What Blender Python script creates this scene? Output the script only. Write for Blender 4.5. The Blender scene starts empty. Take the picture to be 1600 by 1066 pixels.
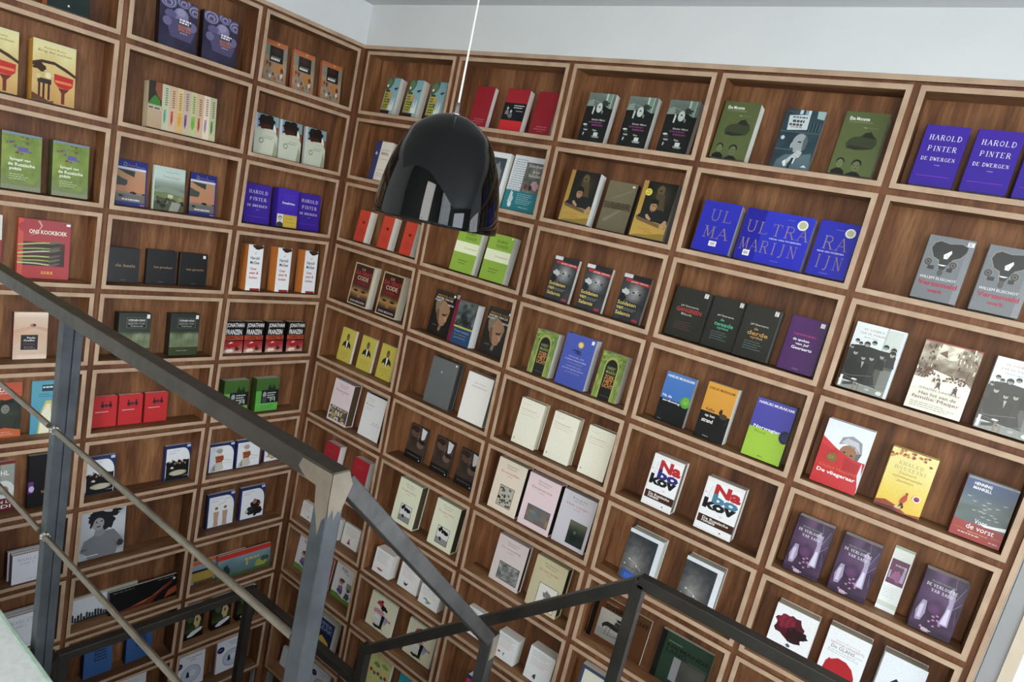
import bpy, math, random
from mathutils import Matrix, Vector
import numpy as np

# ------------------------------------------------------------------ camera, light, exposure
SC = bpy.context.scene
COL = SC.collection
S = 0.36                      # height of one row of display boxes
Z0 = 4.68                     # underside of the top board
CAM = Vector((3.0155179, -2.52467218, 3.96058338))
MR = ((0.795443986, 0.565840832, 0.217009257), (-0.283645607, 0.031170695, 0.958422432), (0.535550217, -0.823925082, 0.185292808))
FPX = 1002.76
cd = bpy.data.cameras.new('camera'); cam = bpy.data.objects.new('camera', cd); COL.objects.link(cam)
cam.matrix_world = Matrix.Translation(CAM) @ Matrix(MR).transposed().to_4x4()
cd.sensor_width = 36.0; cd.lens = FPX * 36 / 1600; cd.clip_start = 0.05
SC.camera = cam
vs = SC.view_settings
vs.view_transform = 'Standard'; vs.look = 'None'; vs.gamma = 1; vs.use_curve_mapping = False
vs.exposure = -0.42
W = bpy.data.worlds.new('daylight'); SC.world = W; W.use_nodes = True
bg = W.node_tree.nodes['Background']; bg.inputs[0].default_value = (0.86, 0.93, 1.0, 1); bg.inputs[1].default_value = 1.6

def area(name, loc, target, sx, sy, power, col):
    l = bpy.data.lights.new(name, 'AREA'); l.shape = 'RECTANGLE'; l.size = sx; l.size_y = sy; l.energy = power; l.color = col
    o = bpy.data.objects.new(name, l); COL.objects.link(o); o.location = loc
    o.rotation_euler = (Vector(target) - Vector(loc)).to_track_quat('-Z', 'Y').to_euler()
    return o
# daylight entering through the tall windows of the room
area('window_light', (6.42, -1.8, 3.7), (0, -1.6, 2.9), 1.5, 2.0, 110, (0.80, 0.90, 1.0))
area('window_light', (6.42, -4.3, 4.4), (0, -1.0, 2.9), 1.7, 3.2, 120, (0.84, 0.92, 1.0))
area('window_light', (3.65, -5.92, 4.4), (1.8, 0, 2.9), 1.4, 3.4, 205, (1.0, 0.965, 0.90))
area('window_light', (4.15, -0.02, 3.0), (3.6, -3, 2.4), 1.2, 2.6, 75, (0.90, 0.95, 1.0))

# ------------------------------------------------------------------ helpers
def lin(c):
    if isinstance(c, str):
        c = [int(c[i:i+2], 16) / 255 for i in (0, 2, 4)]
    return tuple((x / 12.92 if x <= 0.04045 else ((x + 0.055) / 1.055) ** 2.4) for x in c)
def mesh_obj(name, verts, faces, mats, midx=None, parent=None, link=True):
    me = bpy.data.meshes.new(name); me.from_pydata(verts, [], faces)
    for m in mats: me.materials.append(m)
    if midx: me.polygons.foreach_set('material_index', midx)
    me.update()
    o = bpy.data.objects.new(name, me)
    COL.objects.link(o)
    if parent: o.parent = parent
    return o
def tag(o, label=None, cat=None, group=None, kind=None):
    if label: o['label'] = label
    if cat: o['category'] = cat
    if group: o['group'] = group
    if kind: o['kind'] = kind
    return o
def empty(name, mw=None):
    o = bpy.data.objects.new(name, None); COL.objects.link(o); o.empty_display_size = 0.05
    if mw is not None: o.matrix_world = mw
    return o
class MB:
    def __init__(s): s.v = []; s.f = []; s.m = []
    def quad(s, a, b, c, d, m=0):
        n = len(s.v); s.v += [a, b, c, d]; s.f.append((n, n+1, n+2, n+3)); s.m.append(m)
    def box(s, x0, x1, y0, y1, z0, z1, m=0, mf=None):
        n = len(s.v)
        s.v += [(x0,y0,z0),(x1,y0,z0),(x1,y1,z0),(x0,y1,z0),(x0,y0,z1),(x1,y0,z1),(x1,y1,z1),(x0,y1,z1)]
        s.f += [(n,n+3,n+2,n+1),(n+4,n+5,n+6,n+7),(n,n+1,n+5,n+4),(n+1,n+2,n+6,n+5),(n+2,n+3,n+7,n+6),(n+3,n,n+4,n+7)]
        s.m += [m, m, m if mf is None else mf, m, m, m]
    def tube(s, a, b, w, h=None, up=(0,0,1), m=0):
        """square tube from a to b"""
        a = Vector(a); b = Vector(b); h = h or w
        d = (b - a).normalized(); u = Vector(up); x = d.cross(u)
        if x.length < 1e-4: x = Vector((1,0,0))
        x.normalize(); y = x.cross(d).normalized()
        n = len(s.v)
        for p in (a, b):
            for i, j in ((-1,-1),(1,-1),(1,1),(-1,1)):
                s.v.append(tuple(p + x * i * w/2 + y * j * h/2))
        s.f += [(n,n+1,n+2,n+3),(n+7,n+6,n+5,n+4),(n,n+4,n+5,n+1),(n+1,n+5,n+6,n+2),(n+2,n+6,n+7,n+3),(n+3,n+7,n+4,n)]
        s.m += [m]*6
    def rod(s, a, b, r, seg=12, m=0, r2=None):
        a = Vector(a); b = Vector(b); d = (b-a).normalized(); x = d.orthogonal().normalized(); y = d.cross(x)
        n = len(s.v)
        for p, rr in ((a, r), (b, r if r2 is None else r2)):
            for i in range(seg):
                t = 2*math.pi*i/seg; s.v.append(tuple(p + x*math.cos(t)*rr + y*math.sin(t)*rr))
        for i in range(seg):
            j = (i+1) % seg; s.f.append((n+i, n+j, n+seg+j, n+seg+i)); s.m.append(m)
        s.f.append(tuple(n+seg-1-i for i in range(seg))); s.f.append(tuple(n+seg+i for i in range(seg))); s.m += [m, m]
    def lathe(s, prof, seg=64, m=0, c=(0,0,0)):
        n = len(s.v); k = len(prof)
        for r, z in prof:
            for i in range(seg):
                t = 2*math.pi*i/seg; s.v.append((c[0]+r*math.cos(t), c[1]+r*math.sin(t), c[2]+z))
        for q in range(k-1):
            for i in range(seg):
                j = (i+1) % seg; s.f.append((n+q*seg+i, n+q*seg+j, n+(q+1)*seg+j, n+(q+1)*seg+i)); s.m.append(m)
    def build(s, name, mats, parent=None, smooth=False, bevel=0):
        if not isinstance(mats, (list, tuple)): mats = [mats]
        o = mesh_obj(name, s.v, s.f, mats, s.m, parent)
        if smooth:
            o.data.polygons.foreach_set('use_smooth', [True]*len(o.data.polygons))
        if bevel:
            b = o.modifiers.new('bevel', 'BEVEL'); b.width = bevel; b.segments = 2; b.limit_method = 'ANGLE'
        return o

# ------------------------------------------------------------------ materials
def new_mat(name):
    m = bpy.data.materials.new(name); m.use_nodes = True
    nt = m.node_tree; b = nt.nodes['Principled BSDF']
    return m, nt, b
def N(nt, t, **k):
    n = nt.nodes.new(t)
    for a, v in k.items(): setattr(n, a, v)
    return n
def ramp(nt, fac, stops):
    r = N(nt, 'ShaderNodeValToRGB'); el = r.color_ramp.elements
    while len(el) < len(stops): el.new(0.5)
    for e, (p, c) in zip(el, stops): e.position = p; e.color = (*lin(c), 1)
    nt.links.new(fac, r.inputs[0]); return r.outputs[0]
def mixc(nt, fac, a, b, mode='MIX'):
    m = N(nt, 'ShaderNodeMix', data_type='RGBA', blend_type=mode)
    for sock, v in ((m.inputs[0], fac), (m.inputs[6], a), (m.inputs[7], b)):
        if isinstance(v, (int, float)): sock.default_value = v
        elif isinstance(v, tuple): sock.default_value = (*v, 1)
        else: nt.links.new(v, sock)
    return m.outputs[2]
def wood(name, along, hues=('573724', '764c2e', '976a46')):
    """walnut veneer; grain runs along the given object axis"""
    m, nt, b = new_mat(name); L = nt.links.new
    tc = N(nt, 'ShaderNodeTexCoord'); oi = N(nt, 'ShaderNodeObjectInfo')
    add = N(nt, 'ShaderNodeVectorMath', operation='ADD'); L(tc.outputs['Object'], add.inputs[0])
    sc = N(nt, 'ShaderNodeVectorMath', operation='SCALE'); sc.inputs[0].default_value = (13.1, 7.7, 9.3)
    L(oi.outputs['Random'], sc.inputs['Scale']); L(sc.outputs[0], add.inputs[1])
    mp = N(nt, 'ShaderNodeMapping'); L(add.outputs[0], mp.inputs[0])
    sv = [15.0, 15.0, 15.0]; sv['xyz'.index(along)] = 1.6
    mp.inputs['Scale'].default_value = sv
    n1 = N(nt, 'ShaderNodeTexNoise'); n1.inputs['Scale'].default_value = 1.0; n1.inputs['Detail'].default_value = 6; n1.inputs['Roughness'].default_value = 0.62; n1.inputs['Distortion'].default_value = 0.6
    L(mp.outputs[0], n1.inputs[0])
    # broad cathedral figure
    mp2 = N(nt, 'ShaderNodeMapping'); L(add.outputs[0], mp2.inputs[0])
    sv2 = [5.0, 5.0, 5.0]; sv2['xyz'.index(along)] = 1.1
    mp2.inputs['Scale'].default_value = sv2
    n2 = N(nt, 'ShaderNodeTexNoise'); n2.inputs['Scale'].default_value = 1.0; n2.inputs['Detail'].default_value = 2
    L(mp2.outputs[0], n2.inputs[0])
    mul = N(nt, 'ShaderNodeMath', operation='MULTIPLY'); mul.inputs[1].default_value = 16; L(n2.outputs[0], mul.inputs[0])
    sn = N(nt, 'ShaderNodeMath', operation='SINE'); L(mul.outputs[0], sn.inputs[0])
    ad = N(nt, 'ShaderNodeMath', operation='MULTIPLY_ADD'); ad.inputs[1].default_value = 0.11; L(sn.outputs[0], ad.inputs[0]); L(n1.outputs[0], ad.inputs[2])
    col = ramp(nt, ad.outputs[0], [(0.28, hues[0]), (0.5, hues[1]), (0.74, hues[2])])
    # fine pores
    n3 = N(nt, 'ShaderNodeTexNoise'); n3.inputs['Scale'].default_value = 7.0; n3.inputs['Detail'].default_value = 3
    L(mp.outputs[0], n3.inputs[0])
    c2 = ramp(nt, n3.outputs[0], [(0.35, 'b8b0a8'), (0.6, 'ffffff')])
    col = mixc(nt, 0.55, col, c2, 'MULTIPLY')
    # tone shift from one board to the next
    rr = N(nt, 'ShaderNodeMapRange'); rr.inputs[3].default_value = 0.86; rr.inputs[4].default_value = 1.14; L(oi.outputs['Random'], rr.inputs[0])
    hs = N(nt, 'ShaderNodeHueSaturation'); L(col, hs.inputs['Color']); L(rr.outputs[0], hs.inputs['Value'])
    L(hs.outputs[0], b.inputs['Base Color'])
    b.inputs['Roughness'].default_value = 0.55; b.inputs['Specular IOR Level'].default_value = 0.3
    bp = N(nt, 'ShaderNodeBump'); bp.inputs['Strength'].default_value = 0.12; bp.inputs['Distance'].default_value = 0.002
    L(n3.outputs[0], bp.inputs['Height']); L(bp.outputs[0], b.inputs['Normal'])
    return m
def plyedge(name, axis, base=('a0846a', 'b79a80', 'c7ad91')):
    """plywood edge: thin plies stacked along the object axis"""
    m, nt, b = new_mat(name); L = nt.links.new
    tc = N(nt, 'ShaderNodeTexCoord')
    sx = N(nt, 'ShaderNodeSeparateXYZ'); L(tc.outputs['Object'], sx.inputs[0])
    src = sx.outputs['xyz'.index(axis)]
    nz = N(nt, 'ShaderNodeTexNoise'); nz.inputs['Scale'].default_value = 9; nz.inputs['Detail'].default_value = 4; L(tc.outputs['Object'], nz.inputs[0])
    mul = N(nt, 'ShaderNodeMath', operation='MULTIPLY'); mul.inputs[1].default_value = 2*math.pi/0.006; L(src, mul.inputs[0])
    sn = N(nt, 'ShaderNodeMath', operation='SINE'); L(mul.outputs[0], sn.inputs[0])
    ad = N(nt, 'ShaderNodeMath', operation='MULTIPLY_ADD'); ad.inputs[1].default_value = 0.09; L(sn.outputs[0], ad.inputs[0]); L(nz.outputs[0], ad.inputs[2])
    L(ramp(nt, ad.outputs[0], [(0.2, base[0]), (0.5, base[1]), (0.8, base[2])]), b.inputs['Base Color'])
    b.inputs['Roughness'].default_value = 0.6
    return m
def plain(name, c, rough=0.5, metal=0.0, noise=0.0, nscale=20.0, bump=0.0, coat=0.0, spec=None):
    m, nt, b = new_mat(name); L = nt.links.new
    b.inputs['Roughness'].default_value = rough; b.inputs['Metallic'].default_value = metal
    if coat: b.inputs['Coat Weight'].default_value = coat
    if spec is not None: b.inputs['Specular IOR Level'].default_value = spec
    tc = N(nt, 'ShaderNodeTexCoord'); nz = N(nt, 'ShaderNodeTexNoise'); nz.inputs['Scale'].default_value = nscale; nz.inputs['Detail'].default_value = 5
    L(tc.outputs['Object'], nz.inputs[0])
    lo = tuple(x * (1-noise) for x in lin(c)); hi = tuple(min(1, x * (1+noise)) for x in lin(c))
    r = N(nt, 'ShaderNodeValToRGB'); r.color_ramp.elements[0].position = 0.3; r.color_ramp.elements[1].position = 0.7
    r.color_ramp.elements[0].color = (*lo, 1); r.color_ramp.elements[1].color = (*hi, 1)
    L(nz.outputs[0], r.inputs[0]); L(r.outputs[0], b.inputs['Base Color'])
    if bump:
        bp = N(nt, 'ShaderNodeBump'); bp.inputs['Strength'].default_value = bump; bp.inputs['Distance'].default_value = 0.003
        L(nz.outputs[0], bp.inputs['Height']); L(bp.outputs[0], b.inputs['Normal'])
    return m
M_WOODV = wood('walnut_upright_grain', 'z')
M_WOODH = wood('walnut_level_grain', 'x', ('5c3c29', '7b5536', '98714f'))
M_CARR = wood('walnut_carrier', 'z', ('5e3822', '74492f', '885c3d'))
M_PLYH = plyedge('plywood_edge_level', 'z')
M_PLYV = plyedge('plywood_edge_upright', 'x')
M_WALL = plain('white_painted_plaster', 'd9dbda', 0.85, noise=0.03, nscale=3, bump=0.1)
M_CEIL = plain('ceiling_paint', 'cfd0d2', 0.9, noise=0.02, nscale=2)
M_GREY = plain('grey_wall_and_shaded_return', '9b9a99', 0.8, noise=0.04, nscale=4)  # grey of the rear walls; stands in for shade on the window return
M_FLOOR = plain('pale_cast_floor', 'd6dbd8', 0.6, noise=0.07, nscale=60, bump=0.15)
M_FLOOREDGE = plain('pale_green_floor_nosing', 'a9c2b0', 0.4, noise=0.12, nscale=40)
M_DARKFLOOR = plain('pale_wood_floor', 'b5a48e', 0.5, noise=0.15, nscale=5)
def steel(name, lo, hi, rough, metal=0.75):
    m, nt, b = new_mat(name); L = nt.links.new
    tc = N(nt, 'ShaderNodeTexCoord')
    nz = N(nt, 'ShaderNodeTexNoise'); nz.inputs['Scale'].default_value = 9; nz.inputs['Detail'].default_value = 7; nz.inputs['Roughness'].default_value = 0.65
    L(tc.outputs['Object'], nz.inputs[0])
    L(ramp(nt, nz.outputs[0], [(0.3, lo), (0.7, hi)]), b.inputs['Base Color'])
    n2 = N(nt, 'ShaderNodeTexNoise'); n2.inputs['Scale'].default_value = 40; n2.inputs['Detail'].default_value = 4; L(tc.outputs['Object'], n2.inputs[0])
    mr = N(nt, 'ShaderNodeMapRange'); mr.inputs[3].default_value = rough - 0.1; mr.inputs[4].default_value = rough + 0.12; L(n2.outputs[0], mr.inputs[0])
    L(mr.outputs[0], b.inputs['Roughness']); b.inputs['Metallic'].default_value = metal
    bp = N(nt, 'ShaderNodeBump'); bp.inputs['Strength'].default_value = 0.08; bp.inputs['Distance'].default_value = 0.002
    L(n2.outputs[0], bp.inputs['Height']); L(bp.outputs[0], b.inputs['Normal'])
    return m
M_STEEL = steel('raw_mill_steel', '2d2820', '453e34', 0.42, 0.5)
M_STEELP = steel('raw_mill_steel_daylight_tint', '33363a', '4e5357', 0.4, 0.6)  # raw steel of the posts, the blue of daylight mixed into its colour
M_STEELR = steel('blackened_steel', '2c2b2a', '474645', 0.4, 0.55)
M_ROD = steel('bright_round_bar', '6a6254', '8f8778', 0.34, 0.8)
M_BEAD = steel('weld_metal', '77756f', 'a19f99', 0.35, 0.8)
M_WELD = steel('ground_weld', '5a5145', '7c7162', 0.55, 0.3)
M_DSTEEL = steel('dark_waxed_steel', '1f1d1a', '33302c', 0.42, 0.4)
M_BLACK = plain('black_gloss_lacquer', '050505', 0.03, spec=0.35)
M_WHITE = plain('lamp_inside_white', 'e8e6df', 0.5)
M_CHROME = plain('polished_steel_fitting', 'c8c8c8', 0.2, metal=1.0)
M_CORD = plain('pale_cable_sleeve', 'dcdcd8', 0.5)
# printed covers: the colour of the print itself is stored on the faces
def print_mat(name, rough, coat):
    m, nt, b = new_mat(name); L = nt.links.new
    at = N(nt, 'ShaderNodeAttribute', attribute_name='Print')
    nz = N(nt, 'ShaderNodeTexNoise'); nz.inputs['Scale'].default_value = 180; tc = N(nt, 'ShaderNodeTexCoord'); L(tc.outputs['Object'], nz.inputs[0])
    c = ramp(nt, nz.outputs[0], [(0.3, 'f2f2f2'), (0.7, 'ffffff')])
    L(mixc(nt, 1.0, at.outputs['Color'], c, 'MULTIPLY'), b.inputs['Base Color'])
    b.inputs['Roughness'].default_value = rough; b.inputs['Specular IOR Level'].default_value = 0.3; b.inputs['Coat Weight'].default_value = coat; b.inputs['Coat Roughness'].default_value = 0.2
    return m
M_PRINT = print_mat('printed_cover', 0.5, 0.0)
M_GLOSS = print_mat('laminated_cover', 0.33, 0.12)
def page_mat():
    m, nt, b = new_mat('paper_page_edges'); L = nt.links.new
    at = N(nt, 'ShaderNodeAttribute', attribute_name='Print')
    tc = N(nt, 'ShaderNodeTexCoord'); sx = N(nt, 'ShaderNodeSeparateXYZ'); L(tc.outputs['Object'], sx.inputs[0])
    mu = N(nt, 'ShaderNodeMath', operation='MULTIPLY'); mu.inputs[1].default_value = 2*math.pi/0.0022; L(sx.outputs[1], mu.inputs[0])
    nz = N(nt, 'ShaderNodeTexNoise'); nz.inputs['Scale'].default_value = 30; L(tc.outputs['Object'], nz.inputs[0])
    ma = N(nt, 'ShaderNodeMath', operation='MULTIPLY_ADD'); ma.inputs[1].default_value = 6; L(nz.outputs[0], ma.inputs[0]); L(mu.outputs[0], ma.inputs[2])
    sn = N(nt, 'ShaderNodeMath', operation='SINE'); L(ma.outputs[0], sn.inputs[0])
    c = ramp(nt, sn.outputs[0], [(0.0, 'e2e0da'), (0.6, 'ffffff')])
    L(mixc(nt, 1.0, at.outputs['Color'], c, 'MULTIPLY'), b.inputs['Base Color']); b.inputs['Roughness'].default_value = 0.8
    return m
M_PAGE = page_mat()

# ------------------------------------------------------------------ the room
G = 0.023; T = 0.018; D = 0.102          # gap between boxes, board thickness, inner depth
CR = [0.0277, 0.69095, 1.36263, 2.03703, 2.7073]
DL = [0.0265, 0.60685, 1.20168]
RX = 3.368; LX = 1.797                   # outer ends of the two walls of boxes
ANG = math.radians(87.1395)
WALLM = {'R': Matrix.Identity(4), 'L': Matrix.Rotation(ANG, 4, 'Z')}
def struct(name, mb, mats, mw=None, **k):
    o = mb.build(name, mats, **k); o['kind'] = 'structure'
    if mw is not None: o.matrix_world = mw
    return o
CZ = 4.91; CZ2 = 6.6; YS = -2.9; XE = 6.5; YB = -6.0
BACK = 0.16
m = MB(); m.box(-0.6, XE+0.3, YB-0.3, 0.5, -0.1, 0); struct('floor', m, M_DARKFLOOR)
m = MB(); m.box(-0.9, XE+0.3, YS, 0.5, CZ, CZ+0.12); m.box(-0.9, XE+0.3, YB-0.3, YS+0.12, CZ2, CZ2+0.12); m.box(-0.9, XE+0.3, YS, YS+0.12, CZ+0.12, CZ2); struct('ceiling', m, M_CEIL)
# right wall: recess behind the shelves, bulkhead flush with the box fronts above, window opening beyond
WX0, WX1, WZ0, WZ1 = 3.49, 4.8, 1.2, 4.3
m = MB()
m.box(-0.3, 3.4, BACK, 0.4, 0, CZ)                 # back of the recess
m.box(0.0, 3.4, 0.0, BACK, Z0+0.019, CZ)          # bulkhead
m.box(3.4, WX0, 0.01, 0.4, 0, CZ)
m.box(WX1, XE, 0.01, 0.4, 0, CZ)
m.box(WX0, WX1, 0.01, 0.4, 0, WZ0); m.box(WX0, WX1, 0.01, 0.4, WZ1, CZ)
struct('wall_right', m, M_WALL)
# left wall
m = MB()
m.box(-6.3, 0.3, BACK, 0.4, 0, CZ)
m.box(-6.3, -2.9, BACK, 0.4, CZ, CZ2)
m.box(-6.3, 0.0, 0.0, BACK, Z0+0.019, CZ)
m.box(-6.3, -(LX+0.035), 0.0, BACK, 0, Z0+0.019)
struct('wall_left', m, M_WALL, WALLM['L'])
def wall_with_windows(name, axis, pos, a0, a1, wins, th=0.3):
    m = MB()
    def bx(u0, u1, z0, z1):
        if z1 == CZ: z1 = CZ2
        if axis == 'x': m.box(pos, pos+th, u0, u1, z0, z1)
        else: m.box(u0, u1, pos-th, pos, z0, z1)
    u = a0
    for w0, w1, z0, z1 in wins:
        bx(u, w0, 0, CZ); bx(w0, w1, 0, z0); bx(w0, w1, z1, CZ); u = w1
    bx(u, a1, 0, CZ)
    return struct(name, m, M_GREY)
WE = [(-5.2, -3.4, 2.8, 6.1), (-2.6, -1.0, 2.7, 4.8)]
WB = [(2.9, 4.4, 2.7, 6.2)]
wall_with_windows('wall_east', 'x', XE, YB, 0.4, WE)
wall_with_windows('wall_back', 'y', YB, -0.6, XE, WB)
M_FRAME = plain('dark_window_frame', '2c2f33', 0.4)
M_REVEAL = plain('beige_window_lining', 'cdbda6', 0.6, noise=0.04)
def glass():
    m, nt, b = new_mat('window_glass')
    b.inputs['Transmission Weight'].default_value = 1; b.inputs['Roughness'].default_value = 0.0; b.inputs['IOR'].default_value = 1.02
    b.inputs['Base Color'].default_value = (0.95, 0.98, 1, 1)
    return m
M_GLASS = glass()
def window(n, axis, pos, u0, u1, z0, z1, mat):
    fr = MB()
    def bx(mb, a, b, c, d, t0, t1):
        if axis == 'x': mb.box(pos+t0, pos+t1, a, b, c, d)
        else: mb.box(a, b, pos-t1, pos-t0, c, d)
    w = 0.05
    bx(fr, u0, u0+w, z0, z1, 0.05, 0.12); bx(fr, u1-w, u1, z0, z1, 0.05, 0.12)
    bx(fr, u0+w, u1-w, z0, z0+w, 0.05, 0.12); bx(fr, u0+w, u1-w, z1-w, z1, 0.05, 0.12)
    mid = (u0+u1)/2; bx(fr, mid-0.02, mid+0.02, z0+w, z1-w, 0.06, 0.11)
    for q in (0.4, 0.72): bx(fr, u0+w, u1-w, z0+(z1-z0)*q-0.015, z0+(z1-z0)*q+0.015, 0.065, 0.105)
    o = struct('window_%d' % n, fr, mat)
    p = MB(); bx(p, u0+w, u1-w, z0+w, z1-w, 0.083, 0.087); g = p.build('glass_pane', M_GLASS, o)
n_ = 1
for a, b, c, d in WE: window(n_, 'x', XE, a, b, c, d, M_FRAME); n_ += 1
for a, b, c, d in WB: window(n_, 'y', YB, a, b, c, d, M_FRAME); n_ += 1
window(n_, 'y', 0.53, WX0-0.07, WX1+0.07, WZ0-0.05, WZ1+0.05, M_REVEAL)
m = MB(); m.box(3.455, WX0, -0.006, 0.01, WZ0-0.05, WZ1+0.05)
struct('trim_1', m, M_REVEAL)
# wall return between the shelving and the window, its shade put in as grey
m = MB(); m.box(3.408, 3.455, 0.0, 0.01, 0, CZ); struct('trim_2', m, M_GREY)

# upper floor on which the photographer stands, and the lower landings
m = MB(); m.box(0.045, XE, YB, -1.845, 2.36, 2.5); struct('floor_upper', m, M_FLOOR)
m = MB(); m.box(0.045, XE, -1.845, -1.832, 2.38, 2.502); struct('trim_3', m, M_FLOOREDGE, bevel=0.003)

# ------------------------------------------------------------------ shelving carcass and display boxes
NROW = 12
def carcass(wall, label):
    root = empty('shelving_carcass', WALLM[wall].copy()); tag(root, label, 'shelving')
    sg = 1 if wall == 'R' else -1
    cols = CR + [RX + 0.5*G] if wall == 'R' else DL + [LX + 0.5*G]
    x1 = (RX if wall == 'R' else LX)
    zb = Z0 - NROW*S
    def BX(mb, a, b, *r, **k):
        a, b = (a, b) if sg > 0 else (-b, -a)
        mb.box(a, b, *r, **k)
    la = MB(); y0, y1 = 0.010, 0.028
    BX(la, -0.02, cols[0], y0, y1, zb, Z0)                                    # corner strip
    for c in cols[1:-1]: BX(la, c-G/2, c+G/2, y0, y1, zb, Z0)
    BX(la, x1, x1+0.018, y0, y1, zb, Z0)
    ends = [cols[0]] + [c for c in cols[1:-1]] + [x1]
    for i in range(len(ends)-1):
        a = ends[i] if i == 0 else ends[i]+G/2
        b = ends[i+1]-G/2 if i < len(ends)-2 else x1
        for r in range(NROW+1):
            zc = Z0 - r*S
            BX(la, a, b, y0, y1, max(zc-G/2, zb), min(zc+G/2, Z0))
    la.build('carrier_lattice', M_CARR, root)
    bk = MB(); BX(bk, 0.0, x1+0.018, D+0.010, D+0.022, zb, Z0); bk.build('backing_board', M_CARR, root)
    tb = MB(); BX(tb, 0.0, x1+0.032, -0.002, D+0.02, Z0, Z0+0.018, m=1, mf=0); tb.build('top_board', [M_PLYH, M_WOODH], root)
    en = MB(); BX(en, x1+0.018, x1+0.034, -0.002, D+0.02, zb, Z0, m=1, mf=0); en.build('end_panel', [M_PLYV, M_WOODV], root)
    return root
carcass('R', 'walnut veneer carcass of the long right-hand wall of display boxes')
carcass('L', 'walnut veneer carcass of the shorter left-hand wall of display boxes')
BOXX = {}
for i in range(5):
    a = CR[i] if i == 0 else CR[i]+G/2
    b = CR[i+1]-G/2 if i < 4 else RX
    BOXX['R', i+1] = (a, b)
for i in range(3):
    a = DL[i] if i == 0 else DL[i]+G/2
    b = DL[i+1]-G/2 if i < 2 else LX
    BOXX['L', i+1] = (-b, -a)
_boxmesh = {}
def display_box(wall, row, colm, label):
    a, b = BOXX[wall, colm]; w = b - a; h = S - G
    z = Z0 - row*S + G/2
    root = empty('display_box', WALLM[wall] @ Matrix.Translation(((a+b)/2, 0, z)))
    tag(root, label, 'display box', 'plywood display boxes of the wall shelving')
    key = round(w, 4)
    if key not in _boxmesh:
        f = MB(); X = w/2; x = X-T; y1 = D+0.004; f0 = 0.0
        # mitred front edge
        f.quad((-X,f0,0),(X,f0,0),(x,f0,T),(-x,f0,T),0); f.quad((-x,f0,h-T),(x,f0,h-T),(X,f0,h),(-X,f0,h),0)
        f.quad((-X,f0,0),(-x,f0,T),(-x,f0,h-T),(-X,f0,h),1); f.quad((x,f0,T),(X,f0,0),(X,f0,h),(x,f0,h-T),1)
        # inside faces
        f.quad((-x,f0,T),(x,f0,T),(x,y1,T),(-x,y1,T),2); f.quad((-x,f0,h-T),(-x,y1,h-T),(x,y1,h-T),(x,f0,h-T),2)
        f.quad((-x,f0,T),(-x,y1,T),(-x,y1,h-T),(-x,f0,h-T),3); f.quad((x,f0,T),(x,f0,h-T),(x,y1,h-T),(x,y1,T),3)
        # outside faces and rear rim
        f.quad((-X,f0,0),(-X,y1,0),(X,y1,0),(X,f0,0),2); f.quad((-X,f0,h),(X,f0,h),(X,y1,h),(-X,y1,h),2)
        f.quad((-X,f0,0),(-X,f0,h),(-X,y1,h),(-X,y1,0),3); f.quad((X,f0,0),(X,y1,0),(X,y1,h),(X,f0,h),3)
        f.quad((-X,y1,0),(-x,y1,T),(x,y1,T),(X,y1,0),2); f.quad((-X,y1,h),(X,y1,h),(x,y1,h-T),(-x,y1,h-T),2)
        f.quad((-X,y1,0),(-X,y1,h),(-x,y1,h-T),(-x,y1,T),3); f.quad((X,y1,0),(x,y1,T),(x,y1,h-T),(X,y1,h),3)
        fo = f.build('frame', [M_PLYH, M_PLYV, M_WOODH, M_WOODV], root)
        p = MB(); p.box(-x, x, D, D+0.004, T, h-T); po = p.build('back_panel', M_WOODV, root)
        _boxmesh[key] = (fo, po)
    else:
        for s0 in _boxmesh[key]:
            c = s0.copy(); COL.objects.link(c); c.parent = root
    return root

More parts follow.
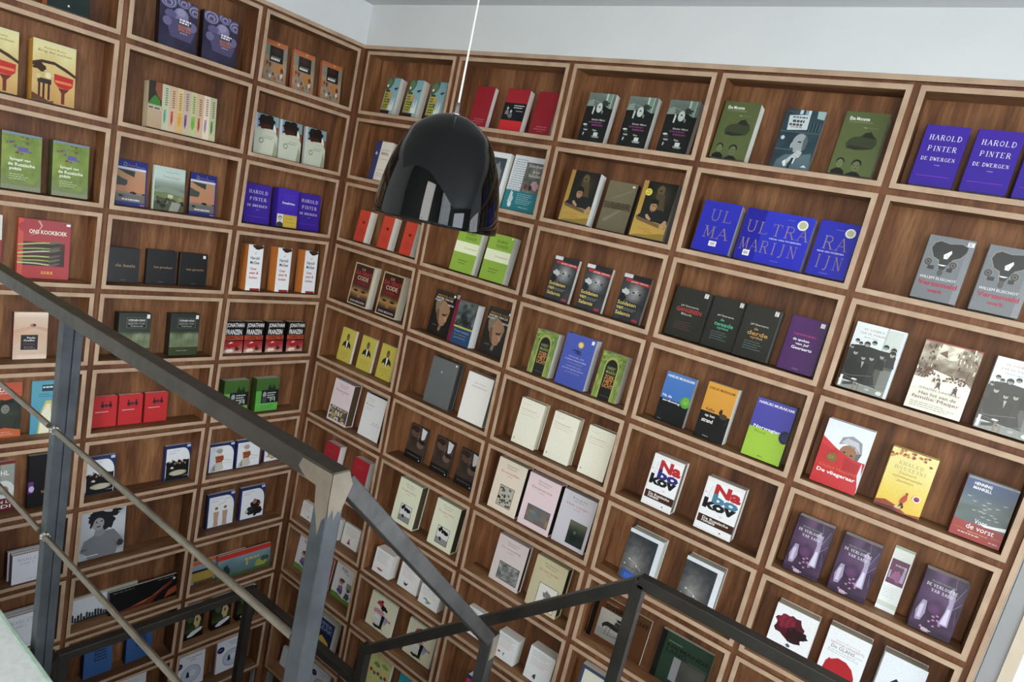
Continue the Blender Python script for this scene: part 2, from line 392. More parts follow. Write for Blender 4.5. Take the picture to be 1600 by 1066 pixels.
# ------------------------------------------------------------------ printing on covers
SERIF = {  # strokes of a roman capital in a 1 x 1 cell: (points, heavy?)  ; serif feet are added at the marked ends
 'A': ([((.1,0),(.5,1)),0],[((.5,1),(.9,0)),1],[((.27,.36),(.72,.36)),0],'0.1,0;.9,0'),
 'B': ([((.2,0),(.2,1)),1],[((.2,1),(.6,1),(.78,.87),(.78,.66),(.6,.53),(.2,.53)),0],[((.6,.53),(.85,.42),(.86,.14),(.62,0),(.2,0)),0],'.2,0;.2,1'),
 'C': ([((.88,.78),(.72,.96),(.42,.98),(.16,.72),(.14,.3),(.4,.02),(.72,.04),(.9,.24)),.5],''),
 'D': ([((.2,0),(.2,1)),1],[((.2,1),(.6,.98),(.88,.7),(.88,.3),(.6,.02),(.2,0)),.5],'.2,0;.2,1'),
 'E': ([((.2,0),(.2,1)),1],[((.2,1),(.8,1),(.8,.82)),0],[((.2,.52),(.66,.52)),0],[((.2,0),(.84,0),(.84,.2)),0],'.2,0;.2,1'),
 'F': ([((.2,0),(.2,1)),1],[((.2,1),(.8,1),(.8,.8)),0],[((.2,.52),(.66,.52)),0],'.2,0;.2,1'),
 'G': ([((.86,.78),(.7,.96),(.42,.98),(.16,.72),(.14,.3),(.4,.02),(.7,.04),(.84,.12)),.5],[((.84,.05),(.84,.42)),1],'.84,.42'),
 'H': ([((.2,0),(.2,1)),1],[((.8,0),(.8,1)),1],[((.2,.52),(.8,.52)),0],'.2,0;.2,1;.8,0;.8,1'),
 'I': ([((.5,0),(.5,1)),1],'.5,0;.5,1'),
 'J': ([((.6,1),(.6,.1),(.45,-.12),(.25,-.1)),1],'.6,1'),
 'K': ([((.2,0),(.2,1)),1],[((.8,1),(.22,.45)),0],[((.38,.6),(.85,0)),1],'.2,0;.2,1;.8,1;.85,0'),
 'L': ([((.2,0),(.2,1)),1],[((.2,0),(.82,0),(.82,.2)),0],'.2,0;.2,1'),
 'M': ([((.12,0),(.18,1)),0],[((.18,1),(.5,.1)),1],[((.5,.1),(.82,1)),0],[((.82,1),(.88,0)),1],'.12,0;.88,0;.16,1;.84,1'),
 'N': ([((.18,0),(.18,1)),0],[((.18,1),(.82,0)),1],[((.82,0),(.82,1)),0],'.18,0;.18,1;.82,1'),
 'O': ([((.5,1),(.18,.8),(.12,.5),(.18,.2),(.5,0),(.82,.2),(.88,.5),(.82,.8),(.5,1)),.5],''),
 'P': ([((.2,0),(.2,1)),1],[((.2,1),(.64,1),(.84,.85),(.84,.62),(.64,.48),(.2,.48)),.4],'.2,0;.2,1'),
 'R': ([((.2,0),(.2,1)),1],[((.2,1),(.62,1),(.8,.86),(.8,.66),(.62,.52),(.2,.52)),.4],[((.52,.52),(.88,0)),1],'.2,0;.2,1;.9,0'),
 'S': ([((.78,.8),(.62,.98),(.34,.97),(.2,.76),(.34,.56),(.66,.44),(.82,.24),(.66,.02),(.36,.02),(.2,.22)),.6],''),
 'T': ([((.5,0),(.5,1)),1],[((.1,.8),(.1,1),(.9,1),(.9,.8)),0],'.5,0'),
 'U': ([((.18,1),(.18,.25),(.34,.03),(.64,.03),(.82,.25),(.82,1)),.6],'.18,1;.82,1'),
 'V': ([((.1,1),(.5,0)),1],[((.5,0),(.9,1)),0],'.1,1;.9,1'),
 'W': ([((.05,1),(.28,0)),1],[((.28,0),(.5,.8)),0],[((.5,.8),(.72,0)),1],[((.72,0),(.95,1)),0],'.05,1;.95,1'),
 'Y': ([((.12,1),(.5,.48)),1],[((.5,.48),(.88,1)),0],[((.5,0),(.5,.48)),1],'.12,1;.88,1;.5,0'),
 'Z': ([((.2,.82),(.2,1),(.84,1)),0],[((.84,1),(.16,0)),1],[((.16,0),(.84,0),(.84,.2)),0],''),
}
_txt = {}
_fc = bpy.data.curves.new('lettering_source', 'FONT'); _fc.resolution_u = 2; _fc.fill_mode = 'FRONT'
_fo = bpy.data.objects.new('lettering_source', _fc)
def text_geo(s, bold):
    k = (s, bold)
    if k not in _txt:
        _fc.body = s; _fc.offset = 0.018*bold
        dg = bpy.context.evaluated_depsgraph_get()
        me = _fo.to_mesh(preserve_all_data_layers=False, depsgraph=dg)
        v = [(a.co.x, a.co.y) for a in me.vertices]; f = [tuple(p.vertices) for p in me.polygons]
        xs = [a[0] for a in v] or [0]; ys = [a[1] for a in v] or [0]
        _txt[k] = (v, f, min(xs), max(xs), min(ys), max(ys)); _fo.to_mesh_clear()
    return _txt[k]
def hsh(i, j, s=0):
    n = (i*374761393 + j*668265263 + s*1274126177) & 0xffffffff
    n = ((n ^ (n >> 13)) * 1274126177) & 0xffffffff
    return ((n ^ (n >> 16)) & 0xffff) / 65535
def vn(x, y, s=0):
    i, j = math.floor(x), math.floor(y); a, b = x-i, y-j
    a = a*a*(3-2*a); b = b*b*(3-2*b)
    return (hsh(i,j,s)*(1-a)+hsh(i+1,j,s)*a)*(1-b)+(hsh(i,j+1,s)*(1-a)+hsh(i+1,j+1,s)*a)*b
def fbm(x, y, s=0): return 0.55*vn(x,y,s)+0.3*vn(x*2.1,y*2.1,s+1)+0.15*vn(x*4.3,y*4.3,s+2)
def hx(c): return c if not isinstance(c, str) else tuple(int(c[i:i+2],16)/255 for i in (0,2,4))
def mx(a, b, t):
    a = hx(a); b = hx(b); t = max(0, min(1, t)); return tuple(p+(q-p)*t for p, q in zip(a, b))
class Print:
    """flat shapes printed on a w x h cover, layered a few hundredths of a millimetre apart"""
    def __init__(s, w, h): s.w, s.h = w, h; s.v = []; s.f = []; s.c = []; s.n = 0
    def _lay(s): s.n += 1; return -s.n * 0.00005
    def _put(s, pts, faces, cols, y):
        if any(q < -1e-6 or q > 1.000001 for p in pts for q in p):      # trim at the cover edges
            for f, c in zip(faces, cols):
                if isinstance(c, list): c = c[0]
                po = [pts[i] for i in f]
                for ax, lim, sg in ((0,0,1),(0,1,-1),(1,0,1),(1,1,-1)):
                    out = []
                    for a, b in zip(po, po[1:]+po[:1]):
                        da, db = (a[ax]-lim)*sg, (b[ax]-lim)*sg
                        if da >= 0: out.append(a)
                        if (da >= 0) != (db >= 0):
                            t = da/(da-db); out.append((a[0]+(b[0]-a[0])*t, a[1]+(b[1]-a[1])*t))
                    po = out
                if len(po) > 2:
                    n = len(s.v); s.v += [(p[0]*s.w - s.w/2, y, p[1]*s.h) for p in po]; s.f.append(tuple(range(n, n+len(po)))); s.c.append(c)
            return
        n = len(s.v); s.v += [(p[0]*s.w - s.w/2, y, p[1]*s.h) for p in pts]
        for f, c in zip(faces, cols): s.f.append(tuple(n+i for i in f)); s.c.append(c)
    def p(s, pts, col): s._put(pts, [tuple(range(len(pts)))], [hx(col)], s._lay())
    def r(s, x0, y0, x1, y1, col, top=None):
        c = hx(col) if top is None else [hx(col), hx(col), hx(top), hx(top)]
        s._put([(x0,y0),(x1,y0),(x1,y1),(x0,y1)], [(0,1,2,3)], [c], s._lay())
    def e(s, cx, cy, rx, ry, col, seg=14, rot=0):
        k = s.w/s.h; pts = []
        for i in range(seg):
            t = 2*math.pi*i/seg; a, b = math.cos(t)*rx, math.sin(t)*ry
            if rot: a, b = a*math.cos(rot)-b/k*math.sin(rot), (a*k*math.sin(rot)+b*math.cos(rot))
            pts.append((cx+a, cy+b))
        s.p(pts, col)
    def l(s, pts, wd, col):
        k = s.w/s.h; y = s._lay()
        for (x0,y0), (x1,y1) in zip(pts, pts[1:]):
            dx, dy = (x1-x0)*s.w, (y1-y0)*s.h; q = math.hypot(dx, dy) or 1; nx, ny = -dy/q*wd/2, dx/q*wd/2
            ex, ey = dx/q*wd*.3/s.w, dy/q*wd*.3/s.h
            s._put([(x0-ex+nx, y0-ey+ny/k),(x0-ex-nx, y0-ey-ny/k),(x1+ex-nx, y1+ey-ny/k),(x1+ex+nx, y1+ey+ny/k)], [(0,1,2,3)], [hx(col)], y)
            y -= 0.000004
    def blob(s, cx, cy, rx, ry, col, seed=0, am=.3, seg=18):
        pts = []
        for i in range(seg):
            t = 2*math.pi*i/seg; q = 1-am+2*am*hsh(i, seed, 5); pts.append((cx+rx*q*math.cos(t), cy+ry*q*math.sin(t)))
        c = (cx, cy); y = s._lay(); n = len(pts)
        s._put([c]+pts, [(0, 1+i, 1+(i+1) % n) for i in range(n)], [hx(col)]*n, y)
    def t(s, st, x0, y0, x1, y1, col, bold=0):
        v, f, a, b, c, d = text_geo(st, bold)
        if not f: return
        # capital-height fit: keep a common body height when there are no descenders
        s._put([(x0+(p[0]-a)/(b-a)*(x1-x0), y0+(p[1]-c)/((d-c) or 1)*(y1-y0)) for p in v], f, [hx(col)]*len(f), s._lay())
    def s(s, st, x0, y0, x1, y1, col, hv=.16, th=.055, gap=.25):
        """roman capitals with serifs; lower-case input is set as small capitals"""
        ws = [(.62 if ch == 'I' else .45 if ch == ' ' else 1.0)*(.8 if ch.islower() else 1) for ch in st]
        tot = sum(ws) + gap*(len(st)-1); u = (x1-x0)/tot; x = x0; H = y1-y0; cw = u*s.w; y = s._lay()
        def bar(p, q, wd):
            dx, dy = (q[0]-p[0])*s.w, (q[1]-p[1])*s.h; L = math.hypot(dx, dy) or 1; nx, ny = -dy/L*wd/2/s.w, dx/L*wd/2/s.h
            s._put([(p[0]+nx,p[1]+ny),(p[0]-nx,p[1]-ny),(q[0]-nx,q[1]-ny),(q[0]+nx,q[1]+ny)], [(0,1,2,3)], [hx(col)], y)
        for ch, wc in zip(st, ws):
            k = .78 if ch.islower() else 1; g = SERIF.get(ch.upper())
            if g:
                sc = u*(.62/.55 if ch == 'I' else 1)*k; ox = x - (.19*u if ch == 'I' else 0)
                m_ = min(cw, H*s.h*1.1)
                P_ = lambda p: (ox+p[0]*sc, y0+p[1]*H*k)
                for st_ in g[:-1]:
                    pts, hh = st_[0], st_[1]; wd = m_*(th+(hv-th)*hh)
                    for p, q in zip(pts, pts[1:]): bar(P_(p), P_(q), wd); y -= 0.000002
                if g[-1]:
                    for sp in g[-1].split(';'):
                        a, b = map(float, sp.split(',')); p = P_((a, b)); e_ = .17*sc*k
                        bar((p[0]-e_, p[1]), (p[0]+e_, p[1]), m_*th); y -= 0.000002
            x += u*(wc+gap)
    def g(s, x0, y0, x1, y1, fn, n=16, m=22):
        pts = []; cs = []; fs = []; fc = []
        for j in range(m+1):
            for i in range(n+1):
                u, v = i/n, j/m; pts.append((x0+u*(x1-x0), y0+v*(y1-y0))); cs.append(hx(fn(u, v)))
        for j in range(m):
            for i in range(n):
                a = j*(n+1)+i; q = (a, a+1, a+n+2, a+n+1); fs.append(q); fc.append([cs[z] for z in q])
        s._put(pts, fs, fc, s._lay())
    def lines(s, x0, x1, ytop, rows, dy, col, seed=1, hh=.012):
        """small print too fine to read in the photograph"""
        y = s._lay()
        for r_ in range(rows):
            x = x0; e_ = x1 - (x1-x0)*.35*hsh(r_, seed)
            while x < e_:
                w_ = .03+.06*hsh(int(x*991), r_+seed*7); yy = ytop - r_*dy
                s._put([(x,yy-hh),(min(x+w_,e_),yy-hh),(min(x+w_,e_),yy),(x,yy)], [(0,1,2,3)], [hx(col)], y); x += w_+.018
    def head(s, cx, cy, q, skin, hair, coat=None, k=None):
        k = k or s.w/s.h
        if coat: s.p([(cx-q*1.7,cy-q*4.4*k),(cx-q*1.5,cy-q*1.9*k),(cx-q*.5,cy-q*1.2*k),(cx+q*.5,cy-q*1.2*k),(cx+q*1.5,cy-q*1.9*k),(cx+q*1.7,cy-q*4.4*k)], coat)
        s.e(cx, cy+q*.5*k, q*.95, q*.95*k, hair); s.e(cx, cy, q*.78, q*1.05*k, skin)
        for e_ in (-.32, .32): s.e(cx+e_*q, cy+q*.12*k, q*.14, q*.09*k, hair, 6)
        s.e(cx, cy-q*.5*k, q*.22, q*.07*k, hair, 6)

COV = {}
def cover(key, desc, st='p', sp=None, pg='efe9db', gloss=0, pl=None, name='book', cat='book'):
    def deco(f): COV[key] = dict(desc=desc, st=st, sp=sp, pg=pg, gloss=gloss, f=f, pl=pl, name=name, cat=cat); return f
    return deco
def tone(c):
    '''inks are a little duller than the swatches, bare paper a little brighter'''
    l = .3*c[0]+.6*c[1]+.1*c[2]; k = 1.14 if min(c) > .45 else .9
    return [min(.92, (x+(l-x)*.1)*k) for x in c]
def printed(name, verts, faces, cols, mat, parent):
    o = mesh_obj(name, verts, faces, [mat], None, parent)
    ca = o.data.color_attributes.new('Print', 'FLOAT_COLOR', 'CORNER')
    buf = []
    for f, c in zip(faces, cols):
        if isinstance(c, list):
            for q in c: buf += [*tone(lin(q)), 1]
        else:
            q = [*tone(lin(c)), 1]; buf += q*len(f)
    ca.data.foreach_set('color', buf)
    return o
def make_book(key, w, h, t):
    """cover, page block and the extras of one book; origin at the middle of the lower front edge"""
    c = COV[key]; st = c['st']; mat = M_GLOSS if c['gloss'] else M_PRINT
    root = empty(c['name'])
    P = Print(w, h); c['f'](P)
    base = P.c[0] if P.c else (1,1,1)
    if isinstance(base, list): base = base[0]
    sp = hx(c['sp']) if c['sp'] else base
    b = MB(); cols = []
    def bx(*a, col=base): b.box(*a); cols.extend([col]*6)
    X = w/2
    if st == 'k':                                   # a printed card
        bx(-X, X, 0, t, 0, h)
        printed('card', P.v+[tuple(q) for q in b.v], P.f+[tuple(i+len(P.v) for i in f) for f in b.f], P.c+cols, mat, root)
        return root
    th, ov = (0.002, 0.002) if st == 'h' else (0.0006, 0.0)
    if st == 'c':                                   # slipcase, open on the right
        th, ov = 0.0025, 0.0
    if st == 'h':
        bx(-X, X, 0, th, 0, h); bx(-X, X, t-th, t, 0, h)
        # rounded spine
        n = len(b.v); seg = 6
        for z in (0, h):
            for i in range(seg+1):
                a = math.pi*i/seg; b.v.append((-X - 0.0035*math.sin(a), t/2 - t/2*math.cos(a), z))
        for i in range(seg): b.f.append((n+i+1, n+i, n+seg+1+i, n+seg+2+i)); cols.append(sp); b.m.append(0)
        b.f.append(tuple(n+i for i in range(seg+1))); b.f.append(tuple(n+2*seg+1-i for i in range(seg+1))); cols += [sp, sp]; b.m += [0, 0]
    else:
        bx(-X, X, 0, th, 0, h); bx(-X, X, t-th, t, 0, h); bx(-X, -X+th, th, t-th, 0, h, col=sp)
        if st == 'c':
            bx(-X+th, X, th, t-th, 0, th, col=sp); bx(-X+th, X, th, t-th, h-th, h, col=sp)
    printed('slipcase' if st == 'c' else 'cover', P.v+[tuple(q) for q in b.v], P.f+[tuple(i+len(P.v) for i in f) for f in b.f], P.c+cols, mat, root)
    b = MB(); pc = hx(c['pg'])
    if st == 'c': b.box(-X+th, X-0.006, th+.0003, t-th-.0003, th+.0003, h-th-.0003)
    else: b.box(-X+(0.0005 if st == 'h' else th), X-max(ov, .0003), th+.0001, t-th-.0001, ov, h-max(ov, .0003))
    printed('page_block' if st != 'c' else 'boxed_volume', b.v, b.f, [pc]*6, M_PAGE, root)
    if c['pl']: c['pl'](root, w, h, t)
    return root
def sticker(root, w, h, cx, cy, r, col, round_=True, name='sticker', ry=None, mark=None):
    P = Print(w, h); P.n = 60
    if round_: P.e(cx, cy, r, (ry or r*w/h), col, 20)
    else: P.r(cx-r, cy-(ry or r*w/h), cx+r, cy+(ry or r*w/h), col)
    if mark: mark(P)
    cov = [c for c in root.children if c.name.startswith(('cover', 'slipcase'))]
    return printed(name, P.v, P.f, P.c, M_PRINT, cov[0] if cov else root)

# ---------------------------------------------------------------- placing books by where they stand on the shelf
MRt = Matrix(MR).transposed()
def ray(x, y): return (MRt @ Vector(((x-800)/FPX, -(y-533)/FPX, -1))).normalized()
def lean_hit(wall, px, py, yb, z0, th):
    """point where the view through a pixel meets the leaning front of a book"""
    R = WALLM[wall].to_3x3().transposed(); o = R @ CAM; d = R @ ray(px, py)
    # plane: y = yb + (z-z0)*tan(th)
    k = math.tan(th); t = (yb + (o.z-z0)*k - o.y) / (d.y - d.z*k)
    return o + d*t
ORD = {1: [''], 2: ['left one of the pair', 'right one of the pair'], 3: ['left of three', 'middle of three', 'right of three'],
       4: ['leftmost of four', 'second from left of four', 'third from left of four', 'rightmost of four']}
CATN = {}
def fill_box(wall, row, colm, what, books, lean=None):
    """books: (cover, bottom-left, bottom-right, top-left in the photograph, apparent side/front ratio, [extra depth])"""
    display_box(wall, row, colm, what)
    lean = lean or (7.0 if row < 4 else 5.0)
    fz = Z0 - row*S + G/2 + T + 0.0004
    R = WALLM[wall].to_3x3().transposed(); o = R @ CAM
    a, b = BOXX[wall, colm]; a += T; b -= T
    th0 = math.radians(lean); rec = []
    for bk in books:
        key, blx, bly, brx, bry, tlx, tly, sr = bk[:8]; ex = bk[8] if len(bk) > 8 else {}
        yb = 0.045
        for _ in range(4):
            th = ex.get('lean') is not None and math.radians(ex['lean']) or th0
            L_ = lean_hit(wall, blx, bly, yb, fz, th); R_ = lean_hit(wall, brx, bry, yb, fz, th); Tp = lean_hit(wall, tlx, tly, yb, fz, th)
            w = max(0.03, R_.x - L_.x); h = (Tp.z - fz)/math.cos(th)
            xm = (L_.x+R_.x)/2
            t = ex.get('t') or min(0.06, max(0.007, w*sr*abs((o.y-yb)/(o.x-xm))+(0.006 if COV[key]['st'] == 'h' else 0)))
            y2 = D - 0.001 - t*math.cos(th) - h*math.sin(th)
            yb = ex['y'] if 'y' in ex else max(0.003, y2)
        if 'y' not in ex and y2 < 0.003:          # tall or thick: stands more upright
            th = max(0.0, math.asin(max(0, min(.3, (D-0.004-t)/h))))
            yb = 0.003
        rec.append([key, xm, w, h, t, yb, th, ex])
    keys = {}
    for r in rec: keys.setdefault(r[0], []).append(r)
    for k, rs in keys.items():
        full = [r for r in rs if not r[7].get('part')] or rs
        w = sum(r[2] for r in full)/len(full); h = min(sum(r[3] for r in full)/len(full), S-G-2*T-.008); t = sum(r[4] for r in full)/len(full)
        for r in rs: r[2], r[3], r[4] = w, h, t
    src = {}
    # keep neighbours apart
    rec.sort(key=lambda r: r[1])
    lo = a + 0.002
    for i, r in enumerate(rec):
        if r[7].get('free'): continue
        spx = 0.0036 if COV[r[0]]['st'] == 'h' else 0
        if r[1]-r[2]/2-spx < lo: r[1] = lo + r[2]/2 + spx
        lo = r[1]+r[2]/2 + 0.0012
    hi = b - 0.002
    for r in reversed(rec):
        if r[7].get('free'): continue
        spx = 0.0036 if COV[r[0]]['st'] == 'h' else 0
        if r[1]+r[2]/2 > hi: r[1] = hi - r[2]/2
        hi = r[1]-r[2]/2 - spx - 0.0012
    for key, x, w, h, t, yb, th, ex in rec:
        n = len(keys[key]); i = [q[1] for q in keys[key]].index(x)
        # re-seat against the back
        if 'y' not in ex:
            th = min(th, math.asin(max(0, min(.3, (D-0.002-t-0.003)/h)))); yb = max(0.003, D-0.001-t*math.cos(th)-h*math.sin(th))
        if key in src:
            r0 = src[key]; root = r0.copy(); COL.objects.link(root)
            for ch in r0.children:
                c2 = ch.copy(); COL.objects.link(c2); c2.parent = root
                for gc in ch.children:
                    c3 = gc.copy(); COL.objects.link(c3); c3.parent = c2
        else:
            root = make_book(key, w, h, t); src[key] = root
        root.matrix_world = WALLM[wall] @ Matrix.Translation((x, yb, fz + t*math.sin(th) + ex.get('z', 0))) @ Matrix.Rotation(-th, 4, 'X')
        lab = COV[key]['desc']; q = ex.get('lab') or ORD[n][i]
        if q: lab = lab + ', ' + q
        tag(root, lab, COV[key]['cat'], ('copies of the ' + COV[key]['desc']) if n > 1 else None)
    return

# ------------------------------------------------------------------ the covers
# --- right-hand wall, first row from the top
@cover('boy', 'thick paperback with yellow lettering over sky blue', pg='dcd8ce')
def _(P):
    P.r(0,0,1,1,'a9c6c8','7fb6bf'); P.p([(0,1),(.5,1),(.5,.86),(.4,.75),(.2,.66),(0,.66)],'4d6e4a'); P.blob(.22,.88,.2,.1,'6a8a58',3); P.p([(.05,.66),(.34,.66),(.5,.52),(.52,.3),(.4,.1),(.05,.1)],'3c4a32'); P.e(.12,.77,.07,.035,'e8ece6')
    P.e(.42,.5,.13,.1,'d99a5c'); P.p([(.62,.7),(.78,.74),(.98,.74),(.86,.69),(.8,.66)],'24404a'); P.r(0,0,.7,.09,'3a1c1c')
    P.p([(.5,.4),(.62,.2),(.68,.5),(.74,.2),(.84,.5),(.9,.1),(.55,.1)],'d6e0d8')
    for i in range(7): P.lines(.03,.5+.1*(i>3),.6-i*.073,1,.03,('d8c42c','b8c02c')[i%2],3+i,.05)
def _(P):
    P.r(0,0,1,1,'8fc3cb','b5d4d2'); P.blob(.3,.85,.34,.15,'4d6e4a',3); P.blob(.2,.66,.25,.1,'3c5a42',4); P.r(0,0,.62,.1,'2b2b20')
    P.blob(.3,.4,.3,.32,'6a7040',9); P.e(.55,.5,.13,.08,'d99a6c'); P.blob(.65,.74,.14,.03,'24332e',6)
    for i, s in enumerate(('ZO VER','ALS HET','DUISTER','VAN DE','WERELD')): P.t(s,.04,.5-i*.095,.62,.57-i*.095,'e8dc2c',1)
    P.blob(.85,.25,.12,.2,'c6d8cf',11)
@cover('red', 'plain dark red hardcover', 'h', pg='e6e4de')
def _(P):
    P.r(0,0,1,1,'a30a20'); P.lines(.3,.9,.2,1,.04,'d77078',3,.02); P.lines(.2,.95,.145,1,.04,'d77078',4,.02); P.lines(.4,.85,.09,1,.04,'c85a66',5,.018)
@cover('redfig', 'red hardcover with black panel and two grey figures', 'h', pg='e6e4de')
def _(P):
    P.r(0,0,1,1,'b01020'); P.r(0,.0,1,.24,'e0121c'); P.r(.0,.24,1,.66,'17181b')
    P.head(.2,.52,.05,'b8b8b4','77777a','8c8c8a'); P.head(.38,.45,.05,'c8c8c4','8d8d8a','77777a'); P.l([(.15,.42),(.4,.28)],.004,'b4b4b0')
    P.lines(.46,.97,.61,2,.05,'d8d8d8',3,.02); P.lines(.6,.95,.48,1,.05,'b8b8b8',4,.015)
@cover('teacup', 'black paperback with grey photograph of a bowed head', pg='d9d6cf')
def _(P):
    P.r(0,0,1,1,'171b19'); P.g(0,.7,1,1,lambda u,v: mx('5c6a62','83948a',fbm(u*4,v*3,2)+v*.2),10,8); P.p([(.66,1),(.72,1),(.72,.76),(.66,.76)],'b4c8b8'); P.r(.72,.72,.9,1,'7f9c8a'); P.r(.86,.7,.9,1,'a9c0ae'); P.p([(.0,.72),(.3,.73),(.6,.78),(.66,.76),(.9,.68),(1,.66),(1,.5),(0,.5)],'171b19')
    P.p([(.04,.84),(.2,.86),(.26,.8),(.24,.74),(.02,.74)],'8fa094'); P.l([(0,.725),(.34,.735)],.003,'c0ccc2'); P.l([(.16,.86),(.64,.78)],.005,'a8b4a8'); P.blob(.68,.8,.14,.06,'33403a',2); P.e(.5,.7,.11,.1,'bcc6bc'); P.p([(.28,.74),(.34,.7),(.32,.56),(.27,.57)],'c4ccc4'); P.p([(.6,.68),(.68,.64),(.66,.58),(.62,.6)],'8d998f'); P.e(.5,.72,.04,.02,'6a766c'); P.p([(.74,.58),(.88,.6),(.86,.58)],'4a2a34')
    P.t('Sándor Márai',.34,.44,.84,.475,'c4c6ba',1); P.lines(.26,.8,.415,1,.03,'8a3a7a',3,.03); P.lines(.4,.98,.36,1,.03,'9a3a80',5,.03)
    P.e(.15,.34,.08,.02,'c8d0c8'); P.e(.2,.3,.07,.03,'3a4a42'); P.p([(.12,.25),(.3,.25),(.28,.22),(.16,.22)],'a8b4aa'); P.p([(.15,.18),(.2,.18),(.18,.12),(.15,.12)],'b8c4ba'); P.p([(.48,.26),(.66,.24),(.62,.22),(.5,.23)],'a8b4aa'); P.p([(.56,.2),(.72,.2),(.72,.13),(.64,.1),(.56,.12)],'c8d0c6'); P.p([(.5,.13),(.8,.12),(.76,.09),(.54,.09)],'a0aca2'); P.lines(.5,.8,.05,1,.03,'3a403c',3,.01)
def _(P):
    P.r(0,0,1,1,'1d211f')
    P.g(0,.6,1,1,lambda u,v: mx('6f7b72','9aa79c',fbm(u*4,v*3,2)+v*.3-.1),10,8)
    P.r(.62,.72,.68,1,'c6d0c6'); P.r(.78,.6,.82,1,'bcc8bf'); P.p([(0,.86),(.45,.8),(.5,.76),(0,.82)],'b8c0b6')
    P.p([(.1,.6),(.2,.76),(.35,.7),(.62,.7),(.78,.6)],'1d211f'); P.blob(.46,.7,.1,.08,'c9cfc6',4,.15); P.blob(.28,.6,.05,.06,'c2c8bf',7); P.blob(.6,.6,.05,.06,'b8beb6',8); P.blob(.62,.76,.16,.06,'3a403b',2)
    P.t('Sándor Márai',.34,.435,.84,.475,'d9dcd4'); P.t('Kentering van',.28,.375,.78,.405,'b04aa0'); P.t('een huwelijk',.44,.325,.9,.355,'a0449a')
    P.e(.17,.33,.09,.035,'cfd3cb'); P.e(.17,.335,.06,.02,'3a3c38'); P.e(.16,.26,.06,.02,'b8bcb4'); P.p([(.47,.19),(.68,.19),(.63,.1),(.52,.1)],'d2d6ce'); P.e(.57,.19,.1,.025,'e2e6de'); P.e(.57,.09,.13,.018,'a9ada6')
    P.t('wereldbibliotheek',.4,.03,.72,.045,'6c706a')
@cover('olive', 'olive green hardcover with a boulder above two heads', 'h', sp='5a6332', pg='eae7dd')
def _(P):
    P.r(0,0,1,1,'5e6a38'); P.t('Elsa Morante',.12,.865,.58,.92,'eef0e2',1); P.t('De geschiedenis',.12,.82,.66,.855,'9aa570'); P.r(.5,.755,.58,.76,'cfd4b8'); P.r(.6,.755,.82,.76,'8a9560')
    P.p([(.2,.5),(.24,.42),(.46,.4),(.62,.41),(.84,.44),(.9,.52),(.86,.6),(.78,.64),(.7,.7),(.58,.68),(.5,.62),(.34,.6),(.26,.56)],'3f4529'); P.p([(.5,.62),(.58,.68),(.7,.7),(.78,.64),(.86,.6),(.66,.6)],'282c1b'); P.p([(.24,.42),(.46,.4),(.84,.44),(.6,.46),(.3,.47)],'2c3020'); P.l([(.25,.5),(.8,.53)],.002,'2a2e1c'); P.l([(.3,.44),(.75,.42)],.002,'2a2e1c')
    P.head(.22,.17,.1,'7a8152','1f2117','1c1e16'); P.head(.6,.15,.12,'6f7549','1a1c14','191b14')
@cover('teal', 'thin teal paperback with a seated man holding his chin', pg='c4a89c', gloss=1)
def _(P):
    P.g(0,0,1,1,lambda u,v: mx('22353d','41606a',fbm(u*3,v*5,7)),6,9)
    P.r(.36,.93,.44,1,'b8ccd2'); P.r(.5,.93,.56,1,'9ab0b6'); P.r(.57,.93,.64,1,'c6d6da'); P.p([(.8,1),(1,1),(1,.86),(.82,.88)],'a8ccc8'); P.r(0,.62,1,.64,'4a6a70'); P.l([(.1,.97),(.36,.95)],.004,'54747c'); P.r(.02,.32,.6,.335,'54747c')
    for i in range(8): P.r(.66+i*.04,.66,.68+i*.04,.8,('1a2a32','54707a')[i%2])
    P.p([(.16,.65),(.12,.9),(.64,.93),(.66,.68)],'c4cccc'); P.lines(.22,.62,.89,1,.03,'6a787c',3,.03); P.lines(.24,.6,.83,1,.03,'3a4a52',4,.04); P.lines(.18,.64,.77,1,.03,'4a5a62',5,.04); P.lines(.24,.58,.72,1,.03,'b08a88',6,.02); P.e(.12,.52,.05,.035,'b8c8c8')
    P.p([(.1,0),(.14,.14),(.3,.24),(.5,.26),(.7,.26),(.95,.3),(1,.1),(1,0)],'5f7880'); P.e(.58,.46,.18,.15,'a8b0ae',18); P.p([(.44,.54),(.48,.3),(.62,.28),(.74,.36),(.75,.52)],'a8b0ae'); P.p([(.7,.6),(.78,.5),(.76,.36),(.68,.34),(.66,.5)],'5e6e72'); P.e(.58,.47,.05,.014,'2a383e'); P.e(.4,.4,.03,.05,'b0b8b6')
    P.p([(.3,.1),(.5,.26),(.6,.34),(.72,.3),(.68,.22),(.5,.16),(.36,.05)],'b6bebc'); P.l([(.54,.3),(.7,.24)],.003,'4a5a60'); P.l([(.5,.27),(.64,.2)],.003,'4a5a60'); P.p([(.3,.12),(.36,.16),(.42,.06),(.36,.04)],'dfe6e6'); P.p([(.5,.2),(.56,.2),(.5,.0),(.44,.0)],'26343a'); P.p([(.56,.18),(.6,.2),(.58,.1),(.55,.1)],'d8e0e0'); P.p([(.78,.06),(.86,.1),(.94,.06)],'d8e0e0')
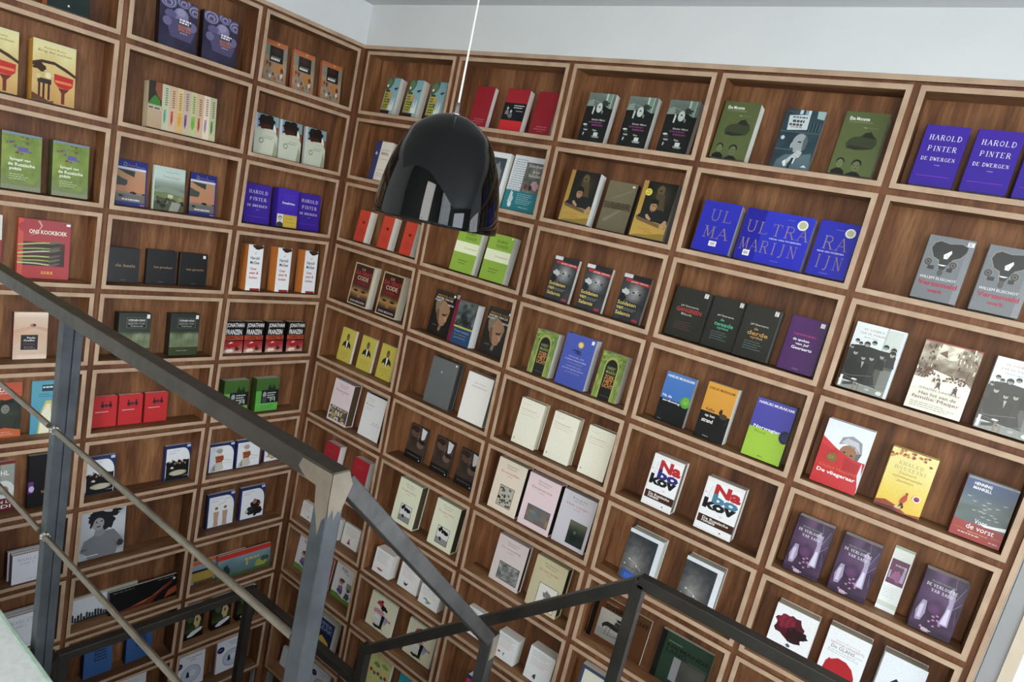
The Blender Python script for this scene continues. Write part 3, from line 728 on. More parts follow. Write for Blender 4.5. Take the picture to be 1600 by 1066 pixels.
def _(P):
    P.g(0,0,1,1,lambda u,v: mx('2b3f4a','506a74',fbm(u*3,v*5,7)),6,9)
    for i in range(9): P.r(.02+i*.11,.82,.08+i*.11,.98,('c9d6d6','304852','7f979c','e2e8e4')[i%4])
    for i in range(6): P.r(.02+i*.05,.5,.05+i*.05,.66,('203038','647a82')[i%2])
    P.r(.16,.64,.7,.88,'dfe3dc'); P.t('GESPREKKEN',.2,.8,.66,.85,'3a4a50',1); P.t('MET EEN',.28,.735,.58,.77,'5a6a70'); P.t('VRIEND',.26,.675,.6,.71,'a04a48')
    P.p([(.0,.0),(.1,.2),(.35,.28),(.8,.3),(1,.18),(1,0)],'5d6b72'); P.e(.6,.42,.13,.14,'c9bda9',16); P.e(.64,.4,.1,.1,'b3a793',12); P.e(.6,.55,.12,.03,'a8adb0')
    P.p([(.5,.3),(.72,.36),(.7,.26),(.55,.05),(.42,.05)],'b9ad99'); P.l([(.5,.36),(.62,.33)],.006,'c9bda9'); P.l([(.48,.33),(.6,.3)],.005,'c0b49f')
    P.p([(.4,.2),(.46,.28),(.36,.05),(.3,.05)],'e6e8e4')
@cover('pinter', 'violet-blue hardcover with white roman capitals', 'h', sp='3c1f9e', pg='e9e6dc')
def _(P):
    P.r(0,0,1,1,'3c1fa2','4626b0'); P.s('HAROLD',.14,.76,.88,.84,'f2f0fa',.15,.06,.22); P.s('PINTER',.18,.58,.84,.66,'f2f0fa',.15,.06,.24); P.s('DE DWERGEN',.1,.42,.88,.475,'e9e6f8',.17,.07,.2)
    P.t('ROMAN',.46,.34,.58,.355,'c8c0ea'); P.r(.1,.158,.88,.17,'8430c8'); 
@cover('pinterband', 'violet-blue hardcover with a yellow portrait band', 'h', sp='3c1f9e', pg='e9e6dc')
def _(P):
    P.r(0,0,1,1,'4423b8','4d2cc6'); P.s('HAROLD',.3,.8,.82,.87,'6a50d8'); P.s('PINTER',.3,.7,.82,.77,'6a50d8'); P.t('Dwaallichten',.22,.6,.84,.66,'e8e4f8',1); P.t('verhalen gedichten',.24,.54,.78,.56,'7a62dc'); P.t('teksten en proza',.26,.48,.76,.5,'7a62dc')
    P.r(0,0,1,.33,'d8b418'); P.r(.02,0,.3,.33,'d9d9d9'); P.head(.16,.2,.1,'b8b8b8','55565a','3a3a3c'); P.r(.36,.04,.98,.29,'e0be28'); P.t('Nobelprijs',.44,.2,.84,.25,'9a7a10'); P.t('voor literatuur',.42,.12,.88,.16,'9a7a10')
@cover('kafka', 'orange-edged paperback with a crowded engraving', sp='d2683a', gloss=1)
def _(P):
    P.g(0,0,1,1,lambda u,v: mx('a8a898','c07a48',vn(u*9,v*11,3)) if v<.62 else mx('8a9488','a08a70',vn(u*8,v*9,5)),20,28); P.r(0,.92,1,1,'cc6a34'); P.r(.12,.87,.9,.93,'c8783c'); P.e(.6,.95,.05,.02,'d8c468')
    for i in range(20): P.blob(.06+hsh(i,2)*.86,.04+hsh(i,3)*.42,.05,.045,('d0ccbc','6a4a38','b05a34','8a9a90')[i%4],i)
    P.e(.68,.36,.19,.13,'c8843c'); P.e(.8,.34,.07,.06,'7a3a1c'); P.r(.24,.5,.82,.87,'2e2826'); P.blob(.5,.78,.2,.07,'4a2c24',3); P.lines(.32,.76,.63,1,.03,'a8a49c',3,.02); P.lines(.3,.82,.595,1,.04,'e6e4de',5,.05)
def _(P):
    P.r(0,0,1,1,'c98a55'); P.g(.05,0,1,.95,lambda u,v: mx('b9b29a','c4733a',vn(u*9,v*11,3)) if v<.6 else mx('7d8a80','b7855c',vn(u*8,v*9,5)),20,28)
    for i in range(16): P.r(.06+hsh(i,2)*.86,.02+hsh(i,3)*.2,.1+hsh(i,2)*.86,.16+hsh(i,3)*.2,('e0d6c0','4a4038','a0522c')[i%3])
    P.e(.66,.34,.14,.07,'d08438'); P.r(.22,.55,.82,.9,'3d3029'); P.r(.25,.72,.7,.87,'5b3a26'); P.t('De verzamelde',.3,.65,.66,.68,'e8e0d0'); P.t('Kafka',.36,.575,.74,.635,'f4f0e6',1)
@cover('hatman', 'pale paperback showing the back of a dark curly head', sp='c9ccc6', pg='d9d4c6')
def _(P):
    P.r(0,0,1,1,'8fb0b4'); P.r(0,0,.1,1,'b8c4d4'); P.p([(.0,.0),(.02,.6),(.3,.7),(.8,.68),(1,.5),(1,0)],'c8ccb4'); P.blob(.5,.84,.36,.16,'1f1a14',14,.14,22); P.p([(.16,.8),(.84,.82),(.76,.66),(.24,.68)],'2a1612'); P.blob(.4,.7,.26,.06,'4a2018',6,.2); P.p([(.8,.82),(.98,.6),(.86,.62),(.78,.7)],'e9e6e0'); P.p([(.88,.74),(1,.74),(1,.5),(.94,.55)],'9a5a34')
    P.l([(.1,.62),(.5,.6),(.95,.56)],.002,'a8a690'); P.l([(.5,.58),(.45,0)],.0015,'b2b09a'); P.lines(.45,.86,.48,1,.03,'8a8a7a',3,.012); P.lines(.35,.9,.43,1,.03,'7a7a6c',5,.014); P.p([(.8,0),(.9,.4),(1,.2),(1,0)],'a9b088'); P.e(.3,.34,.1,.07,'8a8c7e'); P.e(.3,.34,.07,.045,'c8ccb4')
def _(P):
    P.g(0,0,1,1,lambda u,v: mx('cfcfbc','b9c3bd',v),2,4); P.r(0,.75,1,1,'7f97a3','a9bcc2'); P.blob(.48,.84,.4,.13,'1f1f1d',14,.2); P.blob(.5,.7,.26,.12,'4a3020',6,.15); P.p([(.76,.78),(.95,.55),(.8,.62)],'e9e6e0'); P.e(.52,.68,.14,.09,'8a5f43')
    P.p([(0,.0),(0,.5),(.2,.6),(.75,.6),(1,.48),(1,0)],'cfcdb8'); P.l([(.5,.58),(.45,0)],.002,'a8a690'); P.t('Ostromynski',.35,.475,.85,.5,'6a6a60'); P.t('de ballingschap',.42,.42,.9,.44,'7a7a70'); P.e(.25,.32,.13,.08,'8a8c7e'); P.e(.25,.32,.1,.06,'cfcdb8'); P.lines(.3,.8,.25,2,.03,'a8a690')
@cover('mcgee', 'thick orange-spined paperback with white front', sp='ee8a1c', pg='e0d8c8', gloss=1)
def _(P):
    P.r(0,0,1,1,'eef0f4'); P.blob(.6,.97,.34,.055,'4a3528',4); P.e(.62,.93,.2,.03,'33241c'); P.t('c.1',.44,.8,.56,.84,'55555a',1)
    P.t('Harold',.18,.68,.78,.75,'3a3f4a',1); P.t('McGee',.18,.58,.8,.65,'3a3f4a',1); P.t('Over',.22,.45,.66,.51,'cc3a44',1); P.t('eten &',.18,.36,.8,.42,'cc3a44',1); P.t('koken',.2,.26,.74,.32,'cc3a44',1); P.r(.3,.0,.96,.05,'a8262c')
# --- second row
@cover('ekel', 'cream paperback with a dark blue left stripe', pg='e2ded0')
def _(P):
    P.r(0,0,1,1,'ddd8c8'); P.r(0,0,.34,1,'3a4272'); P.blob(.15,.68,.06,.04,'c9cbe0',3); P.t('JACQUES',.42,.76,.94,.8,'b0705a'); P.t('BREL',.44,.66,.9,.73,'b0705a',1); P.t('de teksten',.42,.54,.9,.57,'8a8478'); P.t('vertaald',.42,.26,.84,.29,'a08a70'); P.lines(.42,.94,.2,3,.04,'b09a80')
@cover('whitehalf', 'white-edged grey paperback half hidden by the lamp')
def _(P):
    P.r(0,0,1,1,'e4e6e6'); P.r(.1,.3,.85,.9,'4a555c'); P.blob(.5,.6,.25,.2,'8a969c',3)
@cover('schrijf', 'letter-covered paperback with a teal lower band', pg='e0e2de')
def _(P):
    P.r(0,0,1,1,'cfd6d6','dde4e6'); P.lines(.06,.5,.93,14,.042,'8a9496',4); P.g(.42,.36,1,.9,lambda u,v: mx('4a4e48','a9a69c',fbm(u*5,v*5,8)),10,10); P.t('Schrijvers',.5,.8,.96,.87,'eceee8'); P.t('& hun',.66,.72,.86,.77,'eceee8'); P.t('huisdier',.56,.64,.92,.7,'e0e2dc')
    P.blob(.8,.5,.14,.08,'d8a8b4',3); P.e(.55,.46,.05,.05,'8a3a34'); P.e(.7,.45,.05,.05,'5a2a2a')
    P.r(0,0,1,.36,'1f8f9a'); P.blob(.2,.2,.07,.13,'bfd4d0',5); P.blob(.22,.1,.06,.05,'e6eeea',7); P.lines(.38,.92,.32,6,.034,'a8d4d6',9); P.t('Willem Spoor',.5,.06,.82,.09,'e8f4f4')
@cover('boysill','yellow paperback with a young man leaning on his arms', sp='caa032', pg='e6e6e2', gloss=1)
def _(P):
    P.r(0,0,1,1,'c9a236','bb8f34'); P.g(.14,.3,1,1,lambda u,v: mx('17160f','4f4228',max(0,.9-2.2*math.hypot(u-.55,(v-.62)))+.1*vn(u*4,v*4,3)),8,12)
    P.e(.56,.86,.11,.09,'6a5a34'); P.p([(.44,.8),(.7,.8),(.8,.5),(.5,.5)],'54452a'); P.e(.55,.85,.05,.02,'3a2e1a',8)
    P.p([(.06,.36),(.2,.46),(.4,.52),(.75,.52),(.96,.42),(.98,.3),(.9,.28),(.1,.34)],'1a1d1e'); P.e(.47,.56,.1,.09,'b08258',14); P.p([(.34,.6),(.36,.68),(.46,.71),(.58,.68),(.6,.58),(.52,.62),(.4,.61)],'15120e'); P.e(.45,.58,.025,.01,'3a2416',6); P.e(.52,.57,.02,.01,'3a2416',6); P.p([(.44,.5),(.52,.5),(.5,.47),(.45,.47)],'8a5a3a')
    P.p([(.02,.36),(.9,.26),(.96,.26),(.96,.21),(.86,.2),(.1,.29)],'7a5c38'); P.p([(.3,.4),(.36,.42),(.5,.34),(.46,.31),(.34,.35)],'c09468'); P.p([(.78,.24),(.9,.36),(.98,.34),(.94,.22),(.84,.19)],'c09468')
    P.t('De belofte',.22,.14,.58,.18,'b87a34'); P.t('van Lisa',.4,.09,.64,.13,'c8542c'); P.p([(0,.0),(.2,.04),(.5,.06),(.9,.12),(1,.12),(1,0)],'9a7c22')
def _(P):
    P.r(0,0,1,1,'d2a636','c2942e'); P.g(.2,.34,1,1,lambda u,v: mx('23221a','6b5a30',fbm(u*3,v*3,4)*(1-u*.5)),8,10)
    P.e(.66,.82,.1,.08,'7a5a3a'); P.blob(.64,.7,.18,.1,'6a4f30',4); P.p([(.1,.37),(.3,.5),(.5,.55),(.78,.54),(.96,.4),(.9,.34),(.15,.34)],'1f1d1a'); P.e(.55,.6,.12,.08,'c08a60'); P.e(.54,.67,.14,.05,'1c1612'); P.e(.5,.6,.02,.01,'2a1c14'); P.e(.6,.6,.02,.01,'2a1c14')
    P.r(.02,.3,.96,.36,'8a6a44'); P.e(.4,.38,.1,.03,'c49468'); P.e(.82,.35,.12,.04,'c49468')
    P.t('De belofte',.2,.2,.72,.25,'9a5a20'); P.t('Ida',.46,.14,.62,.18,'b04a1c',1); P.lines(.25,.7,.28,1,.03,'8a5a2a'); P.p([(0,.06),(.3,.12),(.8,.1),(1,.16),(1,0),(0,0)],'b88e20')
@cover('boysill2', 'yellow paperback of the leaning young man, with round badge', sp='caa032', pg='a9aaa6', gloss=1, pl=lambda r,w,h,t: sticker(r,w,h,.22,.8,.1,'e8da2c',mark=lambda P:(P.t('NU',.18,.81,.26,.835,'23231a',1),P.t('€10',.17,.765,.27,.795,'23231a',1))))
def _(P): COV['boysill']['f'](P)
@cover('oorlog', 'olive-brown hardcover with tightly packed dark capitals', 'h', pg='2c2a26', sp='3a3426', gloss=1)
def _(P):
    P.r(0,0,1,1,'6e6448','7b7152'); P.p([(.2,.62),(.9,.84),(.95,.9),(.3,.68)],'857b5a'); P.p([(.1,.2),(.7,.5),(.72,.46),(.2,.16)],'857b5a')
    for i in range(26):
        x=.02+i*.037; k=hsh(i,17); P.r(x,.45+.012*k,x+.014,.575,'2e281c'); 
        if k>.4: P.r(x,.56,x+.032,.575,'2e281c')
        if k<.6: P.r(x,.45,x+.032,.465,'2e281c')
        if .3<k<.8: P.r(x,.505,x+.03,.52,'2e281c')
    P.r(.84,.91,.93,.95,'d8d8d0')
def _(P):
    P.r(0,0,1,1,'76694a','83754f'); P.t('TRANSCHAOTISCH',.06,.47,.97,.57,'3a3222',1); P.r(.06,.51,.97,.522,'76694a'); P.p([(0,.8),(.4,1),(.55,1),(0,.7)],'8b7d58'); P.r(.82,.9,.92,.94,'dcdcd4')
def title(P, lines, x0, x1, y0, dy, hh, col, bold=0, serif=0):
    for i, s in enumerate(lines):
        W_ = (x1-x0)*min(1, .35+.65*len(s)/max(len(q) for q in lines)); a = (x0+x1)/2-W_/2
        (P.s if serif else P.t)(s, a, y0-i*dy, a+W_, y0-i*dy+hh, col, **({} if serif else {'bold': bold}))
COIN = lambda P: (P.e(.8,.81,.075,.05,'c9c9a0'), P.lines(.75,.86,.83,2,.03,'8a8a6a',3,.01))
@cover('ultraA', 'ultramarine hardcover showing the letters U L and M A', 'h', sp='1e1ea0', gloss=1, pl=lambda r,w,h,t: sticker(r,w,h,.53,.17,.1,'eceae6',0,'price_label',ry=.05,mark=lambda P:[P.r(.47+i*.018,.14,.478+i*.018,.2,'222222') for i in range(7)]))
def _(P):
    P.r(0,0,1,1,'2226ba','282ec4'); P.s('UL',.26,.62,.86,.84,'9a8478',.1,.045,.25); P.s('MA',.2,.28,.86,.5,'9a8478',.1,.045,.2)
@cover('ultraB', 'wide ultramarine hardcover lettered ULTRA MARIJN', 'h', sp='1e1ea0', gloss=1, pl=lambda r,w,h,t: (sticker(r,w,h,.85,.83,.075,'dfdfd0',mark=lambda P:(P.e(.85,.83,.055,.055*w/h,'c8c8a0'),)), sticker(r,w,h,.17,.14,.05,'eceae6',0,'price_label',ry=.055,mark=lambda P:[P.r(.135+i*.011,.11,.14+i*.011,.17,'222222') for i in range(6)])))
def _(P):
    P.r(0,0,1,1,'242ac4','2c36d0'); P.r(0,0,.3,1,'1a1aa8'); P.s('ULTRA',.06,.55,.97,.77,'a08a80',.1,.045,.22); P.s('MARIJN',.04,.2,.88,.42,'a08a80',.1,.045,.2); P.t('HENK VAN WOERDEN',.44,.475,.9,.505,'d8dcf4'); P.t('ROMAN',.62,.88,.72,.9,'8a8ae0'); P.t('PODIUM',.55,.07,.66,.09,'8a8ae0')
@cover('ultraC', 'ultramarine hardcover showing the letters R A and I J N', 'h', sp='1e1ea0', gloss=1, pl=lambda r,w,h,t: sticker(r,w,h,.8,.83,.13,'dfdfd0',mark=lambda P:P.e(.8,.83,.09,.09*w/h,'c8c8a0')))
def _(P):
    P.r(0,0,1,1,'2226b2','262cbe'); P.s('RA',.2,.5,.82,.73,'a08a80',.1,.045,.25); P.s('IJN',.14,.15,.84,.38,'a08a80',.1,.045,.25); P.t('HENK VAN WOERDEN',.12,.43,.8,.46,'d8dcf4'); P.t('ROMAN',.44,.85,.62,.87,'8a8ae0'); P.t('PODIUM',.34,.05,.56,.07,'8a8ae0')
@cover('elephant', 'grey cover with a dark elephant head and pink title', 'h', sp='6d7376', gloss=1)
def _(P):
    P.r(0,0,1,1,'777c7f','858b8f'); P.r(.86,.0,1,1,'8d9296')
    E_ = '3f403f'
    P.p([(.1,.8),(.15,.9),(.26,.935),(.48,.91),(.74,.935),(.9,.9),(.89,.8),(.8,.7),(.66,.66),(.52,.5),(.46,.42),(.38,.5),(.34,.62),(.2,.66)],'9a958d')
    P.p([(.12,.8),(.17,.885),(.27,.92),(.48,.895),(.73,.92),(.88,.885),(.87,.8),(.78,.71),(.64,.665),(.52,.5),(.46,.44),(.4,.5),(.36,.63),(.22,.67)],E_)
    for cx in (.14,.68): P.e(cx,.58,.1,.07,'9a958d'); P.e(cx,.58,.085,.058,'565654'); P.e(cx,.58,.045,.03,'8a857d'); P.e(cx,.58,.03,.02,'444443')
    P.r(.16,.47,.3,.53,E_); P.r(.58,.47,.7,.53,E_); P.e(.46,.44,.06,.06,'5c5b58')
    P.p([(.42,.72),(.56,.8),(.58,.76),(.52,.66),(.44,.66)],'e6e6e4'); P.l([(.47,.72),(.52,.68)],.003,'33332f'); P.p([(.36,.565),(.56,.565),(.5,.545),(.42,.545)],'e6e6e4')
    P.t('WILLEM ELSSCHOT',.06,.325,.86,.365,'eef0f0'); P.t('Verzameld',.06,.22,.92,.295,'b82a4c',2); P.t('werk',.32,.12,.66,.18,'b82a4c',2); P.r(.84,.9,.98,.97,'e9ebec'); P.lines(.86,.97,.96,3,.02,'33363a',3,.008)
@cover('women', 'white paperback with a grey photograph of standing women', 'p', sp='d9dedd', gloss=1)
def _(P):
    P.r(0,0,1,1,'c6cdca','dbe2e0'); P.r(.62,.5,.66,1,'b4bcb8'); P.r(.66,.4,.94,.98,'c4ccc4'); P.r(.94,0,1,1,'d0d6dc'); P.s('DE STEMMEN',.18,.9,.58,.925,'b4806e',.2,.1); P.s('VAN DE PAMANO',.12,.84,.64,.865,'b4806e',.2,.1); P.t('Jaume Cabré',.22,.78,.5,.81,'8a8e90')
    P.p([(0,.6),(.1,.66),(.3,.68),(.6,.66),(.9,.66),(.94,.6),(.94,.1),(0,.12)],'2a2e2a'); P.p([(.66,.56),(.94,.56),(.94,.1),(.72,.1),(.62,.3)],'565a50'); P.r(.74,.1,.94,.4,'7d8078')
    for x,y,r in ((.12,.72,.04),(.2,.69,.035),(.33,.7,.055),(.46,.74,.045),(.7,.72,.05),(.86,.7,.05),(.06,.62,.04)): P.e(x,y+.005,r*1.15,r*.75,'26261f',12); P.e(x,y-.008,r*.8,r*.55,'a4a69c',10); P.e(x,y+r*.32,r*.8,r*.3,'26261f',10); P.r(x-r*.45,y-.006,x+r*.45,y-.001,'6a6c62')
    for x,y,r in ((.16,.55,.055),(.34,.5,.05),(.5,.52,.055),(.68,.58,.05),(.86,.64,.06)): P.e(x,y+.01,r*1.1,r*.75,'24241e',12); P.e(x,y-.005,r*.8,r*.6,'b0b2a8',12); P.e(x,y+r*.36,r*.85,r*.32,'24241e',12); P.r(x-r*.45,y-.004,x+r*.45,y+.003,'74766c'); P.r(x-r*.25,y-r*.38,x+r*.25,y-r*.3,'74766c'); P.p([(x-.1,y-.2),(x-.07,y-.05),(x+.07,y-.05),(x+.1,y-.2)],('1d211c','2c302a')[int(x*50)%2])
    P.r(0,.14,.5,.42,'1a1e19'); P.p([(.33,.44),(.38,.44),(.36,.34)],'b8bab0'); P.l([(.04,.26),(.06,.2),(.2,.2),(.45,.24),(.6,.26)],.0022,'a8aca4'); P.l([(.06,.18),(.5,.1),(.94,.18)],.0022,'9aa098')
    P.r(0,0,.94,.1,'8f938a'); P.r(.02,.02,.07,.18,'dfe3de'); P.p([(.1,.08),(.3,.12),(.4,.09),(.1,.04)],'3a3c34'); P.e(.84,.05,.06,.03,'c9cdc0'); P.e(.6,.06,.05,.02,'b4b8ac'); P.r(.3,.0,.34,.14,'8a7a6a'); P.r(.4,0,.43,.12,'8a7a6a'); P.e(.3,.16,.06,.012,'d8dcd6')
def _(P):
    P.r(0,0,1,1,'d9dddb','e4e8e7'); P.t('DE STEMMEN',.26,.9,.72,.93,'a8684a'); P.t('VAN DE PAMANO',.2,.845,.8,.875,'a8684a'); P.t('Jaume Cabré',.34,.79,.66,.82,'8a7a6a')
    P.g(0,0,1,.62,lambda u,v: mx('2a2e2a','8f968f',fbm(u*6,v*5,3)*(.4+.5*abs(v-.1))),12,10)
    for i in range(7): P.head(.12+i*.13,.66-(i%2)*.03,.042,'b9bab2','2c2c28','34382f')
    for i in range(5): P.head(.16+i*.17,.5-(i%2)*.03,.05,'c8c8c0','30302c','1d201c')
    P.r(.04,.12,.9,.27,'1c1f1b'); 
    for i in range(9): P.r(.1+i*.09,.05,.13+i*.09,.16,'b0a89a')
    P.l([(.05,.28),(.3,.2),(.6,.24),(.95,.22)],.0025,'c6cac4'); P.p([(0,0),(1,0),(1,.05),(.4,.09),(0,.05)],'c9cdc6'); P.r(.0,.02,.05,.12,'f0f2f0')
@cover('square', 'sepia paperback with a crowd on a town square', 'p', sp='c8c6ae', gloss=1)
def _(P):
    P.r(0,0,1,1,'e0dcc8'); P.g(0,.42,1,.98,lambda u,v: mx('5a4028','e0dac0',.15+.85*fbm(u*9,v*8,5)+(.35 if .28<u<.66 and v>.62 else 0)-(.25 if .12<v<.5 else 0)),20,18); P.r(0,.98,1,1,'a83a30')
    for i in range(90): x=hsh(i,21); y=.56+.4*hsh(i,22); P.r(x,y,min(1,x+.012+.02*hsh(i,23)),y+.02+.05*hsh(i,24),('5a4028','8a6a44','3a2818','e6e0c8','b49468')[i%5]) if not (.3<x<.62 and y>.66) else None
    for i in range(9): P.l([(.78+.025*i,.98),(.76+.02*i,.6)],.0015,('6a4a28','c0a478')[i%2])
    P.l([(.34,.74),(.4,.7),(.46,.7),(.52,.74)],.003,'5a4a3c'); P.l([(.2,.72),(.34,.8),(.5,.76),(.7,.8)],.0025,'4a3828'); P.p([(.3,.84),(.42,.9),(.46,.8)],'6a5038')
    P.p([(.0,.46),(.2,.46),(.3,.6),(.9,.52),(1,.46),(1,.3),(0,.3)],'e0dccc')
    for i in range(70): P.e(.04+.92*hsh(i,11),.52+.1*(hsh(i,12)-.5),.018,.016,('3a241a','6a2c22','8a5a3a','c8b49a','4a1c18')[i%5],6)
    for x,y,k in ((.46,.44,1),(.76,.42,1.1),(.36,.48,.6),(.14,.5,.5)): P.p([(x-.03*k,y),(x+.03*k,y),(x+.03*k,y-.05*k),(x+.05*k,y-.11*k),(x,y-.06*k),(x-.05*k,y-.11*k),(x-.03*k,y-.05*k)],'4a2c22'); P.e(x,y+.015*k,.016*k,.012*k,'3a241a',6)
    P.t('Charles Lewinsky',.16,.3,.88,.335,'6a5a4c'); P.t('Het lot van de',.18,.225,.84,.27,'5a4a3c'); P.t('familie Meijer',.08,.145,.92,.205,'7a3430'); P.lines(.08,.92,.11,3,.028,'7a7268',5,.006)
def _(P):
    P.r(0,0,1,1,'ddd2bf','cfc3ae'); P.r(0,.985,1,1,'a83a30')
    P.g(0,.5,1,.985,lambda u,v: mx('5a4028','cdbf9f',(.2+fbm(u*7,v*6,5)*.9)*(.55+.8*(1-abs(u-.5)*1.6)*v)),16,16)
    P.p([(0,.99),(.2,.99),(.28,.6),(0,.56)],'8a6e48'); P.p([(1,.985),(.8,.985),(.74,.6),(1,.56)],'9a7e56')
    for i in range(14): P.r((.02,.82)[i%2]+.02*(i//2%3),.62+.04*(i//2),(.05,.85)[i%2]+.02*(i//2%3),.645+.04*(i//2),'4a3420')
    for i in range(44): P.e(.06+.88*hsh(i,11),.55+.07*hsh(i,12),.022,.02,('3a241a','6a2c22','8a5a3a','2a1c14')[i%4],6)
    for x,y in ((.4,.44),(.76,.42),(.14,.5)): P.e(x,y,.018,.014,'2a201a',6); P.p([(x-.02,y-.012),(x+.02,y-.012),(x+.03,y-.1),(x,y-.06),(x-.03,y-.1)],'3a2c22')
    P.r(0,0,1,.34,'ddd2bf'); P.t('Charles Lewinsky',.18,.31,.86,.35,'5a4a3c'); P.t('Het lot van de',.2,.235,.84,.285,'5a4a3c'); P.t('familie Meijer',.1,.155,.94,.215,'6a2c26'); P.lines(.1,.94,.12,3,.03,'6a6258',5,.008)
@cover('kite', 'red and white paperback with a boy in a grey cap', 'h', sp='a81a24', gloss=1, pl=lambda r,w,h,t: sticker(r,w,h,.31,.44,.12,'8a6428',mark=lambda P:P.lines(.24,.38,.46,2,.03,'c9a868',3,.01)))
def _(P):
    P.r(0,0,1,1,'e3e7ee','d8dee8'); P.r(0,0,1,.5,'d2161e'); P.e(.6,.56,.19,.13,'a2704c',16); P.e(.52,.57,.03,.012,'2a1a12'); P.e(.68,.55,.03,.012,'2a1a12')
    P.p([(.36,.66),(.4,.78),(.6,.84),(.82,.78),(.88,.62),(.8,.58),(.74,.66),(.5,.7)],'9a9a9e'); P.p([(.4,.7),(.5,.79),(.75,.77),(.84,.62),(.7,.7)],'b9b9be'); P.p([(.78,.6),(.88,.62),(.84,.5),(.76,.5)],'6a6a70')
    P.p([(0,.72),(.32,.6),(.46,.56),(.9,.46),(1,.2),(1,0),(0,0)],'d2161e'); P.p([(.0,.72),(.3,.6),(.3,.55),(0,.6)],'e0282c'); P.p([(.55,.5),(.9,.45),(.85,.2),(.6,.3)],'bd1018'); P.p([(1,.3),(.94,.5),(.92,.3),(1,.1)],'cfd6e2')
    P.t('Khaled Hosseini',.1,.265,.9,.315,'e06a2c'); P.t('De vliegeraar',.08,.165,.92,.235,'f4ecec',1)
@cover('suns', 'yellow hardcover with a small red-robed walker', 'h', sp='d8a83a', gloss=1, pl=lambda r,w,h,t: sticker(r,w,h,.82,.3,.085,'f0e6e0',mark=lambda P:(P.e(.82,.3,.065,.065*w/h,'c8372c'),P.p([(.77,.3),(.87,.3),(.84,.27),(.8,.27)],'3a4a9a'))))
def _(P):
    P.g(0,0,1,1,lambda u,v: mx('f0c81e','f3e58a',min(1,max(0,(v-.1)*1.6))),1,8)
    for i in range(26): P.blob(.02+.96*hsh(i,4),.9+.1*hsh(i,5)-(.1*hsh(i,6) if hsh(i,4)>.75 or hsh(i,4)<.15 else 0),.035,.018,('c8641c','d88a28','8a3a18')[i%3],i)
    P.s('KHALED',.22,.76,.76,.81,'a08a3a',.12,.06); P.s('HOSSEINI',.16,.68,.84,.73,'a08a3a',.12,.06); P.t('Duizend',.3,.61,.66,.65,'b89030'); P.t('schitterende',.18,.545,.82,.585,'b89030'); P.t('zonnen',.3,.48,.66,.51,'b89030')
    P.p([(0,.0),(0,.1),(.2,.14),(.45,.1),(.7,.02),(1,.05),(1,0)],'9a3a14'); P.p([(0,.04),(.4,.06),(.55,0),(0,0)],'5a1c0c'); P.e(.5,.08,.08,.02,'e0c890')
    P.p([(.5,.22),(.56,.3),(.62,.33),(.64,.24),(.6,.18),(.5,.16)],'c8321c'); P.e(.6,.33,.03,.02,'a82814'); P.p([(.53,.17),(.58,.17),(.62,.1),(.57,.07),(.56,.13),(.5,.08)],'3a140c')
@cover('frost', 'blue-grey hardcover with flying gulls and a red base', 'h', sp='6a2420', gloss=1)
def _(P):
    P.g(0,.26,1,1,lambda u,v: mx(mx('4a5a50','66757a',vn(u*6,v*9,3)),'2c4a7a',max(0,v-.4)*1.9),10,12)
    P.r(0,0,1,.27,'a3241e'); P.t('HENNING',.16,.88,.5,.93,'eef0f4',1); P.t('MANKELL',.16,.81,.52,.86,'eef0f4',1); P.r(.02,.965,1,1,'8a90a0')
    for i in range(16): x=.1+.8*hsh(i,8); y=.34+.36*hsh(i,9); P.p([(x-.05,y+.01),(x,y+.004),(x+.06,y+.014),(x,y-.006)],'d2d6d2')
    P.p([(.5,.3),(.75,.32),(1,.36),(1,.3),(.6,.27)],'e2e6e4'); P.t('Voor',.4,.28,.64,.36,'eef0ee'); P.t('de vorst',.28,.17,.82,.255,'eef0ee'); P.t('EERSTE DRUK',.34,.115,.74,.135,'e8b02c',1); P.r(.06,.14,.3,.144,'e8a02c'); P.r(.78,.14,.98,.144,'e8a02c'); P.lines(.16,.7,.09,1,.03,'e8dcdc'); P.t('DE GEUS',.78,.05,.94,.07,'e8dcdc',1)
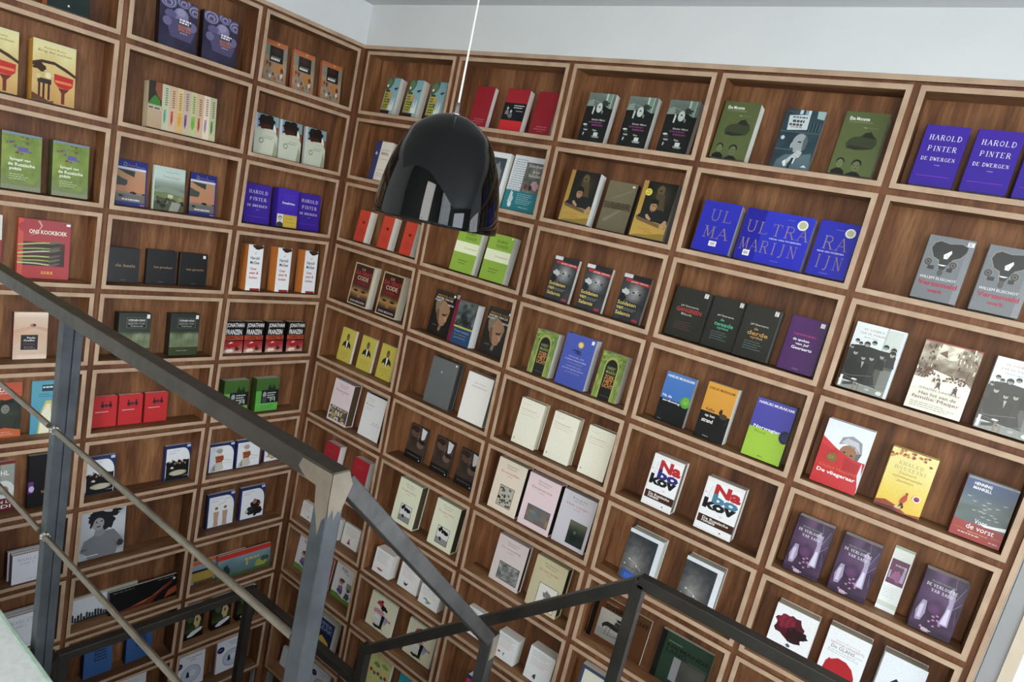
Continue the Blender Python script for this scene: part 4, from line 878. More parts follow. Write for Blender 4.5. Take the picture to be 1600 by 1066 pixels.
@cover('sado', 'purple hardcover with pale sleeves and falling blossom', 'h', sp='4a2a52', gloss=1, pg='e6ece4')
def _(P):
    P.g(0,0,1,1,lambda u,v: mx('2a1c30',mx('6e4474','8f7c9c',u*v),fbm(u*3+1,v*3,6)*1.2-.1 if v>.1 else .15),12,16)
    P.e(.45,.42,.15,.09,'5f3364',16); P.e(.45,.42,.08,.05,'6a3a6c',12); P.p([(.1,.15),(.06,.3),(.14,.5),(.24,.5),(.28,.3),(.22,.16)],'a99bb8'); P.p([(.12,.2),(.12,.4),(.2,.45),(.2,.2)],'c4b6cf')
    P.p([(.62,.22),(.68,.42),(.7,.6),(.62,.78),(.7,.85),(.8,.72),(.82,.45),(.84,.22)],'b4a6c6'); P.p([(.66,.24),(.72,.5),(.78,.5),(.8,.24)],'d0c6dc'); P.l([(.78,.6),(.95,.9)],.009,'9d8cb4'); P.l([(.8,.5),(.97,.65)],.007,'9d8cb4'); P.l([(.74,.85),(.7,1)],.008,'8d7ca4'); P.l([(.9,.5),(.95,.3)],.006,'9d8cb4')
    for x,y in ((.48,.3),(.56,.33),(.6,.26),(.5,.24),(.66,.2),(.42,.2),(.54,.15),(.28,.08)): P.blob(x,y,.035,.018,'c07ab0',int(x*99))
    P.l([(.46,.1),(.52,.2),(.5,.32)],.003,'2a1c2a'); P.blob(.4,.05,.1,.03,'c4a8b8',8)
    P.t('Amélie Nothomb',.18,.83,.76,.865,'8aa58a'); P.s('DE VERLOOFDE',.1,.755,.82,.8,'efeaf4',.2,.1); P.s('VAN SADO',.24,.675,.74,.72,'efeaf4',.2,.1); P.lines(.3,.6,.06,1,.03,'d8c8d4')
@cover('sadocard', 'narrow white card with a small purple picture', 'k', gloss=1, name='display_card', cat='card')
def _(P):
    P.r(0,0,1,1,'e6e9ea','cfd2c8'); P.r(0,.96,1,1,'a3b39c'); P.r(.06,.42,.94,.8,'6a2a52'); P.blob(.5,.55,.3,.08,'a05a8a',3); P.r(.1,.5,.2,.62,'a99bb8'); P.p([(.7,.48),(.76,.72),(.86,.72),(.88,.48)],'b4a6c6'); P.t('DE VERLOOFDE',.3,.7,.85,.725,'e8e0ec'); P.lines(.1,.9,.36,5,.035,'b4b8ba',6,.008); P.r(0,.06,1,.13,'c4ccbc')
@cover('roseA', 'white hardcover with a dark crimson rose', 'h', pg='d6cfb4', sp='5a2030', gloss=1)
def _(P):
    P.r(0,0,1,1,'e8ecf4')
    P.blob(.42,.68,.36,.2,'5a1224',3,.18,24); P.blob(.3,.74,.2,.12,'8a1a34',6,.2); P.blob(.58,.56,.2,.13,'351018',8,.25); P.blob(.75,.6,.13,.07,'28121a',9,.35)
    for i in range(5): P.l([(.22+.06*i,.62),(.2+.07*i,.76),(.28+.06*i,.82)],.006,('a83450','3a0c18')[i%2])
    P.l([(.5,.48),(.5,.2)],.003,'8a98ac'); P.blob(.5,.36,.05,.03,'3a5a78',4); P.t('ARTHUR JAPIN',.26,.3,.48,.32,'c06a80'); P.lines(.2,.7,.26,3,.045,'d8a0b4',4,.008)
@cover('roseB', 'white hardcover with a red dome and thin grey title', 'h', pg='d6cfb4', sp='a81a24', gloss=1)
def _(P):
    P.r(0,0,1,1,'e6eaf2'); P.t('Paolo Maurensig',.24,.8,.8,.825,'c8a0a8'); P.t('SIMONE LENAERTS',.12,.75,.92,.785,'d08a90'); P.t('De GLANS',.16,.68,.72,.735,'5a606a'); P.t('van de stad',.74,.68,.9,.7,'8a909a'); P.lines(.1,.9,.65,2,.035,'a8aeb8',4,.008)
    P.p([(.12,.3),(.15,.44),(.18,.46),(.2,.5),(.25,.49),(.4,.55),(.6,.54),(.76,.47),(.86,.35),(.9,.2),(.9,0),(.12,0)],'c0101c')
@cover('roseC', 'white hardcover with a dark green silhouette', 'h', pg='d6cfb4', gloss=1)
def _(P):
    P.r(0,0,1,1,'dfe3ea'); P.p([(.3,.3),(.25,.45),(.32,.6),(.42,.68),(.5,.64),(.56,.66),(.52,.6),(.62,.45),(.6,.3)],'14302a'); P.r(.1,.0,.9,.3,'28443a')
# --- books of the fourth column, rows 3 to 8
def jef(key, l2, l3, col, desc):
    @cover(key, desc, 'h', sp='26241f', pg='8a8c8a', gloss=1)
    def _(P):
        P.r(0,0,1,1,'26261f','33332c'); P.t('Jef Geeraerts',.26,.62,.78,.665,'d2d0c4'); 
        if l2.startswith('GANG'): P.t(l2,.16,.52,.9,.6,col,1); P.t(l3,.34,.46,.66,.5,'c9c8bc')
        else: P.t('de',.4,.54,.52,.59,col,1); P.t(l2,.24,.44,.84,.52,col,1); P.t(l3,.36,.37,.72,.43,col,1)
        P.lines(.22,.78,.32,4,.045,'7a4a40' if l2.startswith('GANG') else '6a8a88',4,.01); P.r(.84,.88,.95,.97,'dedfd8'); P.lines(.86,.94,.96,3,.03,'222222',2,.01)
jef('jef1','GANGREEN','Black','c8322c','black hardcover with a red smudged title')
jef('jef2','tweede','cyclus','4fb890','black hardcover with a mint green title')
jef('jef3','derde','cyclus','c89a50','black hardcover with a tan title')
@cover('jef4', 'deep purple hardcover with pale lettering', 'h', sp='4a2256', gloss=1)
def _(P):
    P.r(0,0,1,1,'4c2160','56286a'); P.lines(.18,.86,.7,1,.04,'a0307a',3,.035); P.t('de spoken',.2,.55,.66,.61,'efe6ee',1); P.t('van Jef',.3,.48,.68,.535,'efe6ee',1); P.t('Geeraerts',.22,.41,.8,.465,'efe6ee',1); P.r(.82,.88,.94,.96,'dedfd8'); P.t('manteau',.42,.05,.6,.07,'b89ab8')
@cover('hm1', 'blue and black paperback with a green apple', gloss=1, pg='e6e6e2')
def _(P):
    P.r(0,0,1,1,'151515'); P.r(0,.46,1,1,'3f78c8','4c84d0'); P.t('HARUKI MURAKAMI',.06,.9,.96,.95,'eef2f8',1); P.t('Na de',.06,.5,.38,.55,'eef2f4',1); P.t('aardbeving',.1,.4,.7,.455,'eef2f4',1); P.e(.86,.5,.17,.115,'5cae28',18); P.e(.86,.52,.1,.07,'84c83a'); P.l([(.8,.52),(.88,.56),(.92,.48)],.005,'2a6a18'); P.t('atlas',.1,.04,.24,.055,'c8c8c8')
@cover('hm2', 'thick orange and black paperback with a cat', gloss=1, pg='efece4')
def _(P):
    P.r(0,0,1,1,'151313'); P.r(0,.48,1,1,'e09a12','eaa41a'); P.t('HARUKI MURAKAMI',.06,.88,.94,.925,'6a4208',1); P.t('Kafka',.16,.5,.46,.55,'5a3a10',1); P.t('op het',.18,.38,.52,.44,'eeeae4',1); P.t('strand',.12,.29,.5,.36,'eeeae4',1)
    P.e(.78,.47,.13,.05,'4a3a26'); P.e(.66,.53,.06,.045,'3a2c1c'); P.p([(.62,.55),(.64,.6),(.67,.57)],'3a2c1c'); P.p([(.67,.57),(.71,.6),(.71,.54)],'3a2c1c'); P.l([(.9,.46),(.94,.38),(.88,.33)],.004,'6a5638'); P.l([(.74,.44),(.74,.38)],.006,'3a2c1c'); P.lines(.3,.55,.06,1,.03,'b8b8b8')
@cover('hm3', 'violet and lime green paperback with a dark disc', gloss=1, pg='9a9aa0')
def _(P):
    P.r(0,0,1,1,'a4cf1e'); P.r(0,.5,1,1,'4a48aa','5450b4'); P.t('HARUKI MURAKAMI',.06,.91,.96,.955,'eceef8',1); P.t('Norwegian',.1,.485,.8,.55,'e8eaf4',1); P.t('Wood',.14,.42,.44,.47,'5a8a18'); P.e(.92,.48,.14,.11,'26284a',18); P.e(.94,.48,.1,.08,'32345a'); P.lines(.42,.6,.06,1,.03,'4a5a14')
def nabo(key, c2, desc):
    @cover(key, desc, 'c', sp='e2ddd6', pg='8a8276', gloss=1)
    def _(P):
        P.r(0,0,1,1,'e6e1de'); P.r(.05,.04,.97,.93,'f0eff4'); P.t('Na',.26,.7,.97,.92,'c81824',3); P.r(.26,.7,.36,.715,'c81824'); P.t('bo',.26,.55,.96,.74,c2,3); P.t('kov',.06,.42,.94,.62,'17171b',3); P.r(.04,.14,1,.29,'4a2410'); P.t('De Russische',.16,.215,.86,.265,'efe6e0',1); P.t('romans',.16,.165,.52,.205,'efe6e0',1)
        P.t('Vladimir',.02,.7,.1,.72,'333333'); P.l([(.14,.64),(.18,.86)],.004,'33333a'); P.l([(.19,.66),(.23,.86)],.002,'55555a'); P.blob(.7,.07,.03,.012,'333344',2); P.blob(.6,.36,.05,.02,'e6c4cc',2)
nabo('nabo1','2f2a80','white boxed volume lettered in red, indigo and black'); nabo('nabo2','4a8aa8','white boxed volume lettered in red, teal and black')
@cover('sparks', 'white-bordered book with a grey sparkling night picture', 'h', sp='4a5258', pg='d6dcc8', gloss=1, pl=lambda r,w,h,t: None)
def _(P):
    P.r(0,0,1,1,'d9dde2'); P.g(0,0,.86,.93,lambda u,v: mx('3a3c3f','a09d96',max(0,.85-1.4*math.hypot(u-.4,v-.4))+.3*vn(u*14,v*18,3)-.1),16,22)
    P.l([(.2,.42),(.32,.4),(.45,.36),(.6,.28)],.004,'cfcfca'); 
    for x,y in ((.2,.42),(.45,.34),(.7,.26),(.78,.2),(.1,.3)): P.e(x,y,.018,.016,'e6dfc8',8)
    P.r(0,.26,.86,.268,'2c2e33'); P.p([(.1,.02),(.62,.0),(.6,.12),(.52,.16),(.12,.2)],'2a5cc0'); P.lines(.18,.5,.14,3,.035,'6a94e0')
@cover('horse', 'large brown paperback with a horseman photograph', sp='15110d', gloss=1)
def _(P):
    P.r(0,0,1,1,'5a3414'); P.r(0,0,.08,1,'120f0c'); P.g(.14,.1,.74,.74,lambda u,v: mx('8f8d84','b5b0a2',v*.8+.2*vn(u*5,v*5,2)),5,5); P.r(.14,.1,.74,.3,'8a8980')
    P.p([(.26,.46),(.3,.5),(.42,.5),(.56,.49),(.64,.52),(.7,.57),(.74,.55),(.79,.47),(.75,.45),(.69,.47),(.64,.42),(.58,.38),(.44,.38),(.32,.4),(.27,.38),(.24,.32),(.22,.4)],'2a2520'); P.p([(.2,.2),(.6,.24),(.62,.3),(.5,.26)],'6a675e'); 
    for x in (.32,.38,.55,.6): P.l([(x,.38),(x-.02,.22)],.007,'2a2520')
    P.p([(.6,.44),(.7,.52),(.74,.46),(.66,.4)],'2a2520'); P.p([(.42,.46),(.44,.58),(.54,.58),(.54,.46)],'3a3530'); P.e(.49,.62,.04,.03,'2a2520'); P.r(.42,.64,.56,.65,'2a2520')
    P.t('Jef Geeraerts',.2,.88,.42,.91,'c8c0b0'); P.t('OVERTOCHT',.2,.77,.98,.86,'0e0b09',1); P.r(.2,.93,.98,.935,'8a5a34'); P.l([(.93,.1),(.96,.9)],.003,'7a5030')
@cover('land', 'large dark green paperback with black block title', sp='10140f', gloss=1)
def _(P):
    P.r(0,0,1,1,'1f3526','28402e'); P.r(0,0,.1,1,'0e130f'); P.t('Jef Geeraerts',.16,.82,.42,.85,'b8c0b0'); P.t('NIEMANDS',.16,.71,.96,.79,'0a0d0a',1); P.t('LAND',.16,.61,.56,.69,'0a0d0a',1); P.g(.34,.1,.96,.58,lambda u,v: mx('5a5650','3a3a36',vn(u*3,v*4,5)),5,5); P.r(.34,.1,.48,.58,'8a8a8c'); P.r(.6,.6,.96,.61,'5a6a58')
@cover('bluesq', 'light paperback framed in slate blue', sp='3a4560')
def _(P):
    P.r(0,0,1,1,'46526e'); P.r(.12,.05,.94,.93,'dad8c4'); P.lines(.2,.8,.66,3,.05,'9a9a8a')
# --- third column
@cover('soldaat', 'black and white portrait paperback with yellow title', gloss=1, pg='ddd9d0')
def _(P):
    P.g(0,0,1,1,lambda u,v: mx('15161a','4a4c50',fbm(u*4,v*5,3)),6,8); P.g(.2,.42,.95,.86,lambda u,v: mx('3a3b3f','b8b8b6',1.25-2.2*math.hypot(u-.45,(v-.5)*.8)-.25*vn(u*7,v*9,2)),10,12)
    P.r(.0,.92,.35,1,'cfd0d0'); P.r(.32,.88,1,1,'22232a'); P.p([(.1,.9),(1,.87),(1,.8),(.1,.84)],'c81c24'); P.t('JAVIER CERCAS',.3,.83,.92,.865,'efd8c8',1)
    P.l([(.4,.66),(.56,.68)],.006,'1a1a1c'); P.l([(.66,.66),(.82,.64)],.006,'1a1a1c'); P.e(.5,.63,.05,.02,'222222'); P.e(.74,.61,.05,.02,'222222'); P.p([(.6,.62),(.68,.52),(.58,.52)],'8d8d8b'); P.l([(.54,.46),(.74,.46)],.004,'2c2c2e'); P.blob(.2,.62,.13,.07,'bdbdbb',4); P.blob(.15,.48,.12,.09,'111114',5)
    P.t('Soldaten',.04,.33,.72,.41,'e8d05a',1); P.t('van',.04,.23,.3,.29,'e8d05a',1); P.t('Salamis',.06,.11,.62,.19,'e8d05a',1); P.lines(.34,.8,.27,2,.035,'a9a9a6',3,.01); P.r(.72,.03,.92,.08,'c02834')
@cover('arch', 'paperback with a green ornamental arch on black', gloss=1, pg='e2ddd0')
def _(P):
    P.r(0,0,1,1,'14130f'); G_ = lambda u,v: mx('3f6a1c','b8bf5a',vn(u*9,v*12,4))
    P.g(0,0,.2,1,G_,4,16); P.g(.8,0,1,1,G_,4,16); P.g(0,.8,1,1,G_,10,6)
    P.p([(.2,.5)]+[(.5-.3*math.cos(a*math.pi/10),.7+.22*math.sin(a*math.pi/10)) for a in range(11)]+[(.8,0),(.2,0)],'a9b04a'); P.p([(.26,.5)]+[(.5-.24*math.cos(a*math.pi/10),.68+.18*math.sin(a*math.pi/10)) for a in range(11)]+[(.74,0),(.26,0)],'15140f')
    P.t('HARRY',.34,.64,.68,.71,'8fa050',1); P.t('MULISCH',.33,.56,.7,.62,'a9b058',1); P.t('ZOEK',.32,.44,.72,.53,'e0963c',1); P.t('HET',.34,.35,.7,.43,'e0963c',1); P.t('LICHT',.32,.26,.74,.34,'e0963c',1); P.t('DE BEZIGE BIJ',.34,.07,.72,.085,'8a8a70')
@cover('bluesun', 'blue hardcover with a small yellow sun', 'h', sp='35429a', pg='d6d4cc')
def _(P):
    P.r(0,0,1,1,'4557b6','4e60c0'); P.e(.54,.83,.09,.06,'e8c63a',18); P.e(.54,.83,.05,.035,'f0da70'); P.blob(.46,.7,.18,.02,'2a3474',3); P.blob(.5,.66,.12,.015,'2a3474',4)
    for i,(s,c) in enumerate((('MIGUEL DE','b8bfe0'),('CERVANTES','c8cfe8'),('vernuftige','b8a878'),('edelman','b0b8dc'),('DON QUICHOT','c8cfe8'),('LA MANCHA','b0a478'))): q=.26+.1*(i%3==1); P.t(s,.5-q,.56-i*.06,.5+q,.585-i*.06,c)
    P.r(.86,.9,.95,.97,'e4e6e4')
@cover('cream', 'plain cream paperback with faint rust lettering', 'h', sp='e0d9c0', pg='d8d0b4')
def _(P):
    P.r(0,0,1,1,'e9e4cf'); P.t('Voorspoed',.14,.88,.42,.9,'c0a08c'); P.t('Verzamelbundel I',.1,.76,.74,.79,'d09a84'); P.t('De opwachting van een',.1,.71,.86,.73,'d4b4a0'); P.t('verhalende droom',.1,.66,.7,.68,'d4b4a0'); P.blob(.1,.1,.025,.02,'9a9280',3)
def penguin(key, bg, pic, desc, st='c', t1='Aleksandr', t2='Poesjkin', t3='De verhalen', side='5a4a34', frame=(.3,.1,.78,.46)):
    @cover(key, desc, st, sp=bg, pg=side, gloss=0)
    def _(P):
        P.r(0,0,1,1,bg); P.t(t1,.3,.89,.72,.92,'8a7f74'); P.t(t2,.34,.84,.66,.87,'8a7f74'); P.t(t3,.16,.74,.8,.79,'c86450'); P.t('roman',.4,.69,.58,.71,'c89080')
        a,b,c,d = frame; P.r(a-.015,b-.01,c+.015,d+.01,'3a3732'); pic(P,a,b,c,d)
def pic_noise(c1, c2, sc=6, n=12, m=10, sd=1):
    return lambda P,a,b,c,d: P.g(a,b,c,d,lambda u,v: mx(c1,c2,fbm(u*sc,v*sc,sd)*1.6-.3),n,m)
def pic_bw(P,a,b,c,d):
    P.r(a,b,c,d,'d6d6d4'); P.r(a,b,c,b+(d-b)*.35,'9a9a98')
    for i in range(9): P.blob(a+(c-a)*(.15+.7*hsh(i,31)),b+(d-b)*(.3+.6*hsh(i,32)),.05,.04,'16150f',i)
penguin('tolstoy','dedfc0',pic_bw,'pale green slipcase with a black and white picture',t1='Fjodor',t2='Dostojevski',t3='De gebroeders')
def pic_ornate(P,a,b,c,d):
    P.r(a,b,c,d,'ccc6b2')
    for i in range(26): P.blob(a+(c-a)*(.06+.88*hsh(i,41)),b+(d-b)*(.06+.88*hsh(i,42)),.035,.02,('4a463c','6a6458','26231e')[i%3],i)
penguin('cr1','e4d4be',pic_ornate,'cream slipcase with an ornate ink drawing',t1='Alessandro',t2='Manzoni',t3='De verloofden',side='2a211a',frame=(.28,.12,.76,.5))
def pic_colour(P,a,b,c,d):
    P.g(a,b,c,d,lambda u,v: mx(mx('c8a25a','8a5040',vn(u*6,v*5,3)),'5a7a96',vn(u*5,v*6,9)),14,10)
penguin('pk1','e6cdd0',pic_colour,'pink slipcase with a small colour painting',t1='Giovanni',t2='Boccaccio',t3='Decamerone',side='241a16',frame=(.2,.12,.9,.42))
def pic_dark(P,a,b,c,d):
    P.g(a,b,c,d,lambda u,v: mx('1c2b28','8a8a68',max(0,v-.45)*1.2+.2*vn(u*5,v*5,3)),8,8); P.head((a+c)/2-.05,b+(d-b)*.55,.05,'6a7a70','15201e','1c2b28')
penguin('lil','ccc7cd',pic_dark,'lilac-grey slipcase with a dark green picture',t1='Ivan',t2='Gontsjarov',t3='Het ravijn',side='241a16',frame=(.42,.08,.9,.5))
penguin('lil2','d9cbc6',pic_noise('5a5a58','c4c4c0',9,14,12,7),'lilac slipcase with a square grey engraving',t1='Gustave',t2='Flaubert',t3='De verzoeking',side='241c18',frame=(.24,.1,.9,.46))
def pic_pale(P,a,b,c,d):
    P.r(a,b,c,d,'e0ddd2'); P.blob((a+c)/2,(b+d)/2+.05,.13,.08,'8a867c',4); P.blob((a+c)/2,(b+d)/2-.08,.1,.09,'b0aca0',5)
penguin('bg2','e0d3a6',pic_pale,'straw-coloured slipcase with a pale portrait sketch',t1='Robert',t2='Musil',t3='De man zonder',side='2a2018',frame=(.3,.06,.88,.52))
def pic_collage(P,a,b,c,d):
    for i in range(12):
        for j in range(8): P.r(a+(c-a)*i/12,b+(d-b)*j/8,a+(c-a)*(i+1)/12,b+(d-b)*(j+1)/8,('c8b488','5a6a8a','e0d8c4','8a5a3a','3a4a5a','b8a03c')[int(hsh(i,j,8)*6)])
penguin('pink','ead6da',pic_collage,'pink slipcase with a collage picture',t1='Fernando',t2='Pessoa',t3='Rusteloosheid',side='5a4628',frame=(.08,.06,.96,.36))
@cover('white1', 'white hardcover with a faint flower sketch', 'h', pg='3a3630', sp='e4e4e6')
def _(P):
    P.r(0,0,1,1,'e9eaee'); P.t('Christine',.12,.88,.44,.905,'a8a8ac'); P.t('D. Haan',.14,.82,.38,.845,'a8a8ac'); P.t('Kunst',.1,.73,.46,.78,'9a9aa0'); P.lines(.1,.5,.68,2,.04,'c8c8cc'); 
    for i in range(8): P.l([(.6+.04*i,.16),(.56+.05*i,.32+.03*(i%3))],.0015,'bcbcc4'); P.e(.56+.05*i,.34+.03*(i%3),.04,.02,'d2d2d8',8)
@cover('smallred', 'small crimson hardcover', 'h', pg='e9e7e2')
def _(P): P.r(0,0,1,1,'b01226','bc1428'); P.lines(.2,.8,.8,2,.05,'c85060')
def russ(key, col, desc, fig, hh='e9e8e6'):
    @cover(key, desc, 'p', sp=hh, pg='e6e3dc')
    def _(P):
        P.r(0,0,1,1,hh); P.lines(.12,.88,.92,4,.05,'a8a29a',len(key)); P.lines(.14,.86,.7,5,.05,'e0a49c',len(key)+2); fig(P, col)
def f_plant(P,c): P.l([(.4,.1),(.42,.26),(.34,.34)],.003,c); P.blob(.34,.34,.13,.05,c,3,.4); P.blob(.5,.26,.12,.045,c,5,.4); P.blob(.44,.18,.08,.03,c,6,.4)
def f_beast(P,c): P.blob(.4,.2,.16,.045,c,4,.35); P.l([(.5,.22),(.66,.3)],.004,c); P.l([(.2,.2),(.1,.16)],.003,c)
def f_bird(P,c): P.blob(.4,.2,.09,.06,c,7,.4); P.p([(.34,.24),(.28,.32),(.38,.26)],c); P.p([(.44,.24),(.52,.3),(.48,.2)],c)
def f_two(P,c): P.e(.22,.26,.07,.04,'c03a4a'); P.l([(.22,.22),(.2,.12)],.002,'5a7a4a'); P.p([(.4,.28),(.5,.3),(.46,.16)],c)
def f_dev(P,c): P.p([(.36,.12),(.46,.34),(.56,.12)],'a02a34'); P.l([(.28,.2),(.36,.1),(.3,.05)],.004,c); P.l([(.5,.15),(.6,.06)],.004,c); P.l([(.6,.14),(.86,.16),(.88,.22)],.002,c); P.e(.46,.33,.04,.03,c)
russ('w_plant','7a9a6a','small white paperback with a green plant drawing',f_plant); russ('w_beast','c83a30','small white paperback with a red lizard drawing',f_beast); russ('w_bird','4a4a5a','small white paperback with a grey bird drawing',f_bird)
russ('w_two','7a8a9a','small white paperback with rose and bird drawings',f_two); russ('w_dev','2c2c34','small white paperback with a red imp drawing',f_dev); russ('w_man','3a4a4a','small white paperback with a tiny dark figure',lambda P,c:(P.blob(.4,.16,.07,.06,c,3,.4),P.blob(.42,.22,.04,.03,c,4))); russ('w_yel','b0902a','small white paperback with an ochre squiggle',f_beast)
russ('w_dot','5a5a62','white paperback with a small grey emblem',lambda P,c:(P.e(.66,.2,.09,.05,c),P.e(.66,.2,.05,.03,'e9e8e6')))
@cover('tall_lilac','white paperback with a lavender-blue edge')
def _(P): P.r(0,0,1,1,'dcdce8'); P.r(0,0,.4,1,'6a7ab8'); P.lines(.5,.9,.8,4,.06,'a8a8b8')
def dik(P):
    P.r(0,0,1,1,'e8eae9'); P.p([(0,0),(1,0),(1,.12),(.6,.1),(.3,.16),(0,.14)],'6aa83c'); P.t('Dik',.3,.86,.62,.94,'5a6a8a',1); P.t('Trom',.4,.79,.7,.85,'5a6a8a')
    P.blob(.42,.28,.16,.1,'6a5a9a',3,.2); P.e(.4,.52,.12,.07,'d8a88a'); P.e(.44,.58,.13,.05,'7a3a24'); P.l([(.36,.2),(.34,.08)],.01,'3a3a6a'); P.l([(.46,.2),(.5,.06)],.01,'3a3a6a'); P.p([(.3,.4),(.5,.44),(.54,.3),(.34,.3)],'9a78b0')
    P.blob(.78,.22,.17,.1,'54566a',7,.3); P.blob(.62,.26,.08,.08,'e4e6ea',8); P.r(.68,.42,.96,.6,'a8b084'); P.blob(.8,.4,.1,.05,'4a5a8a',9)
@cover('dik', 'white comic-style paperback with a crouching figure on grass', gloss=1)
def _(P): dik(P)
@cover('redborder','white paperback with a thin red border')
def _(P): P.r(0,0,1,1,'b8343c'); P.r(.06,.03,.9,.97,'e9e6e6'); P.lines(.2,.8,.85,3,.06,'c8a8a8')
@cover('super', 'thick white-edged navy book with pale blue capitals', 'p', sp='20264a', pg='e0ddd2', gloss=1)
def _(P):
    P.r(0,0,1,1,'1c2244','262c56'); P.t('SUPER',.1,.8,.92,.92,'7fa0c8',1); P.t('FREAK',.1,.66,.96,.78,'7fa0c8',1); P.p([(.25,.3),(.5,.5),(.85,.38),(.9,.3)],'e0b81c'); P.r(.2,.22,.9,.3,'3a2c14')
@cover('cd','white book with pale disc and navy roundel', 'p', sp='cfc0dc', pg='e0d8e8', gloss=1)
def _(P):
    P.r(0,0,1,1,'dfe2ee'); P.lines(.4,.95,.9,1,.04,'a8acc0',3,.03); P.lines(.5,.75,.82,1,.04,'a8acc0',4,.03); P.e(.56,.38,.33,.27,'8f98aa',28); P.e(.56,.38,.31,.25,'bcc6d6',28); P.e(.6,.4,.13,.1,'d3dbe6',20); P.e(.14,.72,.13,.1,'1f2450',20); P.lines(.06,.24,.74,1,.04,'8a90c0',4,.03); P.p([(.4,.3),(.42,.44),(.46,.5),(.5,.42),(.52,.3)],'1c2a3c')
@cover('ikmijn','cream paperback with dancing figures and pink script', gloss=1, sp='ddd8b8')
def _(P):
    P.r(0,0,1,1,'e4e0c0'); P.blob(.4,.78,.14,.08,'c83a48',3); P.e(.45,.86,.05,.035,'1c1c20'); P.blob(.56,.68,.13,.08,'17181e',5,.25); P.e(.6,.6,.06,.045,'ece8e0'); P.blob(.4,.55,.2,.05,'e89ac0',6); P.blob(.66,.38,.12,.12,'a8b8d8',7,.25); P.blob(.44,.3,.2,.1,'f0eeea',8,.35); P.p([(.54,.5),(.66,.5),(.62,.1),(.54,.12)],'1c1e26')
    for i in range(7): P.l([(.3+.06*i,.34),(.29+.06*i,.16)],.005,'1c1c20')
    P.blob(.45,.1,.22,.04,'26262a',9,.3); P.t('Ik mijn',.22,.44,.6,.53,'d02a80',1); P.t('me',.72,.4,.9,.47,'c83a48',1)
    for i in range(9): P.e(.08+.85*hsh(i,61),.15+.75*hsh(i,62),.014,.009,'6a7aa0',6)
@cover('autumn','yellow paperback with leaves and red fruit')
def _(P):
    P.r(0,0,1,1,'e0d87a','d6d48a'); P.l([(.3,.95),(.5,.7),(.62,.55)],.006,'6a4a20'); P.blob(.35,.72,.16,.06,'5a9a4a',3); P.blob(.7,.8,.16,.06,'8ab83c',4); 
    for i in range(5): P.e(.15+.17*i,.5-.04*(i%2),.07,.05,('b8321c','3a8a7a')[i%2])
@cover('navy_e','narrow dark blue paperback behind the low post', sp='20245a')
def _(P): P.r(0,0,1,1,'23286a'); P.lines(.2,.8,.8,3,.08,'5a60a8')
@cover('cyan','bright cyan paperback right of the yellow leaf one')
def _(P): P.r(0,0,1,1,'1fa0b8','2ab0c4'); P.e(.3,.75,.12,.08,'16708a'); P.lines(.4,.9,.6,4,.07,'7ad0dc')
@cover('navywide','large dark blue hardcover with red corner', 'h')
def _(P): P.r(0,0,1,1,'1c2470','26308a'); P.p([(0,.6),(.18,.7),(.12,.9),(0,.86)],'c83a3c'); P.lines(.4,.9,.8,3,.08,'6a74c0')
# --- second column and first column
@cover('orange','thick small orange-red paperback', pg='e4e1d4')
def _(P): P.r(0,0,1,1,'dc3c1c','e2441f'); P.blob(.55,.62,.13,.05,'7a1c10',4); P.lines(.3,.85,.4,4,.06,'a82c18',5,.02)
@cover('davinci','gold-edged paperback with a red title over an ochre face', sp='c9b078', pg='ded8c6', gloss=1)
def _(P):
    P.r(0,0,1,1,'d6c08a'); P.r(.05,.03,.95,.97,'5a1c14'); P.r(.05,.46,.95,.97,'6a1a12','3f1a12'); P.g(.05,.17,.95,.47,lambda u,v: mx('4a3218','c09048',1.2-2*abs(v-.5)-.5*vn(u*4,v*4,3)),10,6)
    for x in (.3,.68): P.e(x,.35,.12,.028,'3a2412'); P.e(x,.35,.05,.022,'17100a')
    P.p([(.46,.36),(.54,.36),(.56,.2),(.44,.2)],'a87a3c'); P.t('DE',.38,.84,.56,.9,'d8b07a'); P.t('DA VINCI',.12,.73,.9,.82,'c8322a',1); P.t('CODE',.24,.61,.8,.71,'e0c8a0',1); P.t('thriller',.3,.53,.72,.57,'c8322a'); P.r(.05,.03,.95,.17,'2c1626'); P.t('DAN BROWN',.14,.07,.86,.12,'cfc4c0',1)
@cover('yellow','yellow paperback with a suited man', pg='e9e6dc')
def _(P):
    P.r(0,0,1,1,'d9c93c','e0d048'); P.p([(.2,.42),(.25,.55),(.42,.64),(.6,.64),(.78,.55),(.84,.42),(.68,.48),(.56,.4),(.48,.4),(.36,.48)],'26262a'); P.p([(.45,.64),(.57,.64),(.54,.38),(.49,.38)],'e8e6dc'); P.e(.51,.75,.1,.11,'6a5a3a',14); P.e(.51,.72,.07,.06,'8a7448'); P.lines(.2,.85,.3,3,.05,'a8982c',3); P.lines(.4,.65,.12,1,.05,'8a7c20')
@cover('rushdie','lime green paperback with a cream middle band', sp='8ab820', pg='e2e0d6')
def _(P):
    P.r(0,0,1,1,'94bc28','9cc42e'); P.r(0,.42,1,.66,'e3e8c0'); P.t('SALMAN',.34,.82,.76,.89,'5f8a14',1); P.t('RUSHDIE',.36,.72,.82,.79,'5f8a14',1); P.t('De duivelsverzen',.42,.515,.94,.55,'c89a70'); P.lines(.3,.75,.26,2,.06,'5a7a18',3,.02); P.e(.92,.96,.035,.02,'e8eadc')
